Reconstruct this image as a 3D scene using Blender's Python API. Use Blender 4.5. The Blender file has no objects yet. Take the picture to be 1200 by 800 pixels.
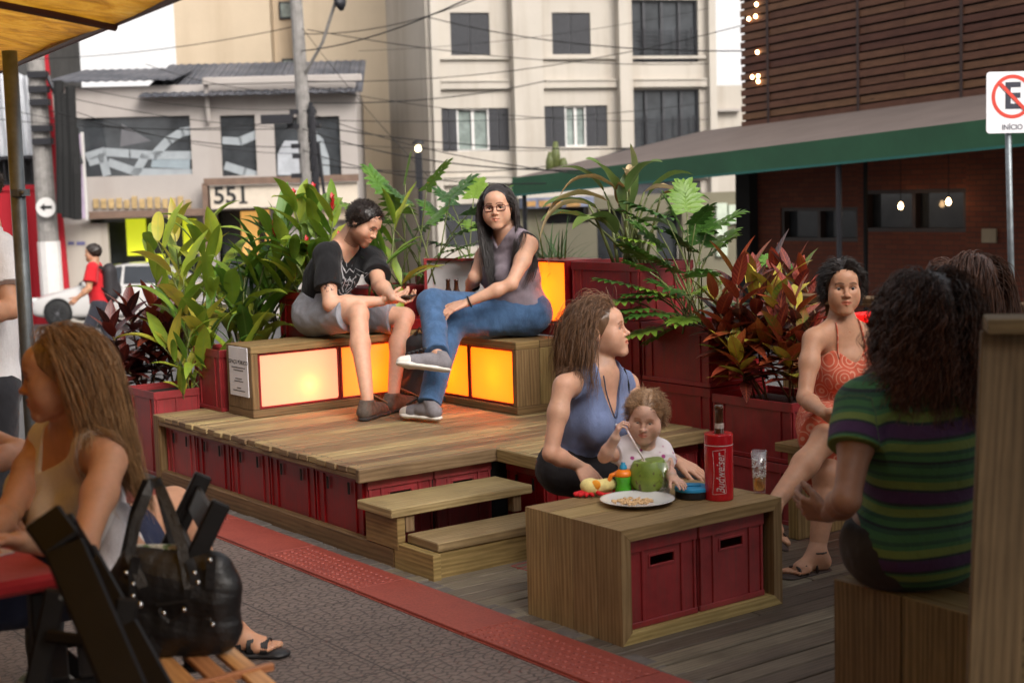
import bpy, bmesh, math, random
import numpy as np
from mathutils import Vector, Matrix, noise as mnoise
PI=math.pi
rng=np.random.default_rng(7); random.seed(7)
S=bpy.context.scene; COL=S.collection
# ---------------------------------------------------------------- camera model (used to read real distances off the photograph)
FPX=1720.; CH=1.62; ROLL=math.radians(1.7); PIT=math.atan(178*math.cos(ROLL)/FPX)
FW=np.array([0,math.cos(PIT),-math.sin(PIT)]); UP0=np.array([0,math.sin(PIT),math.cos(PIT)]); RT0=np.array([1.,0,0])
RT=math.cos(ROLL)*RT0-math.sin(ROLL)*UP0; UPV=math.sin(ROLL)*RT0+math.cos(ROLL)*UP0
CP=np.array([0,0,CH])
TH=math.radians(36.3)
AV=np.array([-math.sin(TH),math.cos(TH),0]); BV=np.array([math.cos(TH),math.sin(TH),0]); ZV=np.array([0,0,1.])
def ray(x,y): return FW*FPX+RT*(x-600)-UPV*(y-400)
def G(x,y,z=0.):
    v=ray(x,y); return CP+v*(z-CH)/v[2]
def D(x,y,dep):
    v=ray(x,y); return CP+v*dep/v[1]
def W(u,v,z=0.): return BV*u+AV*v+np.array([0,0,z])
def uv(p): return float(np.dot(p,BV)),float(np.dot(p,AV))
def onu(x,y,u):
    q=ray(x,y); return CP+q*(u-CP@BV)/(q@BV)
def reach(p,x,y,L,near=True):
    """the point seen at pixel (x,y) at distance L from joint p (the nearer or the farther one)"""
    v=ray(x,y); v=v/np.linalg.norm(v); o=CP-p; b=o@v; c=o@o-L*L; d=b*b-c
    if d<0: t=-b
    else: t=-b-math.sqrt(d) if near else -b+math.sqrt(d)
    return CP+v*t
def nrm(v):
    v=np.asarray(v,float); return v/max(1e-9,np.linalg.norm(v))
# ---------------------------------------------------------------- objects, tags
def tag(o,label=None,cat=None,group=None,kind=None):
    if label: o['label']=label
    if cat: o['category']=cat
    if group: o['group']=group
    if kind: o['kind']=kind
    return o
def thing(name,label,cat,loc=(0,0,0),rz=0.,group=None):
    o=bpy.data.objects.new(name,None); COL.objects.link(o); o.empty_display_size=.1
    o.location=Vector(loc); o.rotation_euler=(0,0,rz)
    return tag(o,label,cat,group)
def mesh_obj(name,verts,faces,mat,parent=None,world=False,smooth=False,uvs=None,cols=None,mats=None,fmat=None):
    me=bpy.data.meshes.new(name)
    me.from_pydata([tuple(v) for v in verts],[],[tuple(f) for f in faces])
    if uvs is not None:
        l=me.uv_layers.new(name='UVMap'); l.data.foreach_set('uv',np.asarray(uvs,dtype=np.float32).ravel())
    if cols is not None:
        a=me.color_attributes.new('Col','FLOAT_COLOR','CORNER'); a.data.foreach_set('color',np.asarray(cols,dtype=np.float32).ravel())
    for m in (mats or [mat]): me.materials.append(m)
    if fmat is not None: me.polygons.foreach_set('material_index',np.asarray(fmat,dtype=np.int32))
    if smooth: me.polygons.foreach_set('use_smooth',[True]*len(me.polygons))
    me.update()
    o=bpy.data.objects.new(name,me); COL.objects.link(o)
    if parent is not None: setpar(o,parent,world)
    return o
def setpar(o,parent,world=False):
    o.parent=parent
    if world:
        o.matrix_parent_inverse=wm(parent).inverted()
def wm(o):
    m=Matrix.LocRotScale(o.location,o.rotation_euler,o.scale)
    if o.parent is not None: m=wm(o.parent)@o.matrix_parent_inverse@m
    return m
class MB:
    """collects shapes; build() links them as one mesh object. UV: u runs along the grain in metres"""
    def __init__(s): s.g=[];s.v=[];s.f=[];s.uv=[];s.c=[];s.fm=[];s.m=0
    def add(s,vs,fs,uvs=None,col=None):
        s.g.append((len(s.v),len(s.f),len(s.uv))); b=len(s.v); s.v+= [tuple(v) for v in vs]
        r=col if col is not None else random.random()
        for i,f in enumerate(fs):
            s.f.append(tuple(b+k for k in f)); s.fm.append(s.m)
            for j,k in enumerate(f):
                s.uv.append(uvs[i][j] if uvs is not None else (vs[k][0]+vs[k][2]*.37,vs[k][1]+vs[k][2]*.61)); s.c.append((r,r,r,1))
        return s
    def box(s,c,h,M=None,grain=0,ch=0.0,col=None):
        """box: centre c, half sizes h, axes rows of M, chamfer ch"""
        c=np.asarray(c,float); h=np.asarray(h,float); M=np.eye(3) if M is None else np.asarray(M,float)
        ou,ov=random.random()*9,random.random()*9
        vs=[];loc=[]
        if ch<=0:
            L=[(sx*h[0],sy*h[1],sz*h[2]) for sx in(-1,1) for sy in(-1,1) for sz in(-1,1)]
            fs=[(0,1,3,2),(4,6,7,5),(0,4,5,1),(2,3,7,6),(0,2,6,4),(1,5,7,3)]
        else:
            L=[];ix={}
            for sx in(-1,1):
                for sy in(-1,1):
                    for sz in(-1,1):
                        for a in range(3):
                            q=[sx*(h[0]-ch),sy*(h[1]-ch),sz*(h[2]-ch)]; q[a]+= (sx,sy,sz)[a]*ch
                            ix[(sx,sy,sz,a)]=len(L); L.append(tuple(q))
            fs=[]
            for a in range(3):
                b_,c_=(a+1)%3,(a+2)%3
                for sg in(-1,1):
                    q=[]
                    for (t1,t2) in((-1,-1),(1,-1),(1,1),(-1,1)):
                        k=[0,0,0];k[a]=sg;k[b_]=t1;k[c_]=t2; q.append(ix[(k[0],k[1],k[2],a)])
                    fs.append(tuple(q if sg>0 else q[::-1]))
            for a in range(3):
                b_,c_=(a+1)%3,(a+2)%3
                for t1 in(-1,1):
                    for t2 in(-1,1):
                        def K(s0,ax):
                            k=[0,0,0];k[a]=s0;k[b_]=t1;k[c_]=t2; return ix[(k[0],k[1],k[2],ax)]
                        q=[K(-1,b_),K(1,b_),K(1,c_),K(-1,c_)]
                        fs.append(tuple(q if t1*t2<0 else q[::-1]))
            for sx in(-1,1):
                for sy in(-1,1):
                    for sz in(-1,1):
                        q=[ix[(sx,sy,sz,0)],ix[(sx,sy,sz,1)],ix[(sx,sy,sz,2)]]
                        fs.append(tuple(q if sx*sy*sz>0 else q[::-1]))
        L=np.array(L); P=c+L@M
        oth=[i for i in range(3) if i!=grain]
        uvs=[]
        for f in fs:
            e=L[list(f)]; rngs=e.max(0)-e.min(0)
            if rngs[grain]<1e-4+2*ch and rngs.max()>3*ch: # end grain
                uvs.append([(ou+3+p[oth[0]]*.3,ov+p[oth[1]]) for p in e])
            else:
                o2=oth[0] if rngs[oth[0]]>=rngs[oth[1]] else oth[1]
                sh=0 if o2==oth[0] else .5
                uvs.append([(ou+p[grain],ov+sh+p[o2]) for p in e])
        s.add(P,fs,uvs,col); return s
    def board(s,a,b,w,t,up=ZV,ch=.003,col=None):
        """plank from a to b, width w (sideways), thickness t (along up)"""
        a=np.asarray(a,float);b=np.asarray(b,float);x=nrm(b-a);up=np.asarray(up,float);z=nrm(up-x*(up@x));y=np.cross(z,x)
        return s.box((a+b)/2,(np.linalg.norm(b-a)/2,w/2,t/2),np.array([x,y,z]),0,ch,col)
    def tube(s,pts,r,n=8,cap=True,col=None,closed=False):
        pts=[np.asarray(p,float) for p in pts]; m=len(pts)
        rs=[r]*m if np.isscalar(r) else list(r)
        t=[nrm(pts[min(i+1,m-1)]-pts[max(i-1,0)]) for i in range(m)]
        if closed: t=[nrm(pts[(i+1)%m]-pts[(i-1)%m]) for i in range(m)]
        ref=np.array([0,0,1.]) if abs(t[0][2])<.9 else np.array([1.,0,0])
        nv=nrm(np.cross(t[0],ref)); vs=[]
        for i in range(m):
            nv=nrm(nv-t[i]*(nv@t[i])); bv=np.cross(t[i],nv)
            for k in range(n):
                a=2*PI*k/n; vs.append(pts[i]+(nv*math.cos(a)+bv*math.sin(a))*rs[i])
        fs=[]
        for i in range(m if closed else m-1):
            j=(i+1)%m
            for k in range(n): fs.append((i*n+k,i*n+(k+1)%n,j*n+(k+1)%n,j*n+k))
        if cap and not closed: fs.append(tuple(range(n))[::-1]); fs.append(tuple((m-1)*n+k for k in range(n)))
        return s.add(vs,fs,None,col)
    def lathe(s,c,prof,n=32,ax=ZV,col=None,cap=True):
        """prof: list of (radius,height) along axis ax from c"""
        c=np.asarray(c,float);ax=nrm(ax);ref=np.array([1.,0,0]) if abs(ax[0])<.9 else np.array([0,1.,0])
        x=nrm(ref-ax*(ref@ax));y=np.cross(ax,x);vs=[];fs=[];m=len(prof)
        for r,h in prof:
            for k in range(n):
                a=2*PI*k/n; vs.append(c+ax*h+(x*math.cos(a)+y*math.sin(a))*max(r,1e-4))
        for i in range(m-1):
            for k in range(n): fs.append((i*n+k,i*n+(k+1)%n,(i+1)*n+(k+1)%n,(i+1)*n+k))
        if cap: fs.append(tuple(range(n))[::-1]); fs.append(tuple((m-1)*n+k for k in range(n)))
        return s.add(vs,fs,None,col)
    def prism(s,poly,org,X,Y,N,t,col=None):
        """polygon (2D, ccw) extruded by t along N"""
        org=np.asarray(org,float);X=np.asarray(X,float);Y=np.asarray(Y,float);N=np.asarray(N,float);n=len(poly)
        v0=[org+X*p[0]+Y*p[1] for p in poly]; v1=[p+N*t for p in v0]
        fs=[tuple(range(n))[::-1],tuple(range(n,2*n))]+[(k,(k+1)%n,n+(k+1)%n,n+k) for k in range(n)]
        return s.add(v0+v1,fs,None,col)
    def quad(s,a,b,c,d,col=None): return s.add([a,b,c,d],[(0,1,2,3)],[[(0,0),(1,0),(1,1),(0,1)]],col)
    def build(s,name,mat,parent=None,world=True,smooth=False,mats=None,local=None):
        vs=np.array(s.v,float)
        if parent is not None and world:
            m=np.array(wm(parent).inverted()); vs=vs@m[:3,:3].T+m[:3,3]
        return mesh_obj(name,vs,s.f,mat,parent,False,smooth,s.uv,s.c,mats,s.fm if mats else None)
def each(mb,name,mat,parent,smooth=False):
    """every shape collected in mb becomes an object of its own"""
    G_=mb.g+[(len(mb.v),len(mb.f),len(mb.uv))]; out=[]
    for (v0,f0,u0),(v1,f1,u1) in zip(G_[:-1],G_[1:]):
        m=MB(); m.v=mb.v[v0:v1]; m.f=[tuple(k-v0 for k in f) for f in mb.f[f0:f1]]; m.uv=mb.uv[u0:u1]; m.c=mb.c[u0:u1]; m.fm=mb.fm[f0:f1]; out.append(m.build(name,mat,parent,True,smooth))
    return out
def mkthing(mb,name,mat,label,cat,group=None,smooth=False,loc=None,kind=None,mats=None):
    o=mb.build(name,mat,None,True,smooth,mats); tag(o,label,cat,group,kind); return o
def dup(root,loc=None,rz=None,label=None,group=None):
    def cp(o,par):
        c=o.copy(); COL.objects.link(c)
        if par is not None: c.parent=par
        for ch in [x for x in bpy.data.objects if x.parent is o]: cp(ch,c)
        return c
    r=cp(root,None)
    if loc is not None: r.location=Vector(loc)
    if rz is not None: r.rotation_euler=(0,0,rz)
    if label: r['label']=label
    if group: r['group']=group
    return r
# ---------------------------------------------------------------- text
def text_mesh(body,size,mat,org,X,Y,parent,name='lettering',depth=.002,shear=0.,bold=0.,align='CENTER',sx=1.):
    cu=bpy.data.curves.new(name,'FONT'); cu.body=body; cu.size=size; cu.extrude=depth/2; cu.shear=shear; cu.offset=bold; cu.align_x=align; cu.align_y='CENTER'; cu.resolution_u=4
    t=bpy.data.objects.new(name+'_tmp',cu); COL.objects.link(t)
    bpy.context.view_layer.update()
    me=bpy.data.meshes.new_from_object(t.evaluated_get(bpy.context.evaluated_depsgraph_get()))
    bpy.data.objects.remove(t)
    X=nrm(X);Y=nrm(Y);N=np.cross(X,Y); org=np.asarray(org,float)
    co=np.empty(len(me.vertices)*3); me.vertices.foreach_get('co',co); co=co.reshape(-1,3)
    w=org+np.outer(co[:,0]*sx,X)+np.outer(co[:,1],Y)+np.outer(co[:,2],N)
    if parent is not None:
        m=np.array(wm(parent).inverted()); w=w@m[:3,:3].T+m[:3,3]
    me.vertices.foreach_set('co',w.ravel()); me.materials.clear(); me.materials.append(mat); me.update()
    o=bpy.data.objects.new(name,me); COL.objects.link(o)
    if parent is not None: o.parent=parent
    return o
# ---------------------------------------------------------------- materials
class N:
    def __init__(s,name):
        s.m=bpy.data.materials.new(name); s.m.use_nodes=True; s.t=s.m.node_tree; s.n=s.t.nodes; s.l=s.t.links
        s.p=s.n['Principled BSDF']; s.out=s.n['Material Output']
    def new(s,ty,**k):
        n=s.n.new(ty)
        for a,b in k.items():
            if a in n.inputs.keys() if isinstance(a,str) else False: n.inputs[a].default_value=b
            else: setattr(n,a,b)
        return n
    def link(s,a,b): s.l.new(a,b)
    def coord(s,kind='Object'): return s.new('ShaderNodeTexCoord').outputs[kind]
    def mapping(s,src,scale=(1,1,1),rot=(0,0,0),loc=(0,0,0)):
        n=s.new('ShaderNodeMapping'); n.inputs['Scale'].default_value=scale; n.inputs['Rotation'].default_value=rot; n.inputs['Location'].default_value=loc
        s.link(src,n.inputs['Vector']); return n.outputs[0]
    def noise(s,src,scale,detail=4,rough=.55,dist=0.):
        n=s.new('ShaderNodeTexNoise'); n.inputs['Scale'].default_value=scale; n.inputs['Detail'].default_value=detail; n.inputs['Roughness'].default_value=rough; n.inputs['Distortion'].default_value=dist
        if src is not None: s.link(src,n.inputs['Vector'])
        return n.outputs['Fac']
    def ramp(s,src,stops,interp='LINEAR'):
        n=s.new('ShaderNodeValToRGB'); e=n.color_ramp.elements; n.color_ramp.interpolation=interp
        while len(e)<len(stops): e.new(.5)
        while len(e)>len(stops): e.remove(e[-1])
        for q,(p,c) in zip(e,stops): q.position=p; q.color=(*c,1) if len(c)==3 else c
        s.link(src,n.inputs[0]); return n.outputs[0]
    def mix(s,f,a,b,mode='MIX'):
        n=s.new('ShaderNodeMix',data_type='RGBA',blend_type=mode)
        for v,i in((f,0),(a,6),(b,7)):
            if hasattr(v,'is_linked') or isinstance(v,bpy.types.NodeSocket): s.link(v,n.inputs[i])
            elif i==0: n.inputs[i].default_value=v
            else: n.inputs[i].default_value=(*v,1) if len(v)==3 else v
        return n.outputs[2]
    def math(s,op,a,b=0.,c=None):
        n=s.new('ShaderNodeMath',operation=op)
        for v,i in((a,0),(b,1),(c,2)):
            if v is None: continue
            if isinstance(v,bpy.types.NodeSocket): s.link(v,n.inputs[i])
            else: n.inputs[i].default_value=v
        return n.outputs[0]
    def bump(s,h,strength=.3,dist=.01):
        n=s.new('ShaderNodeBump'); n.inputs['Strength'].default_value=strength; n.inputs['Distance'].default_value=dist; s.link(h,n.inputs['Height']); s.link(n.outputs[0],s.p.inputs['Normal']); return n
    def base(s,c):
        if isinstance(c,bpy.types.NodeSocket): s.link(c,s.p.inputs['Base Color'])
        else: s.p.inputs['Base Color'].default_value=(*c,1)
    def set(s,**k):
        M={'rough':'Roughness','metal':'Metallic','sss':'Subsurface Weight','trans':'Transmission Weight','ior':'IOR','spec':'Specular IOR Level','coat':'Coat Weight','sheen':'Sheen Weight','alpha':'Alpha'}
        for a,v in k.items():
            i=s.p.inputs[M[a]]
            if isinstance(v,bpy.types.NodeSocket): s.link(v,i)
            else: i.default_value=v
        return s
_mc={}
def plain(name,c,rough=.6,var=.15,scale=18,bump=.1,metal=0.,coord='Object',**k):
    if name in _mc: return _mc[name]
    n=N(name); co=n.coord(coord); f=n.noise(co,scale,5,.6)
    c=np.array(c); n.base(n.ramp(f,[(.3,tuple(c*(1-var))),(.7,tuple(np.minimum(1,c*(1+var))))]))
    n.set(rough=rough,metal=metal,**k)
    if bump: n.bump(n.noise(co,scale*3,4),bump,.004)
    _mc[name]=n.m; return n.m
def wood(name,c1,c2,c3,rough=.6,grainy=1.,bump=.25,dirt=.35):
    """c1 dark grain, c2 base, c3 light; per-board tint from the Col attribute"""
    n=N(name); u=n.coord('UV')
    a=n.new('ShaderNodeAttribute',attribute_name='Col').outputs['Fac']
    g=n.noise(n.mapping(u,(1.6,26*grainy,1)),2.2,7,.62,.7)
    g2=n.noise(n.mapping(u,(4,110,1)),3,3,.6)
    wv=n.new('ShaderNodeTexWave',wave_type='BANDS',bands_direction='Y'); wv.inputs['Scale'].default_value=6; wv.inputs['Distortion'].default_value=9; wv.inputs['Detail'].default_value=2; wv.inputs['Detail Scale'].default_value=.6
    n.link(n.mapping(u,(.35,2.6,1)),wv.inputs['Vector'])
    col=n.ramp(g,[(.25,c1),(.5,c2),(.75,c3)])
    col=n.mix(.35,col,n.ramp(wv.outputs['Fac'],[(.0,c1),(.6,c2),(1,c3)]))
    col=n.mix(n.math('MULTIPLY',g2,.5),col,c1)
    d=n.noise(n.mapping(u,(2.2,3,1)),1.4,4,.6)
    col=n.mix(n.math('MULTIPLY',n.ramp(d,[(.45,(0,0,0)),(.75,(1,1,1))]),dirt),col,tuple(np.array(c1)*.55))
    hs=n.new('ShaderNodeHueSaturation'); n.link(col,hs.inputs['Color']); n.link(n.math('MULTIPLY_ADD',a,.72,.62),hs.inputs['Value']); n.link(n.math('MULTIPLY_ADD',a,.03,.490),hs.inputs['Hue'])
    # knots
    vo=n.new('ShaderNodeTexVoronoi'); vo.inputs['Scale'].default_value=1.; n.link(n.mapping(u,(1.7,5.5,1)),vo.inputs['Vector'])
    kn=n.ramp(vo.outputs['Distance'],[(.03,(1,1,1)),(.085,(0,0,0))])
    n.base(n.mix(n.math('MULTIPLY',kn,.7),hs.outputs[0],tuple(np.array(c1)*.45)))
    n.set(rough=rough,spec=.25); n.bump(n.math('ADD',g,g2),bump,.003)
    return n.m
def blk(v,c=(1,1,1)): return tuple(v*x for x in c)
# ---------------------------------------------------------------- implicit body modeller
class Prim:
    def __init__(s,ty,k,op='u',**a): s.ty=ty;s.k=k;s.op=op;s.a=a
    def bb(s):
        a=s.a
        if s.ty=='c':
            r=max(a['ra'],a['rb'])*max(1,a.get('fl',1)); return np.minimum(a['a'],a['b'])-r,np.maximum(a['a'],a['b'])+r
        if s.ty=='e':
            e=np.abs(a['M'].T)@a['r']; return a['c']-e,a['c']+e
        return a['lo'],a['hi']
    def d(s,P):
        a=s.a
        if s.ty=='c':
            pa=P-a['a']; ba=a['b']-a['a']; L=ba@ba
            h=np.clip((pa@ba)/max(L,1e-9),0,1); q=pa-h[...,None]*ba
            if 'f' in a:
                q=q+((1/a['fl']-1)*(q@a['f']))[...,None]*a['f']
            return np.sqrt((q*q).sum(-1))-(a['ra']+(a['rb']-a['ra'])*h)
        if s.ty=='e':
            q=(P-a['c'])@a['M'].T; k0=np.sqrt(((q/a['r'])**2).sum(-1)); k1=np.sqrt(((q/a['r']**2)**2).sum(-1))
            return k0*(k0-1)/np.maximum(k1,1e-6)
        return a['fn'](P)
def cap(a,b,ra,rb=None,k=.02,f=None,fl=1.,op='u'):
    A=dict(a=np.asarray(a,float),b=np.asarray(b,float),ra=ra,rb=ra if rb is None else rb)
    if f is not None: A['f']=nrm(f);A['fl']=fl
    return Prim('c',k,op,**A)
def ell(c,r,M=None,k=.02,op='u'):
    return Prim('e',k,op,c=np.asarray(c,float),r=np.asarray(r,float),M=np.eye(3) if M is None else np.asarray(M,float))
def smin(a,b,k):
    if k<=0: return np.minimum(a,b)
    h=np.maximum(k-np.abs(a-b),0)/k; return np.minimum(a,b)-h*h*k*.25
def field(prims,P,inflate=0.):
    D=np.full(P.shape[:-1],1.)
    for p in prims:
        d=p.d(P)-(inflate if p.op=='u' else 0)
        D=smin(D,d,p.k) if p.op=='u' else -smin(-D,d,p.k)
    return D
def surf(prims,h,box=None,inflate=0.,post=None,pad=.02):
    """evaluate a field of prims on a grid and extract it with surface nets; returns verts, quads"""
    bbs=[p.bb() for p in prims if p.op=='u']
    lo=np.min([b[0] for b in bbs],0)-inflate-pad; hi=np.max([b[1] for b in bbs],0)+inflate+pad
    if box is not None: lo=np.maximum(lo,box[0]); hi=np.minimum(hi,box[1])
    n=np.ceil((hi-lo)/h).astype(int)+1; D=np.full(n,.2,dtype=np.float32)
    ax=[lo[i]+h*np.arange(n[i]) for i in range(3)]
    for p in prims:
        l,u=p.bb(); g=p.k+inflate+2.5*h
        i0=np.clip(np.floor((l-g-lo)/h).astype(int),0,n-1); i1=np.clip(np.ceil((u+g-lo)/h).astype(int)+1,0,n)
        if np.any(i1-i0<1): continue
        P=np.stack(np.meshgrid(*[ax[i][i0[i]:i1[i]] for i in range(3)],indexing='ij'),-1)
        sl=tuple(slice(i0[i],i1[i]) for i in range(3)); d=p.d(P)-(inflate if p.op=='u' else 0)
        D[sl]=smin(D[sl],d,p.k) if p.op=='u' else -smin(-D[sl],d,p.k)
    if post is not None:
        m=np.abs(D)<.12
        P=np.stack(np.meshgrid(*ax,indexing='ij'),-1)[m]
        D[m]=post(P,D[m])
    return nets(D,lo,h)
def nets(D,lo,h):
    s=D<0; n=D.shape
    cnt=np.zeros((n[0]-1,n[1]-1,n[2]-1),np.int8); offs=[(i,j,k) for i in(0,1) for j in(0,1) for k in(0,1)]
    for o in offs: cnt+=s[o[0]:n[0]-1+o[0],o[1]:n[1]-1+o[1],o[2]:n[2]-1+o[2]]
    act=(cnt>0)&(cnt<8); ci=np.argwhere(act); idx=np.full(act.shape,-1,np.int32); idx[act]=np.arange(len(ci))
    V={o:D[ci[:,0]+o[0],ci[:,1]+o[1],ci[:,2]+o[2]].astype(float) for o in offs}
    acc=np.zeros((len(ci),3)); c=np.zeros(len(ci))
    for a in range(3):
        for o in offs:
            if o[a]: continue
            o2=list(o); o2[a]=1; v0=V[o];v1=V[tuple(o2)]; m=(v0<0)!=(v1<0)
            t=np.where(m,v0/np.where(np.abs(v0-v1)<1e-9,1,(v0-v1)),0)
            p=np.tile(np.array(o,float),(len(ci),1)); p[:,a]+=t; acc+=p*m[:,None]; c+=m
    vs=lo+h*(ci+acc/np.maximum(c,1)[:,None])
    F=[]
    for a in range(3):
        b,cx=(a+1)%3,(a+2)%3
        s0=[slice(None)]*3;s1=[slice(None)]*3; s0[a]=slice(0,n[a]-1); s1[a]=slice(1,n[a])
        x=s[tuple(s0)]!=s[tuple(s1)]; e=np.argwhere(x)
        ok=(e[:,b]>0)&(e[:,b]<n[b]-1)&(e[:,cx]>0)&(e[:,cx]<n[cx]-1); e=e[ok]
        ins=s[e[:,0],e[:,1],e[:,2]]
        q=[]
        for (db,dc) in((-1,-1),(0,-1),(0,0),(-1,0)):
            k=e.copy(); k[:,b]+=db; k[:,cx]+=dc; q.append(idx[k[:,0],k[:,1],k[:,2]])
        q=np.stack(q,1); q[~ins]=q[~ins][:,::-1]; F.append(q[(q>=0).all(1)])
    return vs,np.concatenate(F)
def np_mesh(name,parts,mat,parent=None,cols=None,attr=None,keep=True):
    """parts: list of (verts,quads[,colours]); joined in one mesh object"""
    V=[];F=[];C=[];b=0
    for p in parts:
        V.append(p[0]);F.append(p[1]+b);b+=len(p[0])
        C.append(p[2] if len(p)>2 else np.ones((len(p[0]),4)))
    V=np.concatenate(V);F=np.concatenate(F);C=np.concatenate(C)
    if parent is not None:
        m=np.array(wm(parent).inverted()); V=V@m[:3,:3].T+m[:3,3]
    me=bpy.data.meshes.new(name); w=F.shape[1]
    me.vertices.add(len(V)); me.vertices.foreach_set('co',V.astype(np.float32).ravel())
    me.loops.add(F.size); me.loops.foreach_set('vertex_index',F.astype(np.int32).ravel())
    me.polygons.add(len(F)); me.polygons.foreach_set('loop_start',np.arange(0,F.size,w,dtype=np.int32)); me.polygons.foreach_set('use_smooth',np.ones(len(F),bool))
    me.update(calc_edges=True)
    a=me.color_attributes.new('Col','FLOAT_COLOR','POINT'); a.data.foreach_set('color',C.astype(np.float32).ravel())
    if isinstance(mat,(list,tuple)):
        for m_ in mat: me.materials.append(m_)
    else: me.materials.append(mat)
    o=bpy.data.objects.new(name,me); COL.objects.link(o)
    if parent is not None: o.parent=parent
    return o
def frame(f,u):
    """rows: x side (figure's right), y forward, z up"""
    y=nrm(f); u=np.asarray(u,float); z=nrm(u-y*(u@y)); x=np.cross(y,z); return np.array([x,y,z])
def vnoise(P,sc,seed=0):
    """cheap smooth sine-sum noise"""
    r=np.random.default_rng(seed); o=np.zeros(P.shape[:-1])
    for i in range(5):
        d=nrm(r.normal(size=3))*sc*(.7+.6*r.random())*(1+.5*i); o+=np.sin(P@d+r.random()*6.28)/(1+.5*i)
    return o/2.2
# ---------------------------------------------------------------- head
def head_prims(c,M,s=1.,fem=True,fat=1.):
    """c centre of the head, M frame, s size scale (1 = 0.235 m tall)"""
    T=lambda x,y,z: c+(np.array([x,y,z])*s)@M
    e=lambda x,y,z,rx,ry,rz,k=.02,op='u',MM=None: ell(T(x,y,z),np.array([rx,ry,rz])*s,M if MM is None else MM,k*s,op)
    w=fat
    P=[e(0,-.018,.034,.0745,.094,.082),e(0,.028,-.022,.060*w,.062,.078,.03),
       e(0,.058,.045,.052,.038,.042,.03)]
    jaw=.0385 if fem else .047
    for sx in(-1,1):
        P+=[cap(T(sx*jaw*w,.004,-.058),T(sx*.016*w,.072,-.099),.0185*s,.0145*s,.028*s),
            e(sx*.040*w,.055,-.018,.025,.027,.026,.03),
            e(sx*.037*w,.046,-.050,.028*w,.030,.032,.035)]
    P+=[e(0,.075,-.097,.018,.0165,.0155,.02),e(0,.074,-.062,.030,.022,.026,.02)]
    br=.0080 if fem else .0120
    P+=[cap(T(-.036,.0775,.024),T(-.012,.0845,.020),br*s,br*s,.015*s),cap(T(.036,.0775,.024),T(.012,.0845,.020),br*s,br*s,.015*s)]
    for sx in(-1,1): P.append(e(sx*.0305,.1015 if fem else .1005,.0035,.0165,.019,.0125,.014,'s'))
    P+=[cap(T(0,.083,.016),T(0,.103,-.024),.0068*s,.0092*s,.010*s),e(0,.1065,-.0265,.0105,.0105,.0095,.007),
        e(-.0125,.094,-.031,.0072,.0095,.0072,.006),e(.0125,.094,-.031,.0072,.0095,.0072,.006)]
    for sx in(-1,1):
        P.append(e(sx*.0055,.103,-.0385,.0032,.0042,.004,.002,'s'))
        # eyelids
        P+=[e(sx*.0305,.0735,.0110,.0160,.0125,.0066,.004),e(sx*.0305,.0720,-.0085,.0150,.0115,.0052,.004)]
    # mouth
    P+=[cap(T(-.016,.0895,-.0565),T(-.003,.0975,-.0530),.0036*s,.0050*s,.004*s),cap(T(.016,.0895,-.0565),T(.003,.0975,-.0530),.0036*s,.0050*s,.004*s),
        cap(T(-.013,.0895,-.0655),T(0,.0955,-.0660),.0038*s,.0060*s,.004*s),cap(T(.013,.0895,-.0655),T(0,.0955,-.0660),.0038*s,.0060*s,.004*s)]
    P.append(cap(T(-.021,.092,-.0592),T(.021,.092,-.0592),.0011*s,.0011*s,.003*s,M[1],2.6,'s'))
    for sx in(-1,1):
        Me=np.array([M[0]*math.cos(.35)+sx*-M[1]*math.sin(.35)*-1,M[1],M[2]])
        x=nrm(M[0]+sx*(-.38)*M[1]*-1); 
        ME=frame(nrm(M[1]+sx*.30*M[0]-.12*M[2]*0),M[2]+.18*-M[1])
        P+=[e(sx*.0745,-.010,-.004,.0065,.0175,.030,.006,MM=ME),e(sx*.0755,-.013,.008,.0085,.018,.019,.004,MM=ME),
            e(sx*.083,-.004,.004,.006,.010,.016,.004,'s',ME)]
    return P
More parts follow.
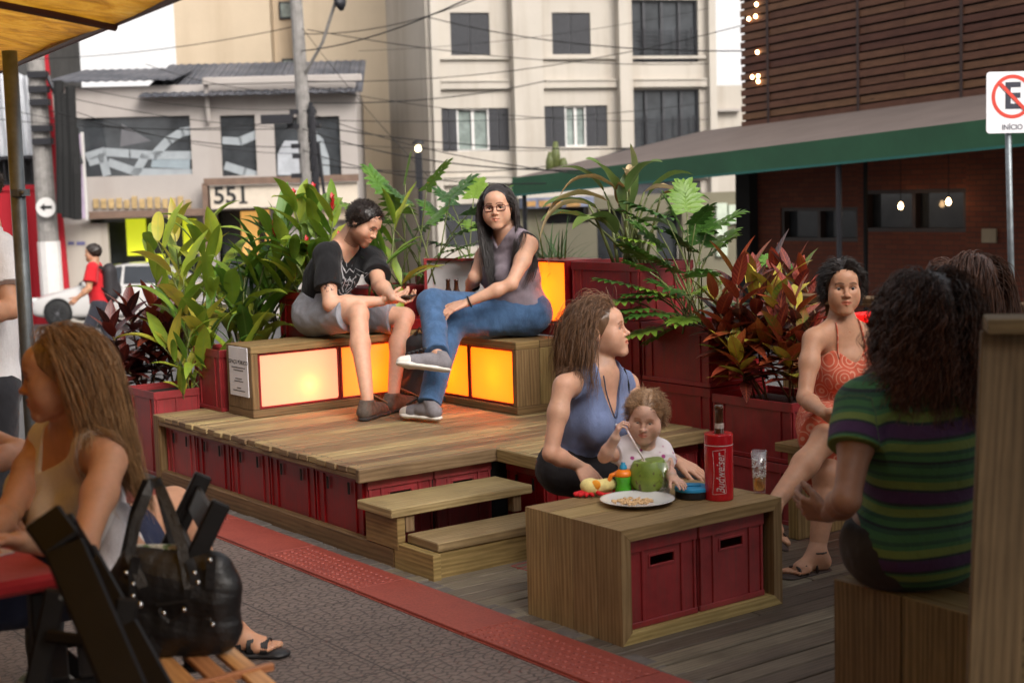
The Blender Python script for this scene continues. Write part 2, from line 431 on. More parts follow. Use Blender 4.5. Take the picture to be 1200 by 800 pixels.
def head_cols(V,c,M,s,lip=(1.,.55,.5),brow=(.25,.17,.13),beard=None,fem=True,lid=(.72,.6,.55)):
    """multiplicative intrinsic colour: lips, eyebrows, lash line, stubble"""
    q=((V-c)@M.T)/s; C=np.ones((len(V),4)); x,y,z=q[:,0],q[:,1],q[:,2]; ax=np.abs(x)
    def put(m,col):
        m=np.clip(m,0,1)[:,None]; C[:,:3]=C[:,:3]*(1-m)+np.array(col)*m
    lipm=((ax<.0225)&(y>.082)).astype(float)*np.clip(1-np.abs(z+.0600)/(.0125*(1-(ax/.026)**2)+1e-4),0,.35)/.35
    put(lipm*(.9 if fem else .5),lip)
    put(((np.abs(z+.0592)<.0016)&(ax<.021)&(y>.08)).astype(float)*.8,np.array(lip)*.45)
    arc=.0245+.004*np.cos((ax-.030)/.016*1.2)-.0035*np.clip((ax-.036)/.012,0,1)
    t=.0032 if fem else .0048
    bm=np.clip(1.6-np.abs(z-arc)/t,0,1)*((ax>.011)&(ax<.048)&(y>.045))
    put(bm*.85,brow)
    # lash line around the eye opening
    ex=(ax-.0305)/.0155; ez=(z-.0005)/.0078; r=np.sqrt(ex**2+ez**2)
    put(((np.abs(r-1.05)<.28)&(z>.0)&(y>.05)).astype(float)*.75,brow)
    put(((r<1.9)&(y>.05)&(z>.0)).astype(float)*.35,lid)
    # reddish cheeks, nose tip
    put(np.clip(1-((ax-.04)**2+(z+.022)**2)/.0005,0,1)*(y>.03)*.35,(1.0,.80,.76))
    put(np.clip(1-((ax)**2+(z+.026)**2)/.0003,0,1)*(y>.09)*.35,(1.0,.80,.76))
    if beard is not None:
        bmk=np.clip((-.028-z)/.02,0,1)*(y>-.03)*np.clip((ax*.4+np.abs(z+.06))/.012-.8,0,1)
        bmk=np.maximum(bmk,np.clip(1-np.abs(z+.044)/.006,0,1)*(ax<.026)*(y>.08)); put(bmk*.8,beard)
    return C
def eyes(c,M,s,parent,gaze=None,iris=(.10,.05,.025)):
    g=M[1] if gaze is None else nrm(gaze)
    for sx in(-1,1):
        p=c+np.array([sx*.0305,.0735,.0018])*s@M
        U,Vv=np.meshgrid(np.linspace(0,PI,13),np.linspace(0,2*PI,17)[:-1],indexing='ij')
        fr=frame(g,M[2]); d=np.stack([np.sin(U)*np.cos(Vv),np.cos(U),np.sin(U)*np.sin(Vv)],-1)
        vs=(p+d@fr*.0121*s).reshape(-1,3); F=[]
        for i in range(12):
            for j in range(16): F.append((i*16+j,i*16+(j+1)%16,(i+1)*16+(j+1)%16,(i+1)*16+j))
        ang=U.reshape(-1); C=np.ones((len(vs),4)); C[:,:3]=(.50,.45,.42); C[ang<.60,:3]=iris; C[ang<.2,:3]=(.004,.004,.004)
        np_mesh('eye',[(vs,np.array(F),C)],MAT['eye'],parent)
# ---------------------------------------------------------------- hands
def hand_prims(w,d,n,side,hsz=1.,curl=(.35,.45,.35),spread=.05,thumb=(.75,.65,.35),curls=None,thumbcurl=.3):
    """w wrist point, d direction of the fingers, n direction the palm faces, side=+1: thumb lies on cross(d,n)"""
    s=hsz; d=nrm(d); n=np.asarray(n,float); n=nrm(n-d*(d@n)); t=np.cross(d,n)*side
    P=[];off=[.030,.0105,-.0095,-.028]; base=[.083,.088,.083,.075]; L=[(.043,.026,.021),(.047,.029,.022),(.043,.027,.021),(.034,.021,.019)]; R=[.0088,.009,.0086,.0077]
    for i in range(4):
        b=w+(d*base[i]+t*off[i])*s
        P.append(cap(w+(d*.012+t*off[i]*.55)*s,b,.0145*s,.0105*s,.010,n,.85))
        cu=curl if curls is None else curls[i]
        dd=nrm(d+t*off[i]*spread*30); p=b; ang=0
        for j in range(3):
            ang+=cu[j]; dr=dd*math.cos(ang)+n*math.sin(ang); q=p+dr*L[i][j]*s
            P.append(cap(p,q,R[i]*s*(1-.08*j),R[i]*s*(.94-.09*j),.0035)); p=q
    tb=w+(d*.022+t*.024)*s; dr=nrm(d*thumb[0]+t*thumb[1]+n*thumb[2])
    q=tb+dr*.042*s; P.append(cap(tb,q,.0165*s,.0115*s,.012))
    ax=nrm(d-t*.5+n*.5); dr2=nrm(dr+ax*thumbcurl); q2=q+dr2*.032*s; P.append(cap(q,q2,.0108*s,.0098*s,.003)); dr3=nrm(dr2+ax*thumbcurl); P.append(cap(q2,q2+dr3*.024*s,.0098*s,.0082*s,.003))
    return P
# ---------------------------------------------------------------- hair
def tubes(paths,width,n=3,taper=.25,cols=None):
    """paths (S,K,3) -> verts, quads, colours"""
    Sn,K,_=paths.shape; t=np.gradient(paths,axis=1); t/=np.maximum(np.linalg.norm(t,axis=-1,keepdims=True),1e-9)
    ref=np.tile(np.array([.3,.5,.81]),(Sn,K,1)); a=np.cross(t,ref); a/=np.maximum(np.linalg.norm(a,axis=-1,keepdims=True),1e-9); b=np.cross(t,a)
    w=np.broadcast_to(np.asarray(width,float).reshape(-1,1),(Sn,1))*(1-(1-taper)*np.linspace(0,1,K)[None,:]**2)
    ring=[paths+(a*math.cos(2*PI*k/n)+b*math.sin(2*PI*k/n))*w[...,None] for k in range(n)]
    V=np.stack(ring,2).reshape(-1,3)
    i=np.arange(Sn)[:,None,None];j=np.arange(K-1)[None,:,None];k=np.arange(n)[None,None,:]
    q=lambda jj,kk:(i*K+jj)*n+kk
    F=np.stack([q(j,k),q(j,(k+1)%n),q(j+1,(k+1)%n),q(j+1,k)],-1).reshape(-1,4)
    if cols is None: C=np.ones((len(V),4))
    else: C=np.repeat(cols,K*n,axis=0)
    return V,F,C
def grow(P0,d0,body,steps,ds,grav=.25,down=(0,0,-1),stiff=.8,margin=.008,wild=.0,attract=None,seed=1,curl=0.,curlf=30.,parting=None):
    """grow hair strands that fall and slide over the body field"""
    r=np.random.default_rng(seed); P=P0.copy(); d=d0.copy(); out=[P.copy()]; down=nrm(down)
    w=r.normal(size=P.shape)*wild
    for i in range(steps-1):
        d=d*stiff+down*grav+w*(.5+.5*math.sin(i*.7))
        if attract is not None:
            pt,st=attract; a=pt-P; d=d+a/np.maximum(np.linalg.norm(a,axis=-1,keepdims=True),.02)*st
        d/=np.maximum(np.linalg.norm(d,axis=-1,keepdims=True),1e-9)
        Q=P+d*ds; f=field(body,Q)
        m=f<margin
        if m.any():
            e=.004; q=Q[m]; g=np.stack([field(body,q+np.eye(3)[k]*e)-field(body,q-np.eye(3)[k]*e) for k in range(3)],-1)
            g/=np.maximum(np.linalg.norm(g,axis=-1,keepdims=True),1e-6); mg=margin[m] if isinstance(margin,np.ndarray) else margin; Q[m]=q+g*(mg-f[m])[:,None]
            dn=Q-P; d=dn/np.maximum(np.linalg.norm(dn,axis=-1,keepdims=True),1e-9)
        P=Q; out.append(P.copy())
    X=np.stack(out,1)
    if curl>0:
        K=X.shape[1]; t=np.gradient(X,axis=1); t/=np.maximum(np.linalg.norm(t,axis=-1,keepdims=True),1e-9)
        a=np.cross(t,np.array([.2,.9,.3])); a/=np.maximum(np.linalg.norm(a,axis=-1,keepdims=True),1e-6); b=np.cross(t,a)
        ph=r.random((len(X),1))*6.28+np.arange(K)[None,:]*ds*curlf*(1+.3*r.normal(size=(len(X),1))); am=curl*np.clip(np.linspace(0,2.2,K),0,1)[None,:]*(.6+.8*r.random((len(X),1)))
        X=X+(a*np.cos(ph)[...,None]+b*np.sin(ph)[...,None])*am[...,None]
    return X
def hairline(q,hc=.016,low=-.085,slope=(.8,-.6)):
    """>0 outside the hair-bearing skull (q in head coordinates)"""
    return np.maximum(q[:,1]*slope[0]+q[:,2]*slope[1]-hc,low-q[:,2])
def scalp(c,M,s,n,seed=3,rad=(.0765,.096,.086),cen=(0,-.018,.034),**hl):
    """points on the skull where hair grows, their normals (world) and local coordinates"""
    r=np.random.default_rng(seed); q=r.normal(size=(n*4,3)); q/=np.linalg.norm(q,axis=1,keepdims=True)
    L=q*np.array(rad)+np.array(cen); ok=hairline(L,**hl)<0; q=q[ok][:n]; L=L[ok][:n]
    P=c+(L*s)@M; d=(q/np.array(rad)); d/=np.linalg.norm(d,axis=1,keepdims=True); return P,d@M,L
MAT={}
def skin_mat(name,c,sheen=.4):
    n=N(name); at=n.new('ShaderNodeAttribute',attribute_name='Col').outputs['Color']
    co=n.coord('Object'); f=n.noise(co,35,5,.65); f2=n.noise(co,7,3)
    c=np.array(c); base=n.ramp(f,[(.3,tuple(c*.88)),(.7,tuple(np.minimum(1,c*1.08)))])
    base=n.mix(n.math('MULTIPLY',n.ramp(f2,[(.4,(0,0,0)),(.7,(1,1,1))]),.22),base,tuple(c*np.array([1.02,.80,.74])))
    n.base(n.mix(1.,base,at,'MULTIPLY')); n.set(rough=n.math('MULTIPLY_ADD',f,.25,sheen),sss=.22,spec=.42)
    n.p.inputs['Subsurface Radius'].default_value=(.8,.3,.15); n.p.inputs['Subsurface Scale'].default_value=.012
    n.bump(n.math('ADD',n.noise(co,260,3,.6),n.math('MULTIPLY',n.noise(co,60,4,.6),1.5)),.22,.0012)
    return n.m
def cloth_mat(name,c,rough=.85,weave=900,bump=.25,var=.12,sheen=.15,attr=True,sc=9):
    n=N(name); co=n.coord('Object'); f=n.noise(co,sc,5,.6); c=np.array(c)
    b=n.ramp(f,[(.3,tuple(c*(1-var))),(.7,tuple(np.minimum(1,c*(1+var))))])
    w=n.noise(co,weave,2,.6); b=n.mix(.25,b,n.ramp(w,[(.3,tuple(c*.6)),(.7,tuple(np.minimum(1,c*1.35)))]))
    if attr: b=n.mix(1.,b,n.new('ShaderNodeAttribute',attribute_name='Col').outputs['Color'],'MULTIPLY')
    n.base(b); n.set(rough=rough,sheen=sheen,spec=.25)
    h=n.math('ADD',n.math('MULTIPLY',n.noise(n.mapping(co,(1,1,.5)),15,3,.5,.2),1.2),n.math('MULTIPLY',w,.15)); n.bump(h,min(1,bump*1.6),.014)
    return n.m
def hair_mat(name,c,rough=.42,var=.45):
    n=N(name); a=n.new('ShaderNodeAttribute',attribute_name='Col').outputs['Color']
    c=np.array(c); f=n.noise(n.mapping(n.coord('Object'),(60,60,8)),2,3)
    b=n.ramp(f,[(.3,tuple(c*(1-var))),(.75,tuple(np.minimum(1,c*(1+var))))])
    n.base(n.mix(1.,b,a,'MULTIPLY')); n.set(rough=rough,spec=.5); n.p.inputs['Anisotropic'].default_value=.5
    return n.m
class Human:
    """joints in world metres: pel, chest, neck (base), head (centre), sho/elb/wri/hip/kne/ank/toe as dict of 'l','r'"""
    def __init__(s,J,hf,hu,fem=True,build=1.,hs=1.,fat=1.,bust=0.,belly=0.,gap=None):
        s.J=J;s.fem=fem;s.hs=hs
        s.HM=frame(hf,hu); j=J; b=build; s.b=b
        mid=lambda d:(d['l']+d['r'])/2
        s.sx=nrm(j['sho']['r']-j['sho']['l']); s.px=nrm(j['hip']['r']-j['hip']['l']) if 'hip' in j else s.sx
        pel,ch,nk=j['pel'],j['chest'],j['neck']
        up1=nrm(ch-pel);up2=nrm(nk-ch)
        fp=nrm(np.cross(up1,s.px)); fc=nrm(np.cross(up2,s.sx)); s.fp,s.fc,s.up1,s.up2=fp,fc,up1,up2
        PM=frame(fp,up1);CM=frame(fc,up2); s.PM,s.CM=PM,CM
        wr=1. if fem else 1.08
        T=[]
        T.append(ell(pel+up1*.01,np.array([.162*(1.06 if fem else .97),.118,.112])*b,PM,.05))
        m1=pel*.55+ch*.45; fm=nrm(fp+fc); sm=nrm(s.px+s.sx)
        T.append(cap(pel+up1*.04,m1+up1*.02,.128*b*(1+belly*.5),(.112 if fem else .128)*b*(1+belly*.5),.06,fm,.80+belly*.3))
        T.append(cap(m1,ch-up2*.01,(.110 if fem else .128)*b*(1+belly*.3),.132*b*wr,.06,fm,.78))
        if belly>0: T.append(ell(m1+fm*.05*b-up1*.03,np.array([.12,.08,.10])*b*(1+belly),PM,.06))
        T.append(ell(ch-up2*.015,np.array([.140*wr,.105,.145])*b,CM,.05))
        for k,sg in(('l',-1),('r',1)):
            sh=j['sho'][k]
            T.append(cap(nk-up2*.055,sh-up2*.012-nrm(sh-nk)*.02,.058*b,.046*b*wr,.05,fc,.9))
            T.append(cap(nk+up2*.02,sh*.78+nk*.22+up2*.008,.040*b,.030*b,.05))
            if bust>0:
                bc=ch+CM[0]*sg*.068*b+CM[1]*(.080+.02*bust)*b-CM[2]*.035
                T.append(ell(bc,np.array([.060,.056,.062])*b*(.8+.3*bust),CM,.035))
            else: T.append(ell(ch+CM[0]*sg*.065+CM[1]*.062+CM[2]*.02,np.array([.075,.045,.06])*b,CM,.05))
        s.torso=T
        nr=(.049 if fem else .060)*(.5+.5*b)
        hb=j['head']+(np.array([0,-.030,-.045])*hs)@s.HM
        s.neckp=[cap(nk-up2*.03,hb,nr*1.12,nr*.98,.03),cap(nk-up2*.01,j['head']+(np.array([0,.0,-.075])*hs)@s.HM,nr*.85,nr*.75,.03)]
        s.headp=head_prims(j['head'],s.HM,hs,fem,fat)
        s.arm={};s.sleeve={}
        ar=b*(.88 if fem else 1.10)
        for k in('l','r'):
            if k not in j['elb']: continue
            a,e,w=j['sho'][k],j['elb'][k],j['wri'][k]
            m=a*.6+e*.4; up=[cap(a,m,.050*ar,.0475*ar,.03),cap(m,e,.0475*ar,.0365*ar,.03)]
            m2=e*.68+w*.32; lo=[cap(e,m2,.037*ar,.0405*ar,.02),cap(m2,w,.0405*ar,.0245*(.4+.6*ar),.02)]
            s.arm[k]=(up,lo)
        s.leg={};lr=b*(1. if fem else 1.)
        if 'kne' in j:
            for k in('l','r'):
                if k not in j['kne']: continue
                h,kn,an=j['hip'][k],j['kne'][k],j['ank'][k]
                th=[cap(h,h*.5+kn*.5,.092*lr,.078*lr,.05),cap(h*.5+kn*.5,kn,.078*lr,.056*lr,.03)]
                m=kn*.66+an*.34; bk=nrm(np.cross(np.cross(an-kn,h-kn),an-kn)); # toward the thigh side = calf
                sh=[cap(kn,m+bk*.012,.053*lr,.053*lr,.03),cap(m+bk*.012,an,.053*lr,.033*lr,.03)]
                s.leg[k]=(th,sh)
        s.hands={};s.feet={}
    def hand(s,k,d,n,side=None,**kw):
        side=(1 if k=='r' else -1) if side is None else side
        s.hands[k]=hand_prims(s.J['wri'][k],d,n,side,**kw)
    def foot(s,k,toe=None,sole=ZV,size=1.):
        """bare foot: ankle joint to toe tip direction; sole = up normal"""
        an=s.J['ank'][k]; t=s.J['toe'][k] if toe is None else toe
        u=np.asarray(sole,float); d=t-an; d=nrm(d-u*(d@u)); x=np.cross(d,u); z=an-u*.062
        L=.155*size
        P=[cap(an,z-d*.03+u*.032,.036,.032,.03),cap(z-d*.03+u*.032,z+d*.10+u*.022,.031,.024,.03),cap(an,z+d*.09+u*.02,.034,.02,.03),
           cap(z+d*.08+x*.022+u*.016,z+d*.08-x*.025+u*.016,.021,.017,.02)]
        sg=-1 if k=='r' else 1
        for i in range(5):
            o=(.032-.0155*i)*sg; l=.035-.0045*i
            P.append(cap(z+d*(.10-.004*i)+x*o+u*.014,z+d*(.115+l-.002*i)+x*o*1.08+u*.010,(.0105 if i else .013),(.0085 if i else .012),.004))
        s.feet[k]=P; return (z,d,u,x)
    def all_body(s,legs=True,head=True):
        P=list(s.torso)+s.neckp
        for k in s.arm: P+=s.arm[k][0]+s.arm[k][1]
        for k in s.leg: P+=s.leg[k][0]+s.leg[k][1]
        return P
    def build_body(s,root,mat,h=.0055,headcol={},fine=.003,cols=None,hfine=.0026,extra=()):
        body=s.all_body()+list(extra)
        cutc=s.J['head']+(np.array([0,-.01,-.03])*s.hs)@s.HM
        V,F=surf(body,h); parts=[(V,F,np.ones((len(V),4)))]
        R=.155*s.hs; allp=body+s.headp
        box=(s.J['head']-R,s.J['head']+R); Vh,Fh=surf(allp,fine,box)
        # keep the fine head only near the head (a sphere), drop the rest
        near=np.linalg.norm(Vh-s.J['head'],axis=1)<R*.985; Fh=Fh[near[Fh].all(1)]
        parts.append((Vh,Fh,head_cols(Vh,s.J['head'],s.HM,s.hs,fem=s.fem,**headcol)))
        for k,hp in s.hands.items():
            w=s.J['wri'][k]; lo=np.min([p.bb()[0] for p in hp],0)-.02; hi=np.max([p.bb()[1] for p in hp],0)+.02
            fore=s.arm[k][1] if k in s.arm else []
            Vx,Fx=surf(fore+hp,hfine,(lo,hi)); C=np.ones((len(Vx),4)); parts.append((Vx,Fx,C))
        for k,fp in s.feet.items():
            lo=np.min([p.bb()[0] for p in fp],0)-.02; hi=np.max([p.bb()[1] for p in fp],0)+.02
            Vx,Fx=surf(s.leg[k][1]+fp,.0035,(lo,hi)); parts.append((Vx,Fx,np.ones((len(Vx),4))))
        if cols is not None:
            for p in parts: cols(p[0],p[2])
        me=np_mesh('body',parts,mat,root)
        return me
def garment(name,prims,root,mat,h=.006,infl=.007,cut=None,fold=.0025,fs=40,seed=0,cols=None,extra=(),sub=(),fdir=None):
    """cloth over prims; cut(P)->distance, positive where the cloth ends"""
    def post(P,D):
        Q=P if fdir is None else P-np.outer(P@nrm(fdir),nrm(fdir))*.75
        D=D+fold*vnoise(Q,fs,seed)+fold*.5*vnoise(Q,fs*2.3,seed+5)
        if cut is not None: D=np.maximum(D,cut(P))
        return D
    V,F=surf(list(prims)+list(extra),h,None,infl,post,pad=.03)
    C=np.ones((len(V),4))
    if cols is not None: cols(V,C)
    return np_mesh(name,[(V,F,C)],mat,root)
def plane(pt,n):
    n=nrm(n); return lambda P:(P-pt)@n
def hair_obj(root,paths_list,mat,name='hair',capv=None):
    parts=[tubes(*p[:1],p[1],3,p[2],p[3]) for p in paths_list]
    if capv is not None: parts.append(capv)
    return np_mesh(name,parts,mat,root)
def hair_cap(c,M,s,infl=.006,h=.004,ns=.0015,rad=(.0765,.096,.086),cen=(0,-.018,.034),col=.8,extra=(),nsc=180,**hl):
    P=[ell(c+(np.array(cen)*s)@M,np.array(rad)*s,M,.02)]+list(extra)
    def post(X,D):
        q=((X-c)@M.T)/s
        return np.maximum(D+ns*vnoise(X,nsc,4),hairline(q,**hl)*s)
    V,F=surf(P,h,None,infl,post); C=np.ones((len(V),4)); C[:,:3]=col; return V,F,C
def trunc(a,b,ra,rb,k=.03,f=None,fl=1.,ext=0.,t1=1.,hollow=0.):
    """cone from a towards b, ending in a flat opening at t1"""
    a=np.asarray(a,float);b=np.asarray(b,float);L=np.linalg.norm(b-a);ax=(b-a)/L
    def fn(P):
        q=P-a; h=np.clip(q@ax,0,L); o=q-h[...,None]*ax
        if f is not None: o=o+((1/fl-1)*(o@f))[...,None]*f
        r=ra+(rb-ra)*h/L; d=np.sqrt((o*o).sum(-1))-r
        d=np.maximum(d,q@ax-L*t1)
        return d
    R=max(ra,rb)*1.3; return Prim('f',k,'u',lo=np.minimum(a,b)-R,hi=np.maximum(a,b)+R,fn=fn)
def local(H,P,org=None):
    return (P-(H.J['neck'] if org is None else org))@H.CM.T
def neckcut(H,w=.075,depth=.05,back=.02,lift=.03):
    def fn(P):
        q=local(H,P); x=np.abs(q[:,0]); line=np.where(q[:,1]>-.02,lift-(depth+lift)*np.clip(1-x/w,0,1)**.8,lift-(back+lift)*np.clip(1-x/w,0,1)**.6)
        return np.minimum(q[:,2]-line,w-x)
    return fn
def armcut(H,w=.15,z0=-.13):
    def fn(P):
        q=local(H,P); return np.minimum(np.abs(q[:,0])-w+.25*np.clip(-q[:,2],0,.2)*-1,q[:,2]-z0)
    return fn
def waist(H,off,f,fwd=.10):
    pt=H.J['pel']+H.up1*off
    return lambda P: np.minimum((P-pt)@H.up1,fwd-(P-H.J['pel'])@f)
def cutall(*f): return lambda P: np.max([g(P) for g in f],0)
def shoe(root,an,toe,up,mats,size=1.,kind='sneaker',lift=0.):
    """an ankle joint, toe direction point; the sole lies .085 below the ankle along up"""
    u=nrm(up); d=toe-an; d=nrm(d-u*(d@u)); x=np.cross(d,u); z=an-u*(.085*size)
    s=size; B=lambda a,b,c: z+(x*a+d*b+u*c)*s
    sole=[cap(B(.004,-.045,.012),B(.0,.02,.012),.036*s,.034*s,.02,u,.42),cap(B(0,.02,.012),B(-.004,.15,.012),.036*s,.046*s,.02,u,.36),cap(B(-.004,.15,.012),B(-.004,.185,.014),.046*s,.034*s,.02,u,.40)]
    V,F=surf(sole,.003); sh=thing if False else None
    uppr=[cap(B(0,-.042,.04),B(0,.05,.045),.036*s,.036*s,.02),cap(B(0,-.04,.05),B(0,-.01,.095),.036*s,.040*s,.02),cap(B(0,.03,.06),B(0,.14,.035),.036*s,.033*s,.02),cap(B(-.004,.12,.03),B(-.004,.18,.026),.038*s,.028*s,.02)]
    V2,F2=surf(uppr,.003,post=lambda P,D_:np.maximum(np.maximum(D_+(.0015*vnoise(P,120,3) if kind=='hike' else 0),(P-B(0,0,.105))@u),-(P-B(0,0,.016))@u))
    o=np_mesh('shoe',[(V2,F2)],mats[0],root); np_mesh('sole',[(V,F)],mats[1],o)
    mb=MB()
    for k in range(6):
        b=.045+.021*k; c=.122-.0090*k; mb.tube([B(-.022,b,c-.004),B(0,b+.006,c+.003),B(.022,b,c-.004)],.0046*s,6); mb.tube([B(-.022,b,c-.004),B(.0,b+.018,c-.002),B(.022,b+.02,c-.012)],.0040*s,6)
    if kind=='sneaker':
        mb.tube([B(0,.03,.122),B(.03,.04,.122),B(.04,.05,.105)],.0025*s,6); mb.tube([B(0,.03,.122),B(-.032,.035,.12),B(-.042,.045,.10)],.0025*s,6)
    mb.build('laces',mats[2],o,smooth=True)
    if kind=='sneaker': 
        V3,F3=surf([cap(B(-.004,.150,.030),B(-.004,.185,.024),.0375*s,.032*s,.01)],.003,post=lambda P,D_:np.maximum(D_,-(P-B(0,0,.016))@u)); np_mesh('toe_cap',[(V3,F3)],mats[1],o)
        lo,hi=None,None
    return o
def std_scols(n,lo=.6,hi=1.3,seed=5,tint=None):
    r=np.random.default_rng(seed); c=np.ones((n,4)); v=lo+(hi-lo)*r.random(n); c[:,:3]=v[:,None]
    if tint is not None: c[:,:3]*=1+(np.array(tint)-1)*r.random(n)[:,None]
    return c
# ================================================================ materials of the setting
MUV=np.array([BV,AV,ZV])
def ub(mb,u0,u1,v0,v1,z0,z1,grain=0,ch=.003,col=None):
    mb.box(W((u0+u1)/2,(v0+v1)/2,(z0+z1)/2),(abs(u1-u0)/2,abs(v1-v0)/2,abs(z1-z0)/2),MUV,grain,ch,col); return mb
M={}
M['wood']=wood('deck_timber',(.10,.058,.022),(.25,.155,.065),(.38,.25,.12))
M['wood_table']=wood('table_timber',(.14,.085,.032),(.36,.24,.105),(.50,.36,.18),.6)
M['wood_dark']=wood('dark_stained_timber',(.065,.042,.018),(.175,.118,.055),(.25,.175,.09))
M['wood_floor']=wood('floor_timber',(.075,.058,.042),(.17,.135,.10),(.26,.21,.16),.6,1.,.35,.6)
M['wood_pl']=wood('platform_timber',(.12,.075,.036),(.30,.20,.10),(.42,.30,.17),.6,1.,.3,.55)
M['wood_chair']=wood('chair_slat_wood',(.36,.14,.05),(.66,.31,.12),(.76,.42,.19),.35)
def red_plastic(name,c,c2):
    n=N(name); co=n.coord('Object'); f=n.noise(co,6,6,.65); g=n.noise(n.mapping(co,(40,40,3)),1.5,4,.6)
    b=n.ramp(f,[(.25,tuple(np.array(c)*.55)),(.55,c),(.85,c2)]); b=n.mix(n.math('MULTIPLY',n.ramp(g,[(.48,(0,0,0)),(.78,(1,1,1))]),.55),b,(.10,.035,.028))
    oi=n.new('ShaderNodeObjectInfo'); hs=n.new('ShaderNodeHueSaturation'); n.link(b,hs.inputs['Color']); n.link(n.math('MULTIPLY_ADD',oi.outputs['Random'],.55,.78),hs.inputs['Value']); n.link(n.math('MULTIPLY_ADD',oi.outputs['Random'],-.18,1.05),hs.inputs['Saturation']); n.base(hs.outputs[0]); n.set(rough=n.math('MULTIPLY_ADD',f,.35,.22),spec=.45); n.bump(g,.12,.003); return n.m
M['red']=red_plastic('red_crate_plastic',(.23,.004,.007),(.32,.012,.012))
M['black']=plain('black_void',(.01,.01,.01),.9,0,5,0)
def glow(name,c,st):
    n=N(name); n.base((.5,.2,.05) if c[1]<.4 else (.6,.45,.35)); n.set(rough=.5)
    co=n.coord('Object'); f=n.noise(co,3.5,2,.5); e=n.ramp(f,[(.3,tuple(np.array(c)*.9)),(.7,c)])
    n.link(e,n.p.inputs['Emission Color']); n.p.inputs['Emission Strength'].default_value=st
    tr=n.new('ShaderNodeBsdfTranslucent'); tr.inputs[0].default_value=(*c,1); mx=n.new('ShaderNodeMixShader'); mx.inputs[0].default_value=.75
    n.link(n.p.outputs[0],mx.inputs[1]); n.link(tr.outputs[0],mx.inputs[2]); n.link(mx.outputs[0],n.out.inputs['Surface']); return n.m
M['glow_white']=glow('backlit_pink_white_acrylic',(1.,.50,.31),1.4)
M['glow']=glow('backlit_orange_acrylic',(1.,.47,.018),.80)
# ground materials
def street_mat():
    n=N('street_asphalt'); co=n.coord('Object'); f=n.noise(co,1.1,6,.6); g=n.noise(co,60,3,.7)
    b=n.ramp(f,[(.3,(.055,.052,.052)),(.7,(.105,.098,.095))]); b=n.mix(.4,b,n.ramp(g,[(.35,(.03,.03,.03)),(.7,(.16,.15,.15))])); n.base(b); n.set(rough=.85); n.bump(g,.4,.01); return n.m
M['street']=street_mat()
def paver_mat():
    n=N('fan_imprinted_pavers'); co=n.coord('UV')
    # UV in metres along u,v ; 0.4 m slabs, each with three nested arcs of small stones
    v=n.new('ShaderNodeTexBrick'); v.offset=0; v.inputs['Scale'].default_value=1.; v.inputs['Mortar Size'].default_value=.004; v.inputs['Mortar Smooth'].default_value=.2; v.inputs['Brick Width'].default_value=.42; v.inputs['Row Height'].default_value=.42
    v.inputs['Color1'].default_value=(.85,.85,.85,1); v.inputs['Color2'].default_value=(1,1,1,1); v.inputs['Mortar'].default_value=(0,0,0,1)
    n.link(co,v.inputs['Vector'])
    wb=n.noise(co,9,3,.6); sp=n.new('ShaderNodeSeparateXYZ'); n.link(co,sp.inputs[0])
    X_=n.math('ADD',n.math('MULTIPLY',sp.outputs[0],1/.21),n.math('MULTIPLY',wb,.22)); Y_=n.math('ADD',n.math('MULTIPLY',sp.outputs[1],1/.105),n.math('MULTIPLY',wb,.3))
    row=n.math('FLOOR',Y_); fx=n.math('SUBTRACT',n.math('FRACT',n.math('ADD',X_,n.math('MULTIPLY',n.math('MODULO',row,2.),.5))),.5); fy=n.math('FRACT',Y_)
    yy=n.math('MULTIPLY',n.math('ADD',fy,.05),.62); rr_=n.math('SQRT',n.math('ADD',n.math('POWER',fx,2.),n.math('POWER',yy,2.))); k_=n.math('MULTIPLY',rr_,5.5)
    l1=n.math('ABSOLUTE',n.math('SUBTRACT',n.math('FRACT',k_),.5)); an_=n.math('ARCTAN2',fx,yy); l2=n.math('ABSOLUTE',n.math('SUBTRACT',n.math('FRACT',n.math('MULTIPLY',an_,n.math('MULTIPLY_ADD',n.math('FLOOR',k_),.62,.7))),.5))
    st=n.ramp(n.math('MAXIMUM',l1,l2),[(.36,(1,1,1)),(.46,(0,0,0))])
    f=n.noise(co,1.2,6,.65); g=n.noise(co,45,4,.6)
    b=n.ramp(f,[(.3,(.095,.068,.057)),(.7,(.165,.122,.104))]); b=n.mix(.4,b,n.ramp(g,[(.3,(.06,.044,.038)),(.7,(.23,.175,.15))]))
    b=n.mix(1.,b,n.ramp(st,[(0,(.42,.40,.40)),(1,(1,1,1))]),'MULTIPLY'); b=n.mix(1.,b,n.ramp(v.outputs['Color'],[(0,(.25,.24,.24)),(.8,(.93,.93,.93)),(1,(1,1,1))]),'MULTIPLY')
    n.base(b); n.set(rough=.62); h=n.math('ADD',n.math('MULTIPLY',st,.7),n.math('ADD',n.math('MULTIPLY',g,.3),v.outputs['Fac'] if False else n.math('MULTIPLY',n.ramp(v.outputs['Color'],[(0,(0,0,0)),(.3,(1,1,1))]),.8))); n.bump(h,.6,.006); return n.m
M['paver']=paver_mat()
def slope(Y): return -.05*max(0.,Y-9.5)
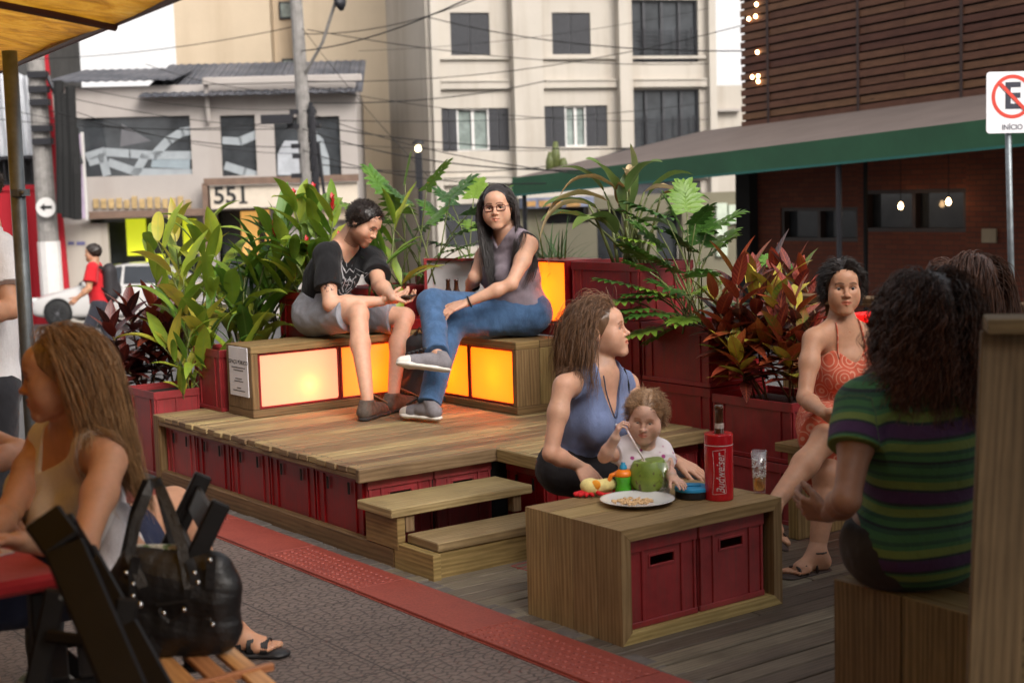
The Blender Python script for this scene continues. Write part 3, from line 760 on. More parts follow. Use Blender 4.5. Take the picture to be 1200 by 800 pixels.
def sheet(name,us,vs,dz,mat,label=None,skirt=0):
    V=[];F=[];U=[]
    for u in us:
        for v in vs:
            p=W(u,v); p[2]=slope(p[1])+dz; V.append(p)
    nv=len(vs)
    for i in range(len(us)-1):
        for j in range(nv-1):
            q=(i*nv+j,(i+1)*nv+j,(i+1)*nv+j+1,i*nv+j+1); F.append(q); U+=[(us[i],vs[j]),(us[i+1],vs[j]),(us[i+1],vs[j+1]),(us[i],vs[j+1])]
    if skirt:
        b=len(V); e=[i*nv+j for i,j in [(len(us)-1,j) for j in range(nv)]]
        for k in e: p=np.array(V[k]); p[2]-=skirt; V.append(p)
        for j in range(nv-1): F.append((e[j],b+j,b+j+1,e[j+1])); U+=[(0,vs[j]),(.1,vs[j]),(.1,vs[j+1]),(0,vs[j+1])]
    o=mesh_obj(name,V,F,mat,uvs=U); tag(o,None,None,None,'structure'); return o
far=[-400,-200,-120,-80,-50,-30,-20,-14,-10,-6,-3,0,1.5,3,4.5,6,8,10,12,14,17,20,24,28,33,40,50,65,80,120,200,400]
sheet('street',far,far,-.12,M['street'])
sheet('sidewalk',[-8,-4,-2,0,1,2,2.93],[-6,-3,0,1,2,3,4,5,6,7,8,9,10,11,12,13,14,16,18,20,24,28,34],0.,M['paver'],skirt=.115)
# tactile strip: slabs with rows of domes, plus a smooth band next to the deck
def tile_mat():
    n=N('orange_red_tactile_concrete'); co=n.coord('Object'); f=n.noise(co,3,6,.7); g=n.noise(co,90,3,.6)
    b=n.ramp(f,[(.3,(.19,.022,.016)),(.7,(.29,.045,.028))]); n.base(n.mix(.35,b,n.ramp(g,[(.3,(.10,.018,.012)),(.75,(.40,.10,.06))]))); n.set(rough=.55); n.bump(g,.4,.004); return n.m
M['tile']=tile_mat()
mb=MB()
ub(mb,2.93,3.19,-3,12,-.1,.0035,1,0)
v=-.4
while v<9.6:
    ub(mb,2.937,3.183,v+.004,v+.786,.001,.014,1,.002,.5)
    v+=.79
o=mb.build('tactile_path',M['tile']); tag(o,kind='structure')
mb=MB(); v=1.6
dom=[(.0125,0),(.011,.003),(.007,.005)]
while v<7.9:
    for u in (2.965,3.005,3.045,3.085,3.125):
        if int((v+.4)/.79)%2==1: mb.lathe(W(u,v,.0138),dom,7,col=.5)
    v+=.04
o=mb.build('tactile_path',M['tile'],smooth=False); tag(o,kind='structure')
# kerb between the strip and the deck: small setts
mb=MB(); v=-.4
while v<9.5:
    l=.11+.03*random.random(); ub(mb,3.193,3.262,v,v+l-.008,-.1,.0+.006*random.random(),1,.006); v+=l
o=mb.build('kerb',plain('grey_kerb_stone',(.10,.085,.075),.8,.3,25,.4)); tag(o,kind='structure')
# lower deck
mb=MB(); v=-.6; 
while v<5.62:
    w=.098; u=3.20+random.uniform(0,.012) if v<5.0 else 3.2
    cuts=[u]+sorted([random.uniform(3.9,5.6)])+[5.95]
    for a,b in zip(cuts[:-1],cuts[1:]): ub(mb,a+.002,b-.002,v,v+w-.009,-.025,.003+random.uniform(-.002,.002),0,.004)
    v+=w
o=mb.build('wooden_deck',M['wood_floor']); tag(o,kind='structure')
# ---------------------------------------------------------------- platform
PZ=.40
plat=thing('platform','raised timber platform on red crates carrying the glowing corner bench','platform',W(3.3,5.6,0))
mb=MB(); v=5.635; 
while v<7.86:
    w=.0925; u0=3.255+random.uniform(-.008,.010)
    cut=random.choice([None,random.uniform(4.2,4.9)]); rz_=random.uniform(-.0015,.0015)
    for a,b in ((u0,5.3),) if cut is None else ((u0,cut),(cut,5.3)): ub(mb,a+.0015,b-.0015,v,v+w-.008,PZ-.028,PZ+rz_,0,.003)
    v+=w
v=5.29
while v<5.62:
    w=.0925; ub(mb,4.035+random.uniform(-.004,.004),5.12,v,min(v+w-.006,5.628),PZ-.028,PZ+random.uniform(-.0015,.0015),0,.003); v+=w
mb.build('deck_top',M['wood_pl'],plat)
mb=MB()
ub(mb,3.245,4.03,5.598,5.628,PZ-.062,PZ+.001,0,.004)      # front edge board
ub(mb,4.005,5.13,5.25,5.283,PZ-.062,PZ+.001,0,.004)
ub(mb,4.000,4.032,5.285,5.595,PZ-.062,PZ+.001,1,.004)
ub(mb,3.262,3.285,5.63,7.86,PZ-.055,PZ-.029,1,.003)
each(mb,'edge_board',M['wood_pl'],plat)
mb=MB()
ub(mb,3.265,3.31,5.36,7.88,-.02,.083,1,.004)              # long bottom beam
ub(mb,3.262,3.335,7.865,7.935,-.02,PZ-.002,2,.004)        # far corner post
ub(mb,3.34,4.0,7.87,7.93,PZ-.1,PZ-.03,0,.004)
ub(mb,5.075,5.125,5.262,5.30,.0,PZ-.063,2,.003)
ub(mb,4.01,5.07,5.262,5.30,.0,.05,0,.003)
each(mb,'base_beam',M['wood'],plat)
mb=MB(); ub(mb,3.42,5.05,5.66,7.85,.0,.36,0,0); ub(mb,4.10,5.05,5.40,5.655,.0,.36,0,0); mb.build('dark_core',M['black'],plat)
def crate_mesh(mb,c,X,Y,w,d,h,slots='hole',open_top=False,soil=None):
    """red plastic crate: centre of base c, X along width, Y depth, front face at -Y"""
    X=nrm(X);Y=nrm(Y);Z=np.cross(X,Y); R=np.array([X,Y,Z]); c=np.asarray(c,float)
    def B(x0,x1,y0,y1,z0,z1,ch=.002): mb.box(c+((x0+x1)/2)*X+((y0+y1)/2)*Y+((z0+z1)/2)*Z,((x1-x0)/2,(y1-y0)/2,(z1-z0)/2),R,0,ch,.5)
    t=.006; hw,hd=w/2,d/2
    for sg,ax in((-1,0),(1,0),(-1,1),(1,1)):
        # each wall recessed, with rim, foot band, corner posts and ribs proud of it
        if ax==0:
            y=sg*hd; a,b=(y,y+t) if sg<0 else (y-t,y)
            ya,yb=(a+.008,b+.008) if sg<0 else (a-.008,b-.008)
            hx,hz0,hz1=(.058,h-.105,h-.072) if slots=='hole' else (.0,.0,.0)
            if slots=='hole':
                B(-hw+.01,-hx,ya,yb,.02,h-.02,0); B(hx,hw-.01,ya,yb,.02,h-.02,0); B(-hx,hx,ya,yb,.02,hz0,0); B(-hx,hx,ya,yb,hz1,h-.02,0)
                for (x0,x1,z0,z1) in((-hx-.008,-hx,hz0-.008,hz1+.008),(hx,hx+.008,hz0-.008,hz1+.008),(-hx,hx,hz0-.008,hz0),(-hx,hx,hz1,hz1+.008)): B(x0,x1,*( (a+.004,b+.002) if sg<0 else (a-.002,b-.004)),z0,z1,.001)
            else: B(-hw+.01,hw-.01,ya,yb,.02,h-.02,0)
            B(-hw,hw,a,b,h-.045,h,.002); B(-hw,hw,a,b,0,.022,.002)
            for x in(-hw+.012,-hw+.075,hw-.075,hw-.012): B(x-.006,x+.006,*( (a+.001,b+.004) if sg<0 else (a-.004,b-.001)),.022,h-.045,.0015)
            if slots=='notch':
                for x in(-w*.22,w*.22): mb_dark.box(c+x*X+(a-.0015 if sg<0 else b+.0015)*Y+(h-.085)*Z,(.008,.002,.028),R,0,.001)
        else:
            x=sg*hw; a,b=(x,x+t) if sg<0 else (x-t,x); xa,xb=(a+.008,b+.008) if sg<0 else (a-.008,b-.008)
            B(xa,xb,-hd+.01,hd-.01,.02,h-.02,0); B(a,b,-hd+t,hd-t,h-.045,h,.002); B(a,b,-hd+t,hd-t,0,.022,.002)
            for y in(-hd+.02,-hd*.33,hd*.33,hd-.02): B(*( (a+.001,b+.004) if sg<0 else (a-.004,b-.001)),y-.006,y+.006,.022,h-.045,.0015)
    B(-hw+.01,hw-.01,-hd+.01,hd-.01,.004,.010,0)
mb_dark=MB()
vs_=[5.66,6.11,6.58,7.03,7.46,7.86]
for a,b in zip(vs_[:-1],vs_[1:]):
    mb=MB(); crate_mesh(mb,W(3.295+.18,(a+b)/2,.05),-AV,BV,b-a-.006,.35,.318,'notch'); mb.build('crate',M['red'],plat)
for a,b in((3.315,3.665),(3.675,4.0)):
    mb=MB(); crate_mesh(mb,W((a+b)/2,5.635+.18,.02),BV,AV,b-a,.35,.318,'hole'); mb.build('crate',M['red'],plat)
mb=MB(); crate_mesh(mb,W(4.045+.13,5.445,.02),-AV,BV,.30,.25,.318,'notch'); mb.build('crate',M['red'],plat)
for a,b in((4.33,4.68),(4.69,5.04)):
    mb=MB(); crate_mesh(mb,W((a+b)/2,5.30+.18,.05),BV,AV,b-a,.34,.28,'hole'); mb.build('crate',M['red'],plat)
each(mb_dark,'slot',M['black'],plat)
mb=MB(); v=5.68
while v<7.86:
    for u_ in (3.30,4.16,5.02):
        for dv in(-.022,.022): mb.lathe(W(u_+random.uniform(-.006,.006),v+dv,PZ+.0012),[(.0042,0),(.0035,.0012)],7,col=.5)
    v+=.0925
mb.build('screws',plain('dark_screw_heads',(.05,.045,.04),.5,.2,30,0,metal=.6),plat)
# steps
st=thing('wooden_steps','two plain timber steps leading from the deck up to the platform','steps',W(3.6,5.4,0))
mb=MB(); ub(mb,3.225,3.985,5.30,5.59,.232,.272,0,.004); mb.build('tread',M['wood_pl'],st)
mb=MB(); ub(mb,3.30,4.0,5.06,5.30,.115,.155,0,.004); mb.build('tread',M['wood_pl'],st)
mb=MB(); ub(mb,3.265,3.305,5.045,5.355,-.01,.113,1,.003); ub(mb,3.262,3.302,5.315,5.585,.085,.230,1,.003); ub(mb,3.305,3.95,5.07,5.105,-.01,.113,0,.003)
each(mb,'riser',M['wood'],st)
mb=MB(); ub(mb,3.885,3.93,5.315,5.36,.157,.230,2,.002); ub(mb,3.305,3.35,5.315,5.36,.157,.230,2,.002); each(mb,'post',M['wood_pl'],st)
# ---------------------------------------------------------------- glowing benches
def light(loc,e,c,r=.03,name='bulb_light'):
    l=bpy.data.lights.new(name,'POINT'); l.energy=e; l.color=c; l.shadow_soft_size=r; o=bpy.data.objects.new(name,l); COL.objects.link(o); o.location=Vector(loc); return o
def rounded(w,h,r=.018,n=4):
    P=[]
    for cx,cy,a0 in((w/2-r,h/2-r,0),(-w/2+r,h/2-r,90),(-w/2+r,-h/2+r,180),(w/2-r,-h/2+r,270)):
        for k in range(n+1): a=math.radians(a0+90*k/n); P.append((cx+r*math.cos(a),cy+r*math.sin(a)))
    return P
def light_crate(par,c,X,Nn,w,h,mat,e,bulb=(0,0),col=(1,.85,.3),back=.10):
    """crate lying on its side: red rim, backlit acrylic panel. c centre of the face, X width dir, Nn outward"""
    X=nrm(X);Nn=nrm(Nn); mb=MB(); R=np.array([X,-Nn,ZV]); t=.012
    for (x0,x1,z0,z1) in((-w/2,-w/2+t,-h/2,h/2),(w/2-t,w/2,-h/2,h/2),(-w/2+t,w/2-t,h/2-t,h/2),(-w/2+t,w/2-t,-h/2,-h/2+t)):
        mb.box(c+X*(x0+x1)/2+ZV*(z0+z1)/2-Nn*.13,((x1-x0)/2,.13,(z1-z0)/2),R,0,.001,.5)
    mb.box(c-Nn*.258,(w/2,.004,h/2),R,0,0,.5)
    fr=mb.build('crate',M['red'],par)
    mb=MB(); mb.prism(rounded(w-.022,h-.022),c-Nn*.012,X,ZV,Nn,.006,.5); mb.build('light_panel',mat,par)
    light(c+X*bulb[0]+ZV*bulb[1]-Nn*back,e,col)
BZ=PZ+.002
lb=thing('light_bench','long timber bench with pinkish white and amber glowing panels under the seated man','bench',W(3.6,7.34,PZ))
def bench_box(mb,u0,u1,v0,v1,z0,z1,t=.042,long='u'):
    if long=='u':
        w=(v1-v0)/2
        for k in range(2):
            ub(mb,u0,u1,v0+k*w,v0+(k+1)*w-.003,z1-t,z1,0,.003); 
        ub(mb,u0,u1,v0,v1,z0,z0+t,0,.003)
        for a,b in((u0,u0+t),(u1-t,u1)):
            for k in range(2): ub(mb,a,b,v0+.0005+k*w,v0+(k+1)*w-.004,z0+t+.001,z1-t-.001,2,.003)
    else:
        w=(u1-u0)/2
        for k in range(2): ub(mb,u0+k*w,u0+(k+1)*w-.003,v0,v1,z1-t,z1,1,.003)
        ub(mb,u0,u1,v0,v1,z0,z0+t,1,.003)
        for a,b in((v0,v0+t),(v1-t,v1)):
            for k in range(2): ub(mb,u0+.0005+k*w,u0+(k+1)*w-.004,a,b,z0+t+.001,z1-t-.001,2,.003)
mb=MB(); bench_box(mb,3.60,5.0,7.335,7.65,BZ,.80); mb.build('wooden_frame',M['wood'],lb)
zc=(BZ+.80)/2; hh=.80-BZ-.084-.004
for (a,b,mt,e,bl,cc,bk) in((3.65,4.165,'glow_white',5.,(.06,-.05),(1,.75,.25),.05),(4.17,4.64,'glow',17.,(-.02,-.03),(1,.62,.15),.09)):
    light_crate(lb,W((a+b)/2,7.352,zc),BV,-AV,b-a,hh,M[mt],e,bl,cc,bk)
mb=MB(); ub(mb,3.5925,3.5985,7.37,7.60,.515,.79,1,.001,.5); po=mb.build('poster',plain('white_poster_paper',(.62,.60,.62),.6,.05,10,0),lb); po['label']='white public notice sheet on the bench end'
ink=plain('black_print',(.02,.02,.025),.6,0,5,0)
text_mesh('ESPAÇO PÚBLICO',.030,ink,W(3.5920,7.485,.705),-AV,ZV,po,depth=.0004,bold=.0006)
mb=MB()
for z,w_ in((.675,.17),(.660,.12),(.612,.08),(.598,.11),(.560,.05),(.545,.15)):
    ub(mb,3.5915,3.5922,7.485-w_/2,7.485+w_/2,z-.0025,z+.0025,1,0)
mb.build('small_print',ink,po)
lb2=thing('light_bench','short timber bench end with amber glowing panels under the woman in jeans','bench',W(4.7,6.33,PZ))
mb=MB(); bench_box(mb,4.675,5.0,6.33,7.325,BZ,.80,long='v'); mb.build('wooden_frame',M['wood'],lb2)
for (a,b) in((6.375,6.805),(6.81,7.26)):
    light_crate(lb2,W(4.692,(a+b)/2,zc),-AV,-BV,b-a,hh,M['glow'],17.,(.02*random.uniform(-1,1),.0),(1,.62,.15),.09)
ul=thing('light_crate','amber glowing crate set on end behind the seated woman in jeans','light',W(5.05,6.5,.85))
light_crate(ul,W(5.045,6.56,1.045),-AV,-BV,.42,.35,M['glow'],17.,(0,-.02),(1,.62,.15),.09)
mb=MB(); ub(mb,5.03,5.40,6.33,7.0,.80,.864,1,.003); mb.build('crate_foot',M['red'],ul)
# ---------------------------------------------------------------- red planters
def planter(u0,u1,v0,v1,z0,z1,label,slots='none',rows=1,group='red crate planters',mat='red',rim=True):
    r=thing('planter',label,'planter',W((u0+u1)/2,(v0+v1)/2,z0),group=group)
    hh_=(z1-z0)/rows
    for k in range(rows):
        mb=MB(); crate_mesh(mb,W((u0+u1)/2,(v0+v1)/2,z0+k*hh_+.001),-AV,BV,v1-v0-.006,u1-u0-.004,hh_-.004,slots); mb.build('crate',M[mat],r)
    mb=MB(); g=24; 
    mb.box(W((u0+u1)/2,(v0+v1)/2,z1-.07),((u1-u0)/2-.016,(v1-v0)/2-.016,.03),MUV,0,.01); mb.build('soil',M['soil'],r); return r
M['soil']=plain('dark_soil',(.018,.012,.008),.95,.5,60,.8)
planter(5.06,5.46,5.76,6.325,.0,1.22,'tall red crate stack beside the glowing crate, holding the dried banana leaves',rows=4)
planter(5.06,5.46,5.24,5.755,.0,.915,'red crate stack of middle height behind the mother, with split leaved foliage',rows=3)
planter(5.06,5.46,4.70,5.235,.0,.59,'low red crate planter with crotons behind the red cooler',rows=2)
planter(4.15,4.62,7.66,8.05,.55,1.05,'red planter behind the seated man, holding flowering shoots',rows=1)
planter(3.58,4.14,7.70,8.06,.40,.76,'red planter behind the long bench by the grassy palm',rows=1)
planter(3.30,3.72,8.0,8.42,.02,.52,'bright red planter at the left end of the platform with dark croton',rows=1)
planter(5.02,5.44,7.45,7.86,.8,1.10,'red planter in the inner corner far behind the woman in jeans',rows=1)
planter(4.70,5.0,7.665,8.05,.55,1.05,'red planter with split leaves beside the pale panel',rows=1)
mb=MB(); ub(mb,3.0,3.56,7.96,7.99,-.1,.1,0,.003)
# pale panel between the two seated people with two bottles in front
pn=thing('unlit_crate','pale grey panel in a dark red crate frame behind the two brown bottles','panel',W(4.66,7.5,.8))
P0=D(496,304,8.95); P1=D(575,304,9.0); Xp=nrm(P1-P0); Wd=np.linalg.norm(P1-P0); Np=np.cross(Xp,ZV); cpt=(P0+P1)/2; hz=.20; cz=P0[2]-hz
mb=MB(); R_=np.array([Xp,-Np,ZV]); cc=np.array([cpt[0],cpt[1],cz])
for (x0,x1,z0,z1) in((-Wd/2,-Wd/2+.018,-hz,hz),(Wd/2-.018,Wd/2,-hz,hz),(-Wd/2+.018,Wd/2-.018,hz-.014,hz),(-Wd/2+.018,Wd/2-.018,-hz,-hz+.014)):
    mb.box(cc+Xp*(x0+x1)/2+ZV*(z0+z1)/2,((x1-x0)/2,.03,(z1-z0)/2),R_,0,.002)
mb.build('frame',M['red'],pn)
mb=MB(); mb.box(cc-Np*.005,(Wd/2-.019,.006,hz-.015),R_,0,0); mb.build('panel',plain('unlit_white_acrylic',(.42,.40,.40),.35,.12,4,0),pn)
mb=MB(); ub(mb,4.55,5.0,7.42,7.655,.803,.862,0,.003); mb.build('ledge',M['red'],pn)
# ---------------------------------------------------------------- table
tb=thing('crate_table','low timber table boxed around two red crates, set with food and drinks','table',W(3.68,4.12,0))
TZ=.42; u0,u1,v0,v1=3.275,4.085,3.85,4.41; t=.045
mb=MB(); w=(v1-v0)/4
for k in range(4): 
    # mitred boards: top
    a=v0+k*w; b=a+w-.005
    poly=[(u0,TZ),(u0+t,TZ-t),(u1-t,TZ-t),(u1,TZ)]
    def pr(poly):
        Vv=[W(p[0],a,p[1]) for p in poly]+[W(p[0],b,p[1]) for p in poly]; n=len(poly); ou=random.random()*9; ov=random.random()*9
        fs=[tuple(range(n))[::-1],tuple(range(n,2*n))]+[(i,(i+1)%n,n+(i+1)%n,n+i) for i in range(n)]
        horiz=abs(poly[0][0]-poly[-1][0])>abs(poly[0][1]-poly[-1][1])
        uvs=[]
        for f in fs:
            row=[]
            for i in f:
                p=poly[i%n]; q=p[0] if horiz else p[1]; o_=p[1] if horiz else p[0]; row.append((ou+q,ov+o_+(0 if i<n else w)))
            uvs.append(row)
        return Vv,fs,uvs
    if k==0: parts_={'tabletop':MB(),'side_panel':MB(),'side_panel ':MB(),'bottom_board':MB()}
    parts_['tabletop'].add(*pr(poly))
    parts_['side_panel'].add(*pr([(u0,0.002),(u0+t,t),(u0+t,TZ-t-.001),(u0,TZ-.001)]))
    parts_['side_panel '].add(*pr([(u1-t,t),(u1,0.002),(u1,TZ-.001),(u1-t,TZ-t-.001)]))
    parts_['bottom_board'].add(*pr([(u0,.004),(u1,.004),(u1-t,t),(u0+t,t)]))
for k_,m_ in parts_.items(): m_.build(k_.strip(),M['wood_table'],tb)
for a,b in((3.325,3.665),(3.675,4.015)):
    mb=MB(); crate_mesh(mb,W((a+b)/2,3.875+.22,.046),BV,AV,b-a,.44,.322,'hole'); mb.build('crate',M['red'],tb)
# ---------------------------------------------------------------- near bench with tall slatted back (right foreground)
nb=thing('high_back_bench','timber box bench with a tall slatted back, the woman in green sitting on it','bench',W(3.5,2.7,0))
c1=G(976,677,.44); c2=G(1131,718,.44)
e1=nrm(c2-c1); n1=np.cross(e1,ZV)  # towards the camera-left
if n1@np.array([0,1.,0])>0: n1=-n1
L=np.linalg.norm(c2-c1); R1=np.array([e1,-n1,ZV])
mb=MB(); dep=.62
for k in range(4):
    wk=(L+.55)/4
    mb.box(c1+e1*(wk*(k+.5))-ZV*(.22)-n1*.02,(wk/2-.002,.02,.22),R1,2,.003)
for k in range(5): mb.box(c1+e1*(L+.55)/2-n1*(.04+dep/5*(k+.5))-ZV*.0225,((L+.55)/2,dep/10-.002,.0215),R1,0,.003)
for k in range(5): mb.box(c1+e1*.022-n1*(.04+dep/5*(k+.5))-ZV*.245,(.0215,dep/10-.002,.195),R1,2,.003)
mb.build('box_seat',M['wood_dark'],nb)
# leaning post (side of the back)
pt=D(1180,388,3.42); pb=D(1163,830,3.30); ax=nrm(pt-pb); sd=nrm(np.cross(ax,np.array([.2,1,0])))
mb=MB(); mb.board(pb-ax*.35,pt,.118,.04,up=np.cross(sd,ax),ch=.004); mb.build('side_post',M['wood_dark'],nb)
mb=MB()
for k in range(9):
    c=pt-ax*(.09+.117*k)+sd*.0
    mb.board(c+np.array([.045,.05,0]),c+np.array([.75,-.12,0]),.104,.03,up=np.array([0,-1.,.05]),ch=.003)
mb.build('back_slats',M['wood_dark'],nb)
mb=MB(); mb.board(pt+np.array([-.05,.0,.018]),pt+np.array([.8,-.2,.018]),.14,.035,ch=.003); mb.build('top_rail',M['wood_dark'],nb)
# ---------------------------------------------------------------- coral woman's bench and the street-side rail
cb=thing('bench','plain timber bench under the woman in the coral dress','bench',W(5.2,4.0,0))
mb=MB()
for k in range(4): ub(mb,4.86+.1*k,4.957+.1*k,3.0,4.62,.40,.44,1,.003)
mb.build('seat',M['wood'],cb)
mb=MB(); 
for v_ in(3.1,4.5): ub(mb,4.88,5.24,v_,v_+.06,0.004,.398,2,.003)
each(mb,'leg',M['wood'],cb)
fr=thing('timber_rail','long weathered timber rail with red lit crates below it along the street side','rail',W(5.75,3.5,0))
mb=MB(); r0=onu(925,349,5.75); r1=onu(1215,362,5.75); mb.board(r0,r1,.14,.045,ch=.004); mb.build('top_rail',M['wood'],fr)
v0_,v1_=uv(r1)[1],uv(r0)[1]; zt=(r0[2]+r1[2])/2-.03
mb=MB()
for z in np.arange(.1,.62,.11): ub(mb,5.74,5.765,v1_-.9,v1_+.0,z,z+.10,1,.003)
for k in range(6): ub(mb,5.735,5.775,v0_+(v1_-v0_)*k/5-.04,v0_+(v1_-v0_)*k/5+.04,0,zt-.002,2,.003)
each(mb,'board',M['wood'],fr)
def redglow():
    n=N('backlit_red_crate'); n.base((.5,.01,.01)); n.p.inputs['Emission Color'].default_value=(1,.01,.008,1); n.p.inputs['Emission Strength'].default_value=.9; return n.m
mb=MB(); ub(mb,5.79,6.1,v0_-.1,v1_-.3,zt-.36,zt-.05,1,.01); o=mb.build('lit_crate',redglow(),fr)
# ================================================================ buildings across the street
def stucco(name,c,dirt=(.5,.42,.34),amt=.5,sc=.35,rough=.9):
    n=N(name); co=n.coord('Object'); f=n.noise(co,sc,6,.65); g=n.noise(n.mapping(co,(1.2,1.2,.12)),1.3,5,.6); h=n.noise(co,9,4)
    c=np.array(c); b=n.ramp(f,[(.3,tuple(c*.9)),(.7,tuple(np.minimum(1,c*1.06)))])
    b=n.mix(n.math('MULTIPLY',n.ramp(g,[(.5,(0,0,0)),(.8,(1,1,1))]),amt),b,tuple(c*np.array(dirt)))
    n.base(b); n.set(rough=rough,spec=.2); n.bump(h,.2,.02); return n.m
M['white_wall']=stucco('weathered_white_render',(.47,.43,.375))
M['beige_wall']=stucco('beige_render',(.56,.455,.33),amt=.25)
M['grey_wall']=stucco('grey_shop_render',(.40,.365,.34),amt=.2)
M['shutter']=plain('dark_shutter',(.035,.036,.042),.5,.3,20,.2)
M['glass']=plain('dark_window_glass',(.045,.05,.055),.08,.4,1.5,0,spec=.6)
M['glass_pale']=plain('curtained_glass',(.22,.26,.24),.2,.35,3,0)
M['white_frame']=plain('white_window_frame',(.62,.60,.58),.5,.05,10,0)
M['rail_dark']=plain('dark_railing',(.03,.03,.035),.5,0,5,0,metal=.5)
class Facade:
    def __init__(s,x,y,dep,yaw):
        s.P=D(x,y,dep); s.P[2]=0; s.e=np.array([math.sin(yaw),math.cos(yaw),0]); s.n=np.cross(s.e,ZV)
        if s.n@(CP-s.P)<0: s.n=-s.n
        s.R=np.array([s.e,-s.n,ZV])
    def at(s,x,y):
        q=ray(x,y); t=((s.P-CP)@s.n)/(q@s.n); p=CP+q*t; return (p-s.P)@s.e,p[2]
    def rect(s,x0,y0,x1,y1):
        a=s.at(x0,y0);b=s.at(x1,y0);c=s.at(x0,y1);d=s.at(x1,y1)
        return (a[0]+c[0])/2,(b[0]+d[0])/2,(c[1]+d[1])/2,(a[1]+b[1])/2
    def w(s,a,z,o=0): return s.P+s.e*a+ZV*z+s.n*o
    def box(s,mb,s0,s1,z0,z1,o0,o1,grain=0,ch=0,col=None):
        mb.box(s.w((s0+s1)/2,(z0+z1)/2,(o0+o1)/2),(abs(s1-s0)/2,abs(o1-o0)/2,abs(z1-z0)/2),s.R,grain,ch,col)
    def wall(s,mb,s0,s1,z0,z1,holes,th=.25,o=0):
        xs=sorted({s0,s1}|{h[0] for h in holes}|{h[1] for h in holes}); xs=[x for x in xs if s0<=x<=s1]
        for a,b in zip(xs[:-1],xs[1:]):
            if b-a<1e-4: continue
            hs=sorted([(h[2],h[3]) for h in holes if h[0]<=a+1e-5 and h[1]>=b-1e-5]); z=z0
            for h0,h1 in hs+[(z1,z1)]:
                if h0>z+1e-4: s.box(mb,a,b,z,min(h0,z1),o-th,o)
                z=max(z,h1)
def window(F,par,r,kind='shut',depth=.18):
    s0,s1,z0,z1=r
    mb=MB(); 
    if kind=='shut':
        m=(s0+s1)/2
        for a,b in((s0,m-.01),(m+.01,s1)): F.box(mb,a,b,z0,z1,-.10,-.06)
        z=z0+.04
        while z<z1-.03:
            for a,b in((s0+.05,m-.05),(m+.05,s1-.05)): F.box(mb,a,b,z,z+.03,-.06,-.045)
            z+=.06
        w=mb.build('window',M['shutter'],par); return w
    F.box(mb,s0,s1,z0,z0+.05,-.16,-.08); F.box(mb,s0,s1,z1-.05,z1,-.16,-.08); F.box(mb,s0,s0+.05,z0+.05,z1-.05,-.16,-.08); F.box(mb,s1-.05,s1,z0+.05,z1-.05,-.16,-.08)
    n=2 if kind=='two' else (4 if kind=='grid' else 1)
    for k in range(1,n): x=s0+(s1-s0)*k/n; F.box(mb,x-.04,x+.04,z0+.05,z1-.05,-.15,-.09)
    w=mb.build('window',M['white_frame'] if kind!='grid' else M['shutter'],par)
    mb=MB(); F.box(mb,s0,s1,z0,z1,-.20,-.17); mb.build('pane',M['glass_pale'] if kind=='two' else M['glass'],w); return w
GZ=lambda Y: slope(Y)-.12
# ---- white apartment block
F1=Facade(505,220,42,math.radians(74))
ap=thing('apartment_building','weathered white apartment block with dark shutters and projecting pillars','building',(*F1.w(4,0)[:2],GZ(42)))
s_end=F1.at(836,100)[0]; zt=26.; zb=GZ(46)
upper=[F1.rect(528,15,574,65),F1.rect(647,15,692,64),F1.rect(735,0,818,73)]
lower=[F1.rect(517,127,597,177),F1.rect(635,124,712,172),F1.rect(738,105,820,175)]
fl=F1.rect(528,-98,574,15); H_=F1.at(550,15)[1]-F1.at(550,128)[1]
more=[(a[0],a[1],a[2]+k*H_,a[3]+k*H_) for a in upper for k in(1,2,3,4)]+[(a[0],a[1],a[2]-H_,a[3]-H_) for a in lower]
mb=MB(); holes=upper+lower+more; F1.wall(mb,0,s_end,zb,zt,holes); F1.box(mb,0,.25,zb,zt,-9,-.26); F1.box(mb,s_end-.25,s_end,zb,zt,-9,-.26); F1.box(mb,0,s_end,zb,zt,-9.3,-9.01); F1.box(mb,0,s_end,zt,zt+.3,-9.3,0.3)
mb.build('wall',M['white_wall'],ap)
mb=MB()
for (x0,x1,o) in((505,514,.22),(598,632,.42),(722,737,.35),(828,836,.25)):
    a=F1.at(x0,100)[0];b=F1.at(x1,100)[0]; F1.box(mb,a,b,zb,zt,.001,o,2)
each(mb,'pillar',M['white_wall'],ap)
mb=MB()
for x0,x1 in((515,597),(633,721),(738,827)):
    a=F1.at(x0,100)[0];b=F1.at(x1,100)[0]
    for k in range(-1,6):
        z=F1.at(550,103)[1]+k*H_
        F1.box(mb,a,b,z-.04,z+.16,.001,.14); F1.box(mb,a,b,z+.16,z+.20,.001,.18)
    for k in range(0,5):
        z=F1.at(550,66)[1]+k*H_; F1.box(mb,a,b,z-.10,z-.02,.001,.10)
each(mb,'ledge',M['white_wall'],ap)
for r in upper[:2]: window(F1,ap,r,'shut')
window(F1,ap,upper[2],'grid')
for i,r in enumerate(more): window(F1,ap,r,'grid' if (i//4)%3==2 else 'shut')
for r,(xa,xb) in((lower[0],(536,574)),(lower[1],(663,688))):
    a=F1.at(xa,150)[0];b=F1.at(xb,150)[0]; window(F1,ap,(r[0],a,r[2],r[3]),'shut'); window(F1,ap,(b,r[1],r[2],r[3]),'shut'); window(F1,ap,(a,b,r[2],r[3]),'two')
window(F1,ap,lower[2],'grid')
for r in(upper[2],lower[2]):
    mb=MB(); s0,s1,z0,z1=r
    for z in np.arange(z0+.05,z0+1.0,.12): F1.box(mb,s0,s1,z,z+.02,.02,.04)
    for s_ in np.arange(s0,s1,.5): F1.box(mb,s_,s_+.03,z0,z0+1.0,.02,.05)
    mb.build('railing',M['rail_dark'],ap)
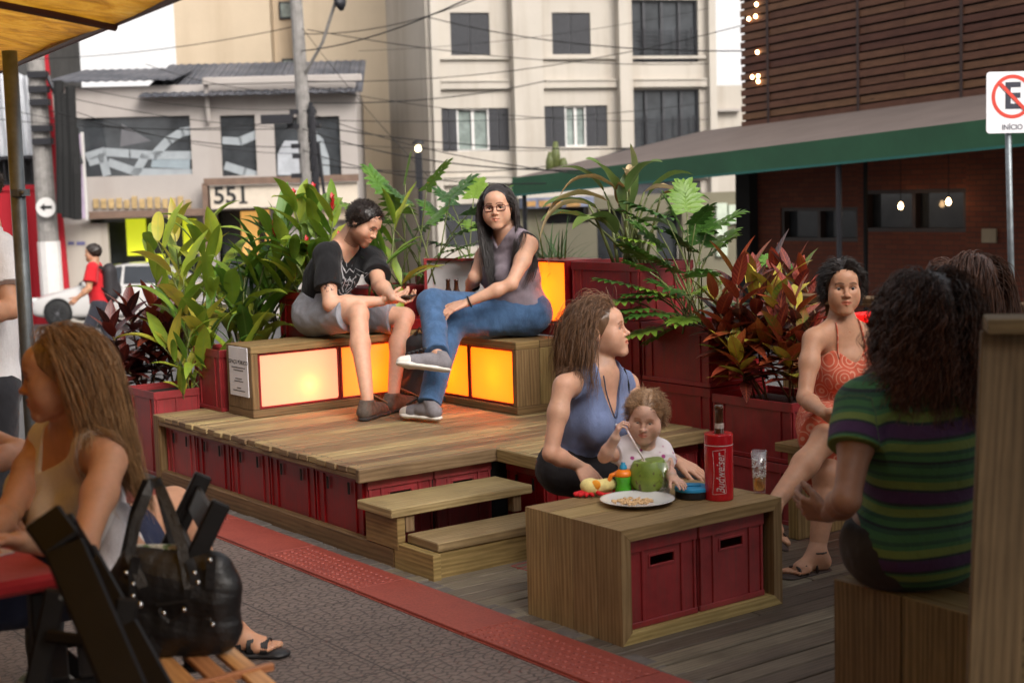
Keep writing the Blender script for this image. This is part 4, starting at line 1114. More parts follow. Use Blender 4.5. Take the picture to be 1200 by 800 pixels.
# ---- beige flank building
F2=Facade(207,80,47,math.radians(88))
bb=thing('flank_building','tall blank beige building with a narrow recessed strip of small windows','building',(*F2.w(5,0)[:2],GZ(47)))
e2=F2.at(512,80)[0]; r0_=F2.at(319,80)[0]; r1_=F2.at(346,80)[0]
wins=[F2.rect(323,-2,345,19),F2.rect(327,66,346,88)]; hh2=wins[0][2]-wins[1][2]
wins+=[(wins[0][0],wins[0][1],wins[0][2]+k*hh2,wins[0][3]+k*hh2) for k in(1,2,3)]
mb=MB(); F2.box(mb,0,r0_,zb,zt+3,-8,0); F2.box(mb,r1_,e2,zb,zt+3,-8,0); F2.box(mb,r0_,r1_,zb,zt+3,-8,-.9); 
mb.build('wall',M['beige_wall'],bb)
for r in wins:
    mb=MB(); F2.box(mb,r[0],r[1],r[2],r[3],-.9,-.84); w=mb.build('window',M['rail_dark'],bb); mb=MB(); F2.box(mb,r[0]+.06,r[1]-.06,r[2]+.06,r[3]-.06,-.84,-.82); mb.build('pane',M['glass_pale'],w)
# small far block between apartment and restaurant
F0=Facade(836,100,60,math.radians(80)); fb=thing('distant_building','pale low building far off in the gap beside the apartment block','building',(*F0.w(1,0)[:2],GZ(60)))
mb=MB(); a=F0.rect(820,100,900,240); F0.box(mb,a[0],a[1],zb-2,a[3],-6,0); mb.build('wall',M['white_wall'],fb); mb=MB(); b_=F0.rect(836,128,866,131); F0.box(mb,b_[0],b_[1],b_[2],b_[3],.001,.3); mb.build('ledge',M['grey_wall'],fb)
# ---- grey shop building with number
F3=Facade(62,150,39,math.radians(86))
gs=thing('shop_building','grey two storey shop with corrugated roof and the number 551 over its door','building',(*F3.w(3,0)[:2],GZ(39)))
W3=[F3.rect(88,137,224,206),F3.rect(259,135,300,206),F3.rect(322,137,399,206)]
D3=[F3.rect(108,256,232,330),F3.rect(256,246,318,345)]
e3=F3.at(418,150)[0]; zr=F3.at(240,99)[1]; z3=GZ(39)-.1
mb=MB(); F3.wall(mb,0,e3,z3,zr,W3+D3); F3.box(mb,0,.25,z3,zr,-9,-.26); F3.box(mb,e3-.25,e3,z3,zr,-9,-.26); F3.box(mb,0,e3,z3,zr,-9.3,-9.01); F3.box(mb,0.26,e3-.26,F3.at(200,232)[1]-.2,F3.at(200,232)[1],-9,-.3)
mb.build('wall',M['grey_wall'],gs)
def corr():
    n=N('corrugated_roof'); co=n.coord('UV'); w=n.new('ShaderNodeTexWave',bands_direction='X'); w.inputs['Scale'].default_value=2.2; n.link(co,w.inputs['Vector']); f=n.noise(co,.8,5,.6)
    n.base(n.mix(n.ramp(f,[(.4,(0,0,0)),(.6,(1,1,1))]),(.06,.064,.078),(.12,.12,.135))); n.set(rough=.8); n.bump(w.outputs['Fac'],.8,.05); return n.m
mb=MB()
def roofq(x0,x1,zl,zh,o=.35):
    s0=F3.at(x0,100)[0]; s1=F3.at(x1,100)[0]; n=int((s1-s0)/.12); vs=[];fs=[];us=[]
    for k in range(n+1):
        s_=s0+(s1-s0)*k/n; w=.03*(k%2); vs+=[F3.w(s_,zl+w,o),F3.w(s_,zh+w,-5),F3.w(s_,zl+w-.03,o),F3.w(s_,zh+w-.03,-5)]
    for k in range(n):
        a=4*k; b=a+4; fs+=[(a,b,b+1,a+1),(a+2,a+3,b+3,b+2),(a,a+2,b+2,b)]; us+=[[(k*.12,0),(k*.12+.12,0),(k*.12+.12,5),(k*.12,5)]]*3
    mb.add(vs,fs,us)
zA=F3.at(100,97)[1]; zB=F3.at(100,70)[1]; roofq(50,205,zA,zB+.15); roofq(165,425,F3.at(300,112)[1],F3.at(300,70)[1]+.35,.55)
mb.build('roof',corr(),gs)
mb=MB(); F3.box(mb,F3.at(240,100)[0],e3+.2,zr-.05,zr+.14,.3,.5,0,.02); mb.tube([F3.w(F3.at(243,100)[0],zr+.1,.35),F3.w(F3.at(243,100)[0],zr-1.0,.12)],.06); mb.build('gutter',M['grey_wall'],gs)
white=plain('white_window_graphic',(.30,.33,.35),.4,.1,4,0)
wo=[]
for i,r in enumerate(W3):
    mb=MB(); F3.box(mb,r[0],r[1],r[2],r[3],-.14,-.10); w=mb.build('window',M['glass'],gs); wo.append(w)
def gpoly(par,pts,mat,F=F3,o=-.095,name='graphic'):
    q=[F.at(*p) for p in pts]; mb=MB(); ar=sum(q[i][0]*q[(i+1)%len(q)][1]-q[(i+1)%len(q)][0]*q[i][1] for i in range(len(q)))
    if ar<0: q=q[::-1]
    mb.prism(q,F.w(0,0,o),F.e,ZV,F.n if np.cross(F.e,ZV)@F.n>0 else F.n,.004); return mb.build(name,mat,par)
def strokes(par,paths,wd,mat,F,o,name='graphic'):
    mb=MB()
    for p in paths:
        for a,b in zip(p[:-1],p[1:]):
            A=F.w(*F.at(*a),o);B=F.w(*F.at(*b),o); mb.board(A,B+nrm(B-A)*wd*.3,wd,.01,up=F.n,ch=0)
    return mb.build(name,mat,par)
strokes(wo[0],[[(100,184),(120,178),(150,180),(180,182),(222,182)],[(180,182),(196,165),(212,155),(222,153)],[(118,180),(124,203)],[(170,182),(158,203)],[(126,190),(160,202),(222,203)],[(103,190),(118,186)]],.22,white,F3,-.085)
gpoly(wo[0],[(142,145),(176,165),(140,172)],plain('grey_graphic',(.12,.12,.13),.5,.1,5,0))
gpoly(wo[0],[(178,186),(222,184),(222,198),(176,196)],plain('blue_grey_graphic',(.25,.30,.33),.4,.1,5,0))
strokes(wo[1],[[(260,165),(280,166),(299,158)],[(263,194),(285,201),(298,205)]],.22,white,F3,-.085)
gpoly(wo[2],[(325,180),(333,165),(350,165),(362,180),(360,205),(325,205)],plain('pale_graphic',(.38,.40,.43),.4,.2,3,0)); strokes(wo[2],[[(360,150),(374,165),(381,185),(382,204)]],.2,white,F3,-.085)
# shop front: yellow-green display columns, glass, brown canopy, lettering
mb=MB(); 
for r in D3: F3.box(mb,r[0],r[1],r[2],r[3],-.9,-.86)
mb.build('shop_glass',M['glass'],gs)
lime=plain('lime_display_panel',(.75,.80,.03),.5,.1,3,0); lime.node_tree.nodes['Principled BSDF'].inputs['Emission Color'].default_value=(.75,.8,.02,1); lime.node_tree.nodes['Principled BSDF'].inputs['Emission Strength'].default_value=.35
for r in((145,256,168,300),(212,257,229,298),(168,299,190,312)):
    a=F3.rect(*r); mb=MB(); F3.box(mb,*a,-.5,-.4); mb.build('display_panel',lime,gs)
amb=N('lit_shop_interior'); amb.base((.5,.3,.1)); amb.p.inputs['Emission Color'].default_value=(1,.5,.12,1); amb.p.inputs['Emission Strength'].default_value=.35
mb=MB(); a=F3.rect(308,246,318,290); F3.box(mb,*a,-.6,-.5); a=F3.rect(280,248,300,300); F3.box(mb,a[0],a[1],a[2],a[3],-.7,-.6); mb.build('lit_doorway',amb.m,gs)
brown=plain('brown_fascia',(.16,.10,.07),.6,.2,5,.2)
mb=MB(); a=F3.rect(108,246,243,254); F3.box(mb,*a,.001,.8); mb.build('canopy',brown,gs)
mb=MB()
for x in list(range(110,226,9)):
    a=F3.rect(x,232+random.randint(-2,2),x+6,244); F3.box(mb,*a,.001,.08)
mb.build('sign_letters',plain('faded_sign_letters',(.42,.30,.14),.6,.3,8,0),gs)
sg=MB(); a=F3.rect(250,216,420,242); F3.box(sg,*a,.55,.62); sgn=sg.build('number_sign',plain('cream_sign_board',(.60,.52,.42),.6,.06,4,0),gs)
mb=MB(); b_=F3.rect(243,207,421,215); F3.box(mb,*b_,.3,.75); b_=F3.rect(243,215,249,300); F3.box(mb,b_[0],b_[1],b_[2],b_[3],.3,.75); mb.build('sign_frame',brown,gs)
blackp=plain('black_numerals',(.02,.02,.02),.5,0,4,0)
sc_=F3.at(296,229)[0]-F3.at(253,229)[0]; ctr=F3.at(274,229.5)
t=text_mesh('551',.62,blackp,F3.w(ctr[0],ctr[1],.625),F3.e,ZV,sgn,name='numerals',depth=.02,bold=.012,sx=1.0)
mb=MB()   # serifs
for x,y in((264,237.5),(278.5,237.5)): pass
q=F3.rect(283.5,236,293,238); F3.box(mb,*q,.622,.64); mb.build('numerals',blackp,sgn)
mb=MB(); a=F3.rect(325,246,420,258); F3.box(mb,*a,.01,.3); mb.build('awning_box',M['beige_wall'],gs)
# ---- building at far left: tarp, balcony void, red hoarding
F4=Facade(-40,150,41,math.radians(84)); z4=GZ(41)-.4
lb_=thing('left_building','building with pale draped cloth above a dark opening at the far left','building',(*F4.w(1,0)[:2],z4))
mb=MB(); a=F4.rect(-300,60,50,120); F4.box(mb,a[0],a[1],z4,a[3]+1,-6,-.8); mb.build('wall',plain('dark_recess_wall',(.05,.05,.05),.9,.3,2,0),lb_)
cl=MB(); a=F4.rect(-120,88,47,187); nx=60; vs=[];fs=[]
for i in range(nx+1):
    for j in range(9): 
        s_=a[0]+(a[1]-a[0])*i/nx; z_=a[2]+(a[3]-a[2])*j/8; vs.append(F4.w(s_,z_+.05*math.sin(i*.9),-.3+.12*math.sin(i*1.7+.4*j)+.1*math.sin(i*.6)))
for i in range(nx):
    for j in range(8): q=i*9+j; fs.append((q,q+9,q+10,q+1))
cl.add(vs,fs); o=cl.build('draped_cloth',stucco('pale_grey_cloth',(.55,.57,.60),amt=.2),lb_,smooth=True)
mb=MB(); a=F4.rect(-120,184,50,188); F4.box(mb,*a,-.3,.1); a=F4.rect(-120,216,50,222); F4.box(mb,*a,-.3,.1)
for x in range(-100,50,8): b_=F4.rect(x,186,x+1.2,220); F4.box(mb,*b_,-.1,-.05)
mb.build('balcony_rail',M['rail_dark'],lb_)
redw=stucco('red_painted_hoarding',(.38,.02,.03),(.7,.5,.5),.3,.6)
F5=Facade(0,230,39.5,math.radians(84)); hd_=thing('red_hoarding','red painted wall behind the round arrow sign','wall',(*F5.w(0,0)[:2],GZ(39)-.3))
mb=MB(); a=F5.rect(-200,226,78,345); F5.box(mb,a[0],a[1],GZ(39)-.4,a[3],-.25,0); F5.box(mb,a[0],a[1],a[3],a[3]+.15,-.3,.05); mb.build('wall',redw,hd_)
mb=MB(); a=F5.rect(-200,300,60,340); 
for x in(15,34,50): b_=F5.rect(x,230,x+1.5,345); F5.box(mb,b_[0],b_[1],GZ(39)-.4,b_[3],.001,.08)
each(mb,'batten',redw,hd_)
# white low kiosk wall between hoarding and shop
F6=Facade(73,285,38.6,math.radians(86)); kw=thing('white_gate','plain pale wall panel between the red wall and the shop','wall',(*F6.w(0,0)[:2],GZ(31)))
mb=MB(); a=F6.rect(76,262,128,345); F6.box(mb,a[0],a[1],GZ(38)-.4,a[3],-.2,0); mb.build('wall',M['white_wall'],kw)
mb=MB(); 
for r in((80,283,87,287),(90,283,100,287)): b_=F6.rect(*r); F6.box(mb,*b_,.001,.02)
mb.build('plaque',plain('blue_red_plaque',(.12,.12,.25),.5,.3,3,0),kw)
# ================================================================ restaurant with slatted upper storey
S0=np.array([D(602,228,26)[0],26,0]); S1=np.array([6.13,17.56,0]); ed=nrm(S1-S0); on=np.cross(ed,ZV)
if on@(CP-S0)<0: on=-on
ang=math.atan2(ed[0],ed[1])
class FR(Facade):
    def __init__(s,P,e):
        s.P=np.array([P[0],P[1],0]); s.e=nrm(e); s.n=np.cross(s.e,ZV)
        if s.n@(CP-s.P)<0: s.n=-s.n
        s.R=np.array([s.e,-s.n,ZV])
FA=FR(S0,ed)             # awning front edge
res=thing('restaurant_building','dark restaurant with brown slatted upper storey and red brick front under an awning','building',(*(S0-on*3)[:2],-.9))
SL=lambda s_: (.046)*s_   # everything climbs with the street towards the viewer
FB=FR(S0-on*2.6,ed)      # ground floor wall
FU=FR(S0-on*2.45,ed)      # slatted storey
su0=FU.at(870,100)[0]; su1=su0+17
mb=MB(); k=0
sl_m=wood('dark_brown_facade_slats',(.055,.022,.013),(.14,.058,.036),(.22,.095,.06),.55)
zb0=FU.at(870,156)[1]
while k<44:
    z=zb0+k*.13-.0
    p0=FU.w(su0,z+SL(0),0.02*(k%2)); p1=FU.w(su1,z+SL(17),.02*(k%2))
    n_=4; cuts=[0]+sorted(random.sample([.2,.35,.5,.62,.78,.9],2))+[1]
    for a,b in zip(cuts[:-1],cuts[1:]): mb.board(p0+(p1-p0)*a+ed*.004,p0+(p1-p0)*b-ed*.004,.035,.10,ch=0,col=random.random())
    k+=1
mb.build('slats',sl_m,res)
mb=MB(); zz=zb0+44*.13
def slab(F,mb,s0,s1,z0,z1,o0,o1):
    pts=[(s0,z0+SL(s0-su0)),(s1,z0+SL(s1-su0)),(s1,z1+SL(s1-su0)),(s0,z1+SL(s0-su0))]
    mb.prism(pts if np.cross(F.e,ZV)@F.n>0 else pts,F.w(0,0,o0),F.e,ZV,F.n,o1-o0)
slab(FU,mb,su0,su1,zb0-.1,zb0+44*.13,-6,-.06); mb.build('upper_wall',plain('slat_backing',(.012,.008,.007),.9,.2,3,0),res)
mb=MB()
for s_ in np.arange(su0+.6,su1,1.9): slab(FU,mb,s_,s_+.05,zb0-.1,zb0+44*.13,.03,.045)
each(mb,'slat_post',plain('dark_batten',(.03,.013,.01),.6,.2,5,0),res)
# small lit bulbs behind slats seen as dots
bul=N('warm_bulb'); bul.base((1,.8,.5)); bul.p.inputs['Emission Color'].default_value=(1,.62,.3,1); bul.p.inputs['Emission Strength'].default_value=9
for (x,y) in((888,20),(880,23),(890,62),(891,90),(891,96),(884,91),(889,6)):
    s_,z_=FU.at(x,y); mb=MB(); mb.lathe(FU.w(s_,z_-.03,.05),[(.004,0),(.022,.015),(.03,.035),(.02,.06),(.004,.07)],10); o=mb.build('bulb',bul.m,res,smooth=True)
brick=N('dark_red_brick'); tb_=brick.new('ShaderNodeTexBrick'); tb_.inputs['Scale'].default_value=1; tb_.inputs['Brick Width'].default_value=.23; tb_.inputs['Row Height'].default_value=.075; tb_.inputs['Mortar Size'].default_value=.006
tb_.inputs['Color1'].default_value=(.13,.030,.014,1); tb_.inputs['Color2'].default_value=(.17,.045,.02,1); tb_.inputs['Mortar'].default_value=(.06,.03,.02,1)
brick.link(brick.coord('UV'),tb_.inputs['Vector']); brick.base(tb_.outputs['Color']); brick.set(rough=.85)
mb=MB(); sb0=FB.at(888,260)[0]; sb1=sb0+16
wn=[(1012,222,1132,272),(915,243,1005,283)]
hol=[]
for r in wn:
    s0_,z0_=FB.at(r[0],r[3]); s1_,z1_=FB.at(r[2],r[1]); hol.append((s0_,s1_,FB.at((r[0]+r[2])/2,r[3])[1],FB.at((r[0]+r[2])/2,r[1])[1]))
FB.wall(mb,sb0,sb1,-1.6,zb0+SL(sb1-su0)+.2,hol,.3); FB.box(mb,sb0,sb0+.3,-1.6,zb0+.1,-7,-.31)
ww=mb.build('brick_wall',brick.m,res)
for r in hol:
    mb=MB(); s0_,s1_,z0_,z1_=r
    FB.box(mb,s0_,s1_,z0_,z0_+.06,-.15,-.02); FB.box(mb,s0_,s1_,z1_-.06,z1_,-.15,-.02); FB.box(mb,s0_,s0_+.06,z0_+.06,z1_-.06,-.15,-.02); FB.box(mb,s1_-.06,s1_,z0_+.06,z1_-.06,-.15,-.02); FB.box(mb,(s0_+s1_)/2-.03,(s0_+s1_)/2+.03,z0_+.06,z1_-.06,-.15,-.02)
    w=mb.build('window',plain('dark_brown_frame',(.03,.015,.01),.5,.2,5,0),res); mb=MB(); FB.box(mb,s0_,s1_,z0_,z1_,-.22,-.18); mb.build('pane',M['glass'],w)
for (x,y) in((1071,241),(1127,236)):
    s_,z_=FB.at(x,y); mb=MB(); p=FB.w(s_,z_,.3); mb.lathe(p,[(.004,-.05),(.03,-.035),(.042,0),(.025,.04),(.012,.06)],12); mb.build('bulb',bul.m,res,smooth=True)
    mb=MB(); mb.tube([p+ZV*.06,p+ZV*.7],.006,5); mb.build('cord',M['black'],res)
mb=MB(); s_,z_=FB.at(1161,276); FB.box(mb,s_-.12,s_+.12,z_-.10,z_+.10,.02,.05); mb.build('notice',plain('cream_notice',(.35,.28,.18),.6,.1,10,0),res)
mb=MB(); s_,z_=FB.at(1040,235); mb.tube([FB.w(s_,-1,.5),FB.w(s_,1.9,.5)],.035); s_=FB.at(886,250)[0]; FB.box(mb,s_-.28,s_+.05,-1.6,zb0,0.01,.2); each(mb,'post',M['black'],res)
# interior gloom behind the awning on the left: ceiling and back wall of the terrace
aw=thing('awning','long green edged awning with a grey brown top over the restaurant front','awning',(*S0[:2],-.9))
zA0=FA.at(602,228)[1]; zA1=FA.at(1200,168)[1]; sA=FA.at(1200,168)[0]; kA=(zA1-zA0)/sA; sN=sA+4.5
hA=.36
mb=MB(); mb.prism([(0,zA0),(sN,zA0+kA*sN),(sN,zA0+kA*sN+hA),(0,zA0+hA*.80)],FA.w(0,0,-.03),FA.e,ZV,FA.n,.03)
o0=FA.w(0,0,-.03)
mb.prism([(-.03,zA0),(2.5,zA0+.45),(2.5,zA0+.55),(0,zA0+.3)],FA.w(0,0,0),-FA.n,ZV,-FA.e,.03)
gf=mb.build('green_valance',plain('green_canvas',(.016,.080,.036),.7,.2,1.2,.2),aw)
mb=MB(); mb.prism([(0,zA0-.035),(sN,zA0+kA*sN-.035),(sN,zA0+kA*sN),(0,zA0)],FA.w(0,0,-.02),FA.e,ZV,FA.n,.03); mb.build('teal_hem',plain('teal_hem',(.01,.11,.09),.6,.1,3,0),aw)
A_=FA.w(0,zA0+hA*.8,0);B_=FA.w(sN,zA0+kA*sN+hA,0)
zT=zb0; C_=FA.w(su0+17,zT+SL(17)+.05,-2.5);D_=FA.w(2.2,zA0+1.0,-2.5)
mb=MB(); mb.quad(A_,B_,C_,D_); mb.quad(A_-ZV*.03,D_-ZV*.03,C_-ZV*.03,B_-ZV*.03); mb.build('canvas_top',plain('grey_brown_canvas',(.13,.10,.088),.85,.12,1.5,.2),aw)
mb=MB()
for k in range(0,8):
    s_=.3+k*2.1; mb.tube([FA.w(s_,zA0+kA*s_+.2,-.08),FA.w(s_,zA0+kA*s_+.75,-2.4)],.025,6)
for s_ in(.15,7.4,14.8): mb.tube([FA.w(s_,-1.4,-.12),FA.w(s_,zA0+kA*s_+.15,-.12)],.04,8)
mb.build('frame',M['rail_dark'],aw)
# pale shop seen under the left end of the awning
F7=Facade(604,260,34,math.radians(70)); ps=thing('corner_shop','pale corner shop seen through the gap under the awning','building',(*F7.w(2,0)[:2],GZ(34)))
mb=MB(); a=F7.rect(604,240,900,345); holes7=[F7.rect(700,245,735,320),F7.rect(770,250,800,330),F7.rect(640,243,690,262)]
F7.wall(mb,a[0],a[1],GZ(34)-1,F7.at(750,228)[1],holes7); mb.build('wall',stucco('olive_beige_render',(.22,.20,.14)),ps)
mb=MB(); 
for r in holes7: F7.box(mb,*r,-.3,-.28)
mb.build('window',M['glass'],ps)
mb=MB(); 
for r in((838,238,850,300),(852,240,866,262),(868,262,882,315)): F7.box(mb,*F7.rect(*r),.001,.1)
mb.build('lit_panel',plain('pale_green_panel',(.55,.62,.50),.5,.2,3,0),ps)
mb=MB(); F7.box(mb,*F7.rect(608,231,690,243),.001,.3); mb.build('shop_sign',plain('blue_orange_sign',(.20,.22,.30),.6,.6,2,0),ps)
mb=MB()
for x,y,w_,h_ in((612,236,10,6),(626,235,14,7),(645,236,8,6),(658,235,16,7)): F7.box(mb,*F7.rect(x,y,x+w_,y+h_),.301,.32)
mb.build('sign_patch',plain('orange_patch',(.5,.28,.10),.6,.4,6,0),ps)
# ================================================================ street furniture
conc=plain('grey_concrete_pole',(.25,.235,.22),.85,.25,6,.3)
up=thing('utility_pole','concrete utility pole with lamp arm and cable clutter in front of the shop','pole',(*D(361,236,33)[:2],GZ(33)))
p0=D(363,250,33); p1=D(345,-30,33); mb=MB(); mb.tube([p0-nrm(p1-p0)*2.4,p1],[.19,.13],12); mb.build('shaft',conc,up)
mb=MB()
for yy in(130,147,170,182,205): q=p0+(p1-p0)*((250-yy)/280); mb.box(q,(.28+.1*random.random(),.12,.05)); mb.tube([q+np.array([.15,-.15,-.3]),q+np.array([.2,-.15,.2])],.05,6)
mb.tube([p0+(p1-p0)*.02+np.array([.22,-.12,0]),p0+(p1-p0)*.45+np.array([.22,-.12,0])],.06,6); mb.tube([p0+(p1-p0)*.02+np.array([.38,-.12,0]),p0+(p1-p0)*.3+np.array([.3,-.12,0])],.04,6)
mb.box(D(325,140,32.8),(.35,.12,.10)); mb.build('cable_box',M['rail_dark'],up)
la=MB(); a=p0+(p1-p0)*((250-93)/280); la.tube([a,D(378,50,32.5),D(393,3,32.2)],.035,8); la.build('lamp_arm',conc,up)
la=MB(); hp=D(393,2,32.2); la.lathe(hp+np.array([0,0,-.08]),[(.05,0),(.16,.03),(.18,.1),(.10,.2),(.03,.25)],12,nrm(np.array([.8,0,.4]))); la.build('lamp_head',M['rail_dark'],up,smooth=True)
up2=thing('utility_pole','thick utility pole carrying the round arrow sign by the red wall','pole',(*D(60,340,27)[:2],GZ(27)))
p0=D(62,352,38); p1=D(41,60,38); mb=MB(); mb.tube([p0,p1+(p1-p0)*.35],[.28,.20],12); mb.build('shaft',conc,up2)
mb=MB(); q=D(59,318,27); mb.tube([p0+(p1-p0)*.0,p0+(p1-p0)*.24],[.295,.29],12); mb.build('painted_base',M['white_frame'],up2)
mb=MB(); 
for yy in(88,105,120,150,165): q=p0+(p1-p0)*((352-yy)/292); mb.box(q+np.array([.1,-.2,0]),(.24,.14,.08)); 
mb.tube([p0+(p1-p0)*.9+np.array([.3,-.1,0]),p0+(p1-p0)*.75+np.array([.7,-.1,0]),p0+(p1-p0)*.55+np.array([1.,-.1,0])],.07,6); mb.build('cable_box',M['rail_dark'],up2)
rs=thing('round_sign','small round white sign with a black left arrow on the utility pole','sign',D(54,243,37.6)); c=D(54,243,37.6)
mb=MB(); mb.lathe(c,[(.25,0),(.25,.02)],28,np.array([0,-1.,0])); mb.build('plate',M['white_frame'],rs)
mb=MB(); mb.add([c+np.array([x*1.45,-.023,z*1.45]) for x,z in((-.11,0),(-.02,.07),(-.02,.028),(.11,.028),(.11,-.028),(-.02,-.028),(-.02,-.07))],[(6,5,4,3,2,1,0)]); mb.build('arrow',M['black'],rs)
rp=MB(); rp.tube([D(76,345,38.3),D(50,62,38.3)],.14,10); mkthing(rp,'red_pole',redw,'slim dark red post behind the utility pole','pole')
bn=thing('hanging_banner','tall lilac banner beside dark cable bundles on a post','banner',D(96,258,30))
Fb=Facade(96,200,38,math.radians(86)); mb=MB(); Fb.box(mb,*Fb.rect(89,157,98,256),0,.04); mb.build('banner',plain('lilac_banner',(.42,.33,.45),.6,.25,2,0),bn)
mb=MB(); Fb.box(mb,*Fb.rect(98,155,101,258),0,.05); mb.build('pole',M['white_frame'],bn)
cb_=MB(); 
for x,y0,y1 in((68,95,250),(74,110,255),(82,102,256),(86,150,257)): cb_.tube([D(x,y0,37.5),D(x+3,(y0+y1)/2,37.4),D(x+4,y1,37.5)],.13,7)
mkthing(cb_,'cable_bundle',M['black'],'thick black cable bundles hanging by the lilac banner','cable')
sp=thing('street_lamp','lit globe street lamp in front of the beige wall','lamp',(*D(492,235,38)[:2],GZ(38)))
mb=MB(); mb.tube([D(493,235,38)-ZV*1.2,D(491,178,38)],.06,8); mb.box(D(491,200,38),(.09,.08,.45)); mb.build('pole',M['rail_dark'],sp)
lm=N('lit_lamp_globe'); lm.base((1,.9,.6)); lm.p.inputs['Emission Color'].default_value=(1,.80,.45,1); lm.p.inputs['Emission Strength'].default_value=6
mb=MB(); mb.lathe(D(490,174,38),[(.02,-.09),(.06,-.06),(.085,0),(.06,.06),(.02,.08)],14); mb.build('lamp_globe',lm.m,sp,smooth=True)
mb=MB(); mb.lathe(D(490,169,38),[(.16,0),(.15,.06),(.04,.12)],14); mb.build('cap',M['rail_dark'],sp)
# tent pole at the left, no-parking sign at the right
steel=plain('galvanised_steel',(.17,.19,.20),.45,.3,12,.15,metal=.6)
tp=thing('tent_pole','grey galvanised steel pole holding the amber canopy','pole',D(39,640,5.3)); mb=MB(); b=D(41,560,5.3); t_=D(11,60,5.3); ax=nrm(t_-b); mb.tube([b+ax*(-b[2]/ax[2]),t_],.0265,14); mb.build('tube',steel,tp,smooth=True)
mb=MB(); mb.tube([D(24,230,5.3),D(23.4,222,5.3)],.034,14); mb.tube([D(25,226,5.27),D(30,226,5.2)],.008,6); mb.build('collar',steel,tp)
ns=thing('no_parking_sign','white no parking sign with a struck out letter E on a thin grey post','sign',(*D(1184,345,12)[:2],-.12)); 
mb=MB(); mb.tube([D(1188,460,12),D(1180,90,12)],.026,12); mb.build('post',steel,ns,smooth=True)
Fs=Facade(1155,120,11.94,math.radians(84)); r=Fs.rect(1155.5,84,1216,156)
mb=MB(); mb.prism([(p[0]+(r[0]+r[1])/2,p[1]+(r[2]+r[3])/2) for p in rounded(r[1]-r[0],r[3]-r[2],.03)],Fs.w(0,0,0),Fs.e,ZV,Fs.n,.008); pl=mb.build('plate',plain('white_sign_face',(.66,.66,.68),.4,.06,6,0),ns)
ctr=np.array([(r[0]+r[1])/2,r[3]-.20]); cw=Fs.w(ctr[0],ctr[1],.0095)
rd=plain('sign_red',(.55,.035,.015),.45,.1,6,0); mb=MB(); nn_=48
for R0,R1 in((.145,.175),): 
    vs=[cw+(Fs.e*math.cos(2*PI*k/nn_)+ZV*math.sin(2*PI*k/nn_))*R for k in range(nn_) for R in(R0,R1)]; mb.add(vs,[(2*k,2*k+1,(2*k+3)%(2*nn_),(2*k+2)%(2*nn_)) for k in range(nn_)])
mb.build('red_ring',rd,pl)
text_mesh('E',.29,plain('sign_black',(.015,.015,.03),.5,0,4,0),Fs.w(ctr[0],ctr[1]-.003,.0100),Fs.e,ZV,pl,depth=.001,bold=.008)
mb=MB(); a=Fs.w(ctr[0]-.107,ctr[1]+.107,.0125);b=Fs.w(ctr[0]+.107,ctr[1]-.107,.0125); mb.board(a,b,.03,.002,up=Fs.n,ch=0); mb.build('red_slash',rd,pl)
text_mesh('INÍCIO',.058,plain('sign_grey',(.10,.10,.12),.5,0,4,0),Fs.w(ctr[0],r[2]+.045,.0100),Fs.e,ZV,pl,depth=.001,bold=.001)
# overhead wires
cu=MB(); wr=[((0,126),(345,140),36,33),((0,140),(360,150),36,33),((60,95),(352,128),30,33),((60,110),(352,150),28,33),((60,130),(352,172),28,33),((80,128),(352,180),28,33),
 ((352,60),(660,-60),33,20),((352,128),(700,206),33,22),((352,150),(690,200),33,22),((352,165),(760,172),33,36),((352,140),(830,120),33,40),((352,175),(640,215),33,24),
 ((352,40),(600,-20),33,30),((420,60),(830,10),40,40),((360,35),(830,75),33,40),((352,100),(830,140),33,40),((352,120),(640,95),33,38),((352,190),(640,195),33,38),((0,70),(352,30),38,33),((170,75),(352,110),36,33),((352,30),(520,225),33,28),
 ((352,145),(870,168),33,30),((352,95),(870,30),33,30),((500,20),(870,60),38,30)]
for (a,b,d0,d1) in wr:
    A=D(*a,d0);B=D(*b,d1); sag=.12+.25*random.random(); cu.tube([A+(B-A)*t-ZV*sag*4*t*(1-t) for t in np.linspace(0,1,13)],.006+.007*random.random(),4)
mkthing(cu,'overhead_wires',M['black'],'thin dark overhead wires strung between the poles and buildings','wires',kind='stuff')
# ================================================================ amber canopy over the sidewalk
can=N('amber_tarpaulin'); co=can.coord('Object'); f=can.noise(can.mapping(co,(3,3,1)),2.2,5,.6,1.2); g=can.noise(co,9,3,.6,2.)
colr=can.ramp(f,[(.3,(.32,.13,.010)),(.5,(.62,.29,.02)),(.72,(.85,.50,.07))]); can.base(colr); can.set(rough=.3,spec=.5)
tr=can.new('ShaderNodeBsdfTranslucent'); can.link(colr,tr.inputs[0]); mx=can.new('ShaderNodeMixShader'); mx.inputs[0].default_value=.45; can.link(can.p.outputs[0],mx.inputs[1]); can.link(tr.outputs[0],mx.inputs[2]); can.link(mx.outputs[0],can.out.inputs['Surface'])
can.bump(can.math('ADD',f,g),.6,.03)
cy=thing('amber_canopy','glossy amber tarpaulin canopy stretched over the bar tables','canopy',W(1.9,3,2.2))
pA=D(-6,80,6.9); pB=D(186,-2,4.62); dcan=nrm(pB-pA); pA=pA-dcan*3.0; pB2=pB+dcan*9
inn=nrm(np.array([-BV[0],-BV[1],.16])); 
nu,nv=60,16; vs=[];fs=[];us=[]
for i in range(nu+1):
    for j in range(nv+1):
        t=i/nu; p=pA+(pB2-pA)*t; w=j/nv*3.6
        q=p+inn*w+ZV*(.02*math.sin(i*1.3+j*.7)*min(1,w)-.10*math.sin(PI*((t*7)%1))*.3); vs.append(q)
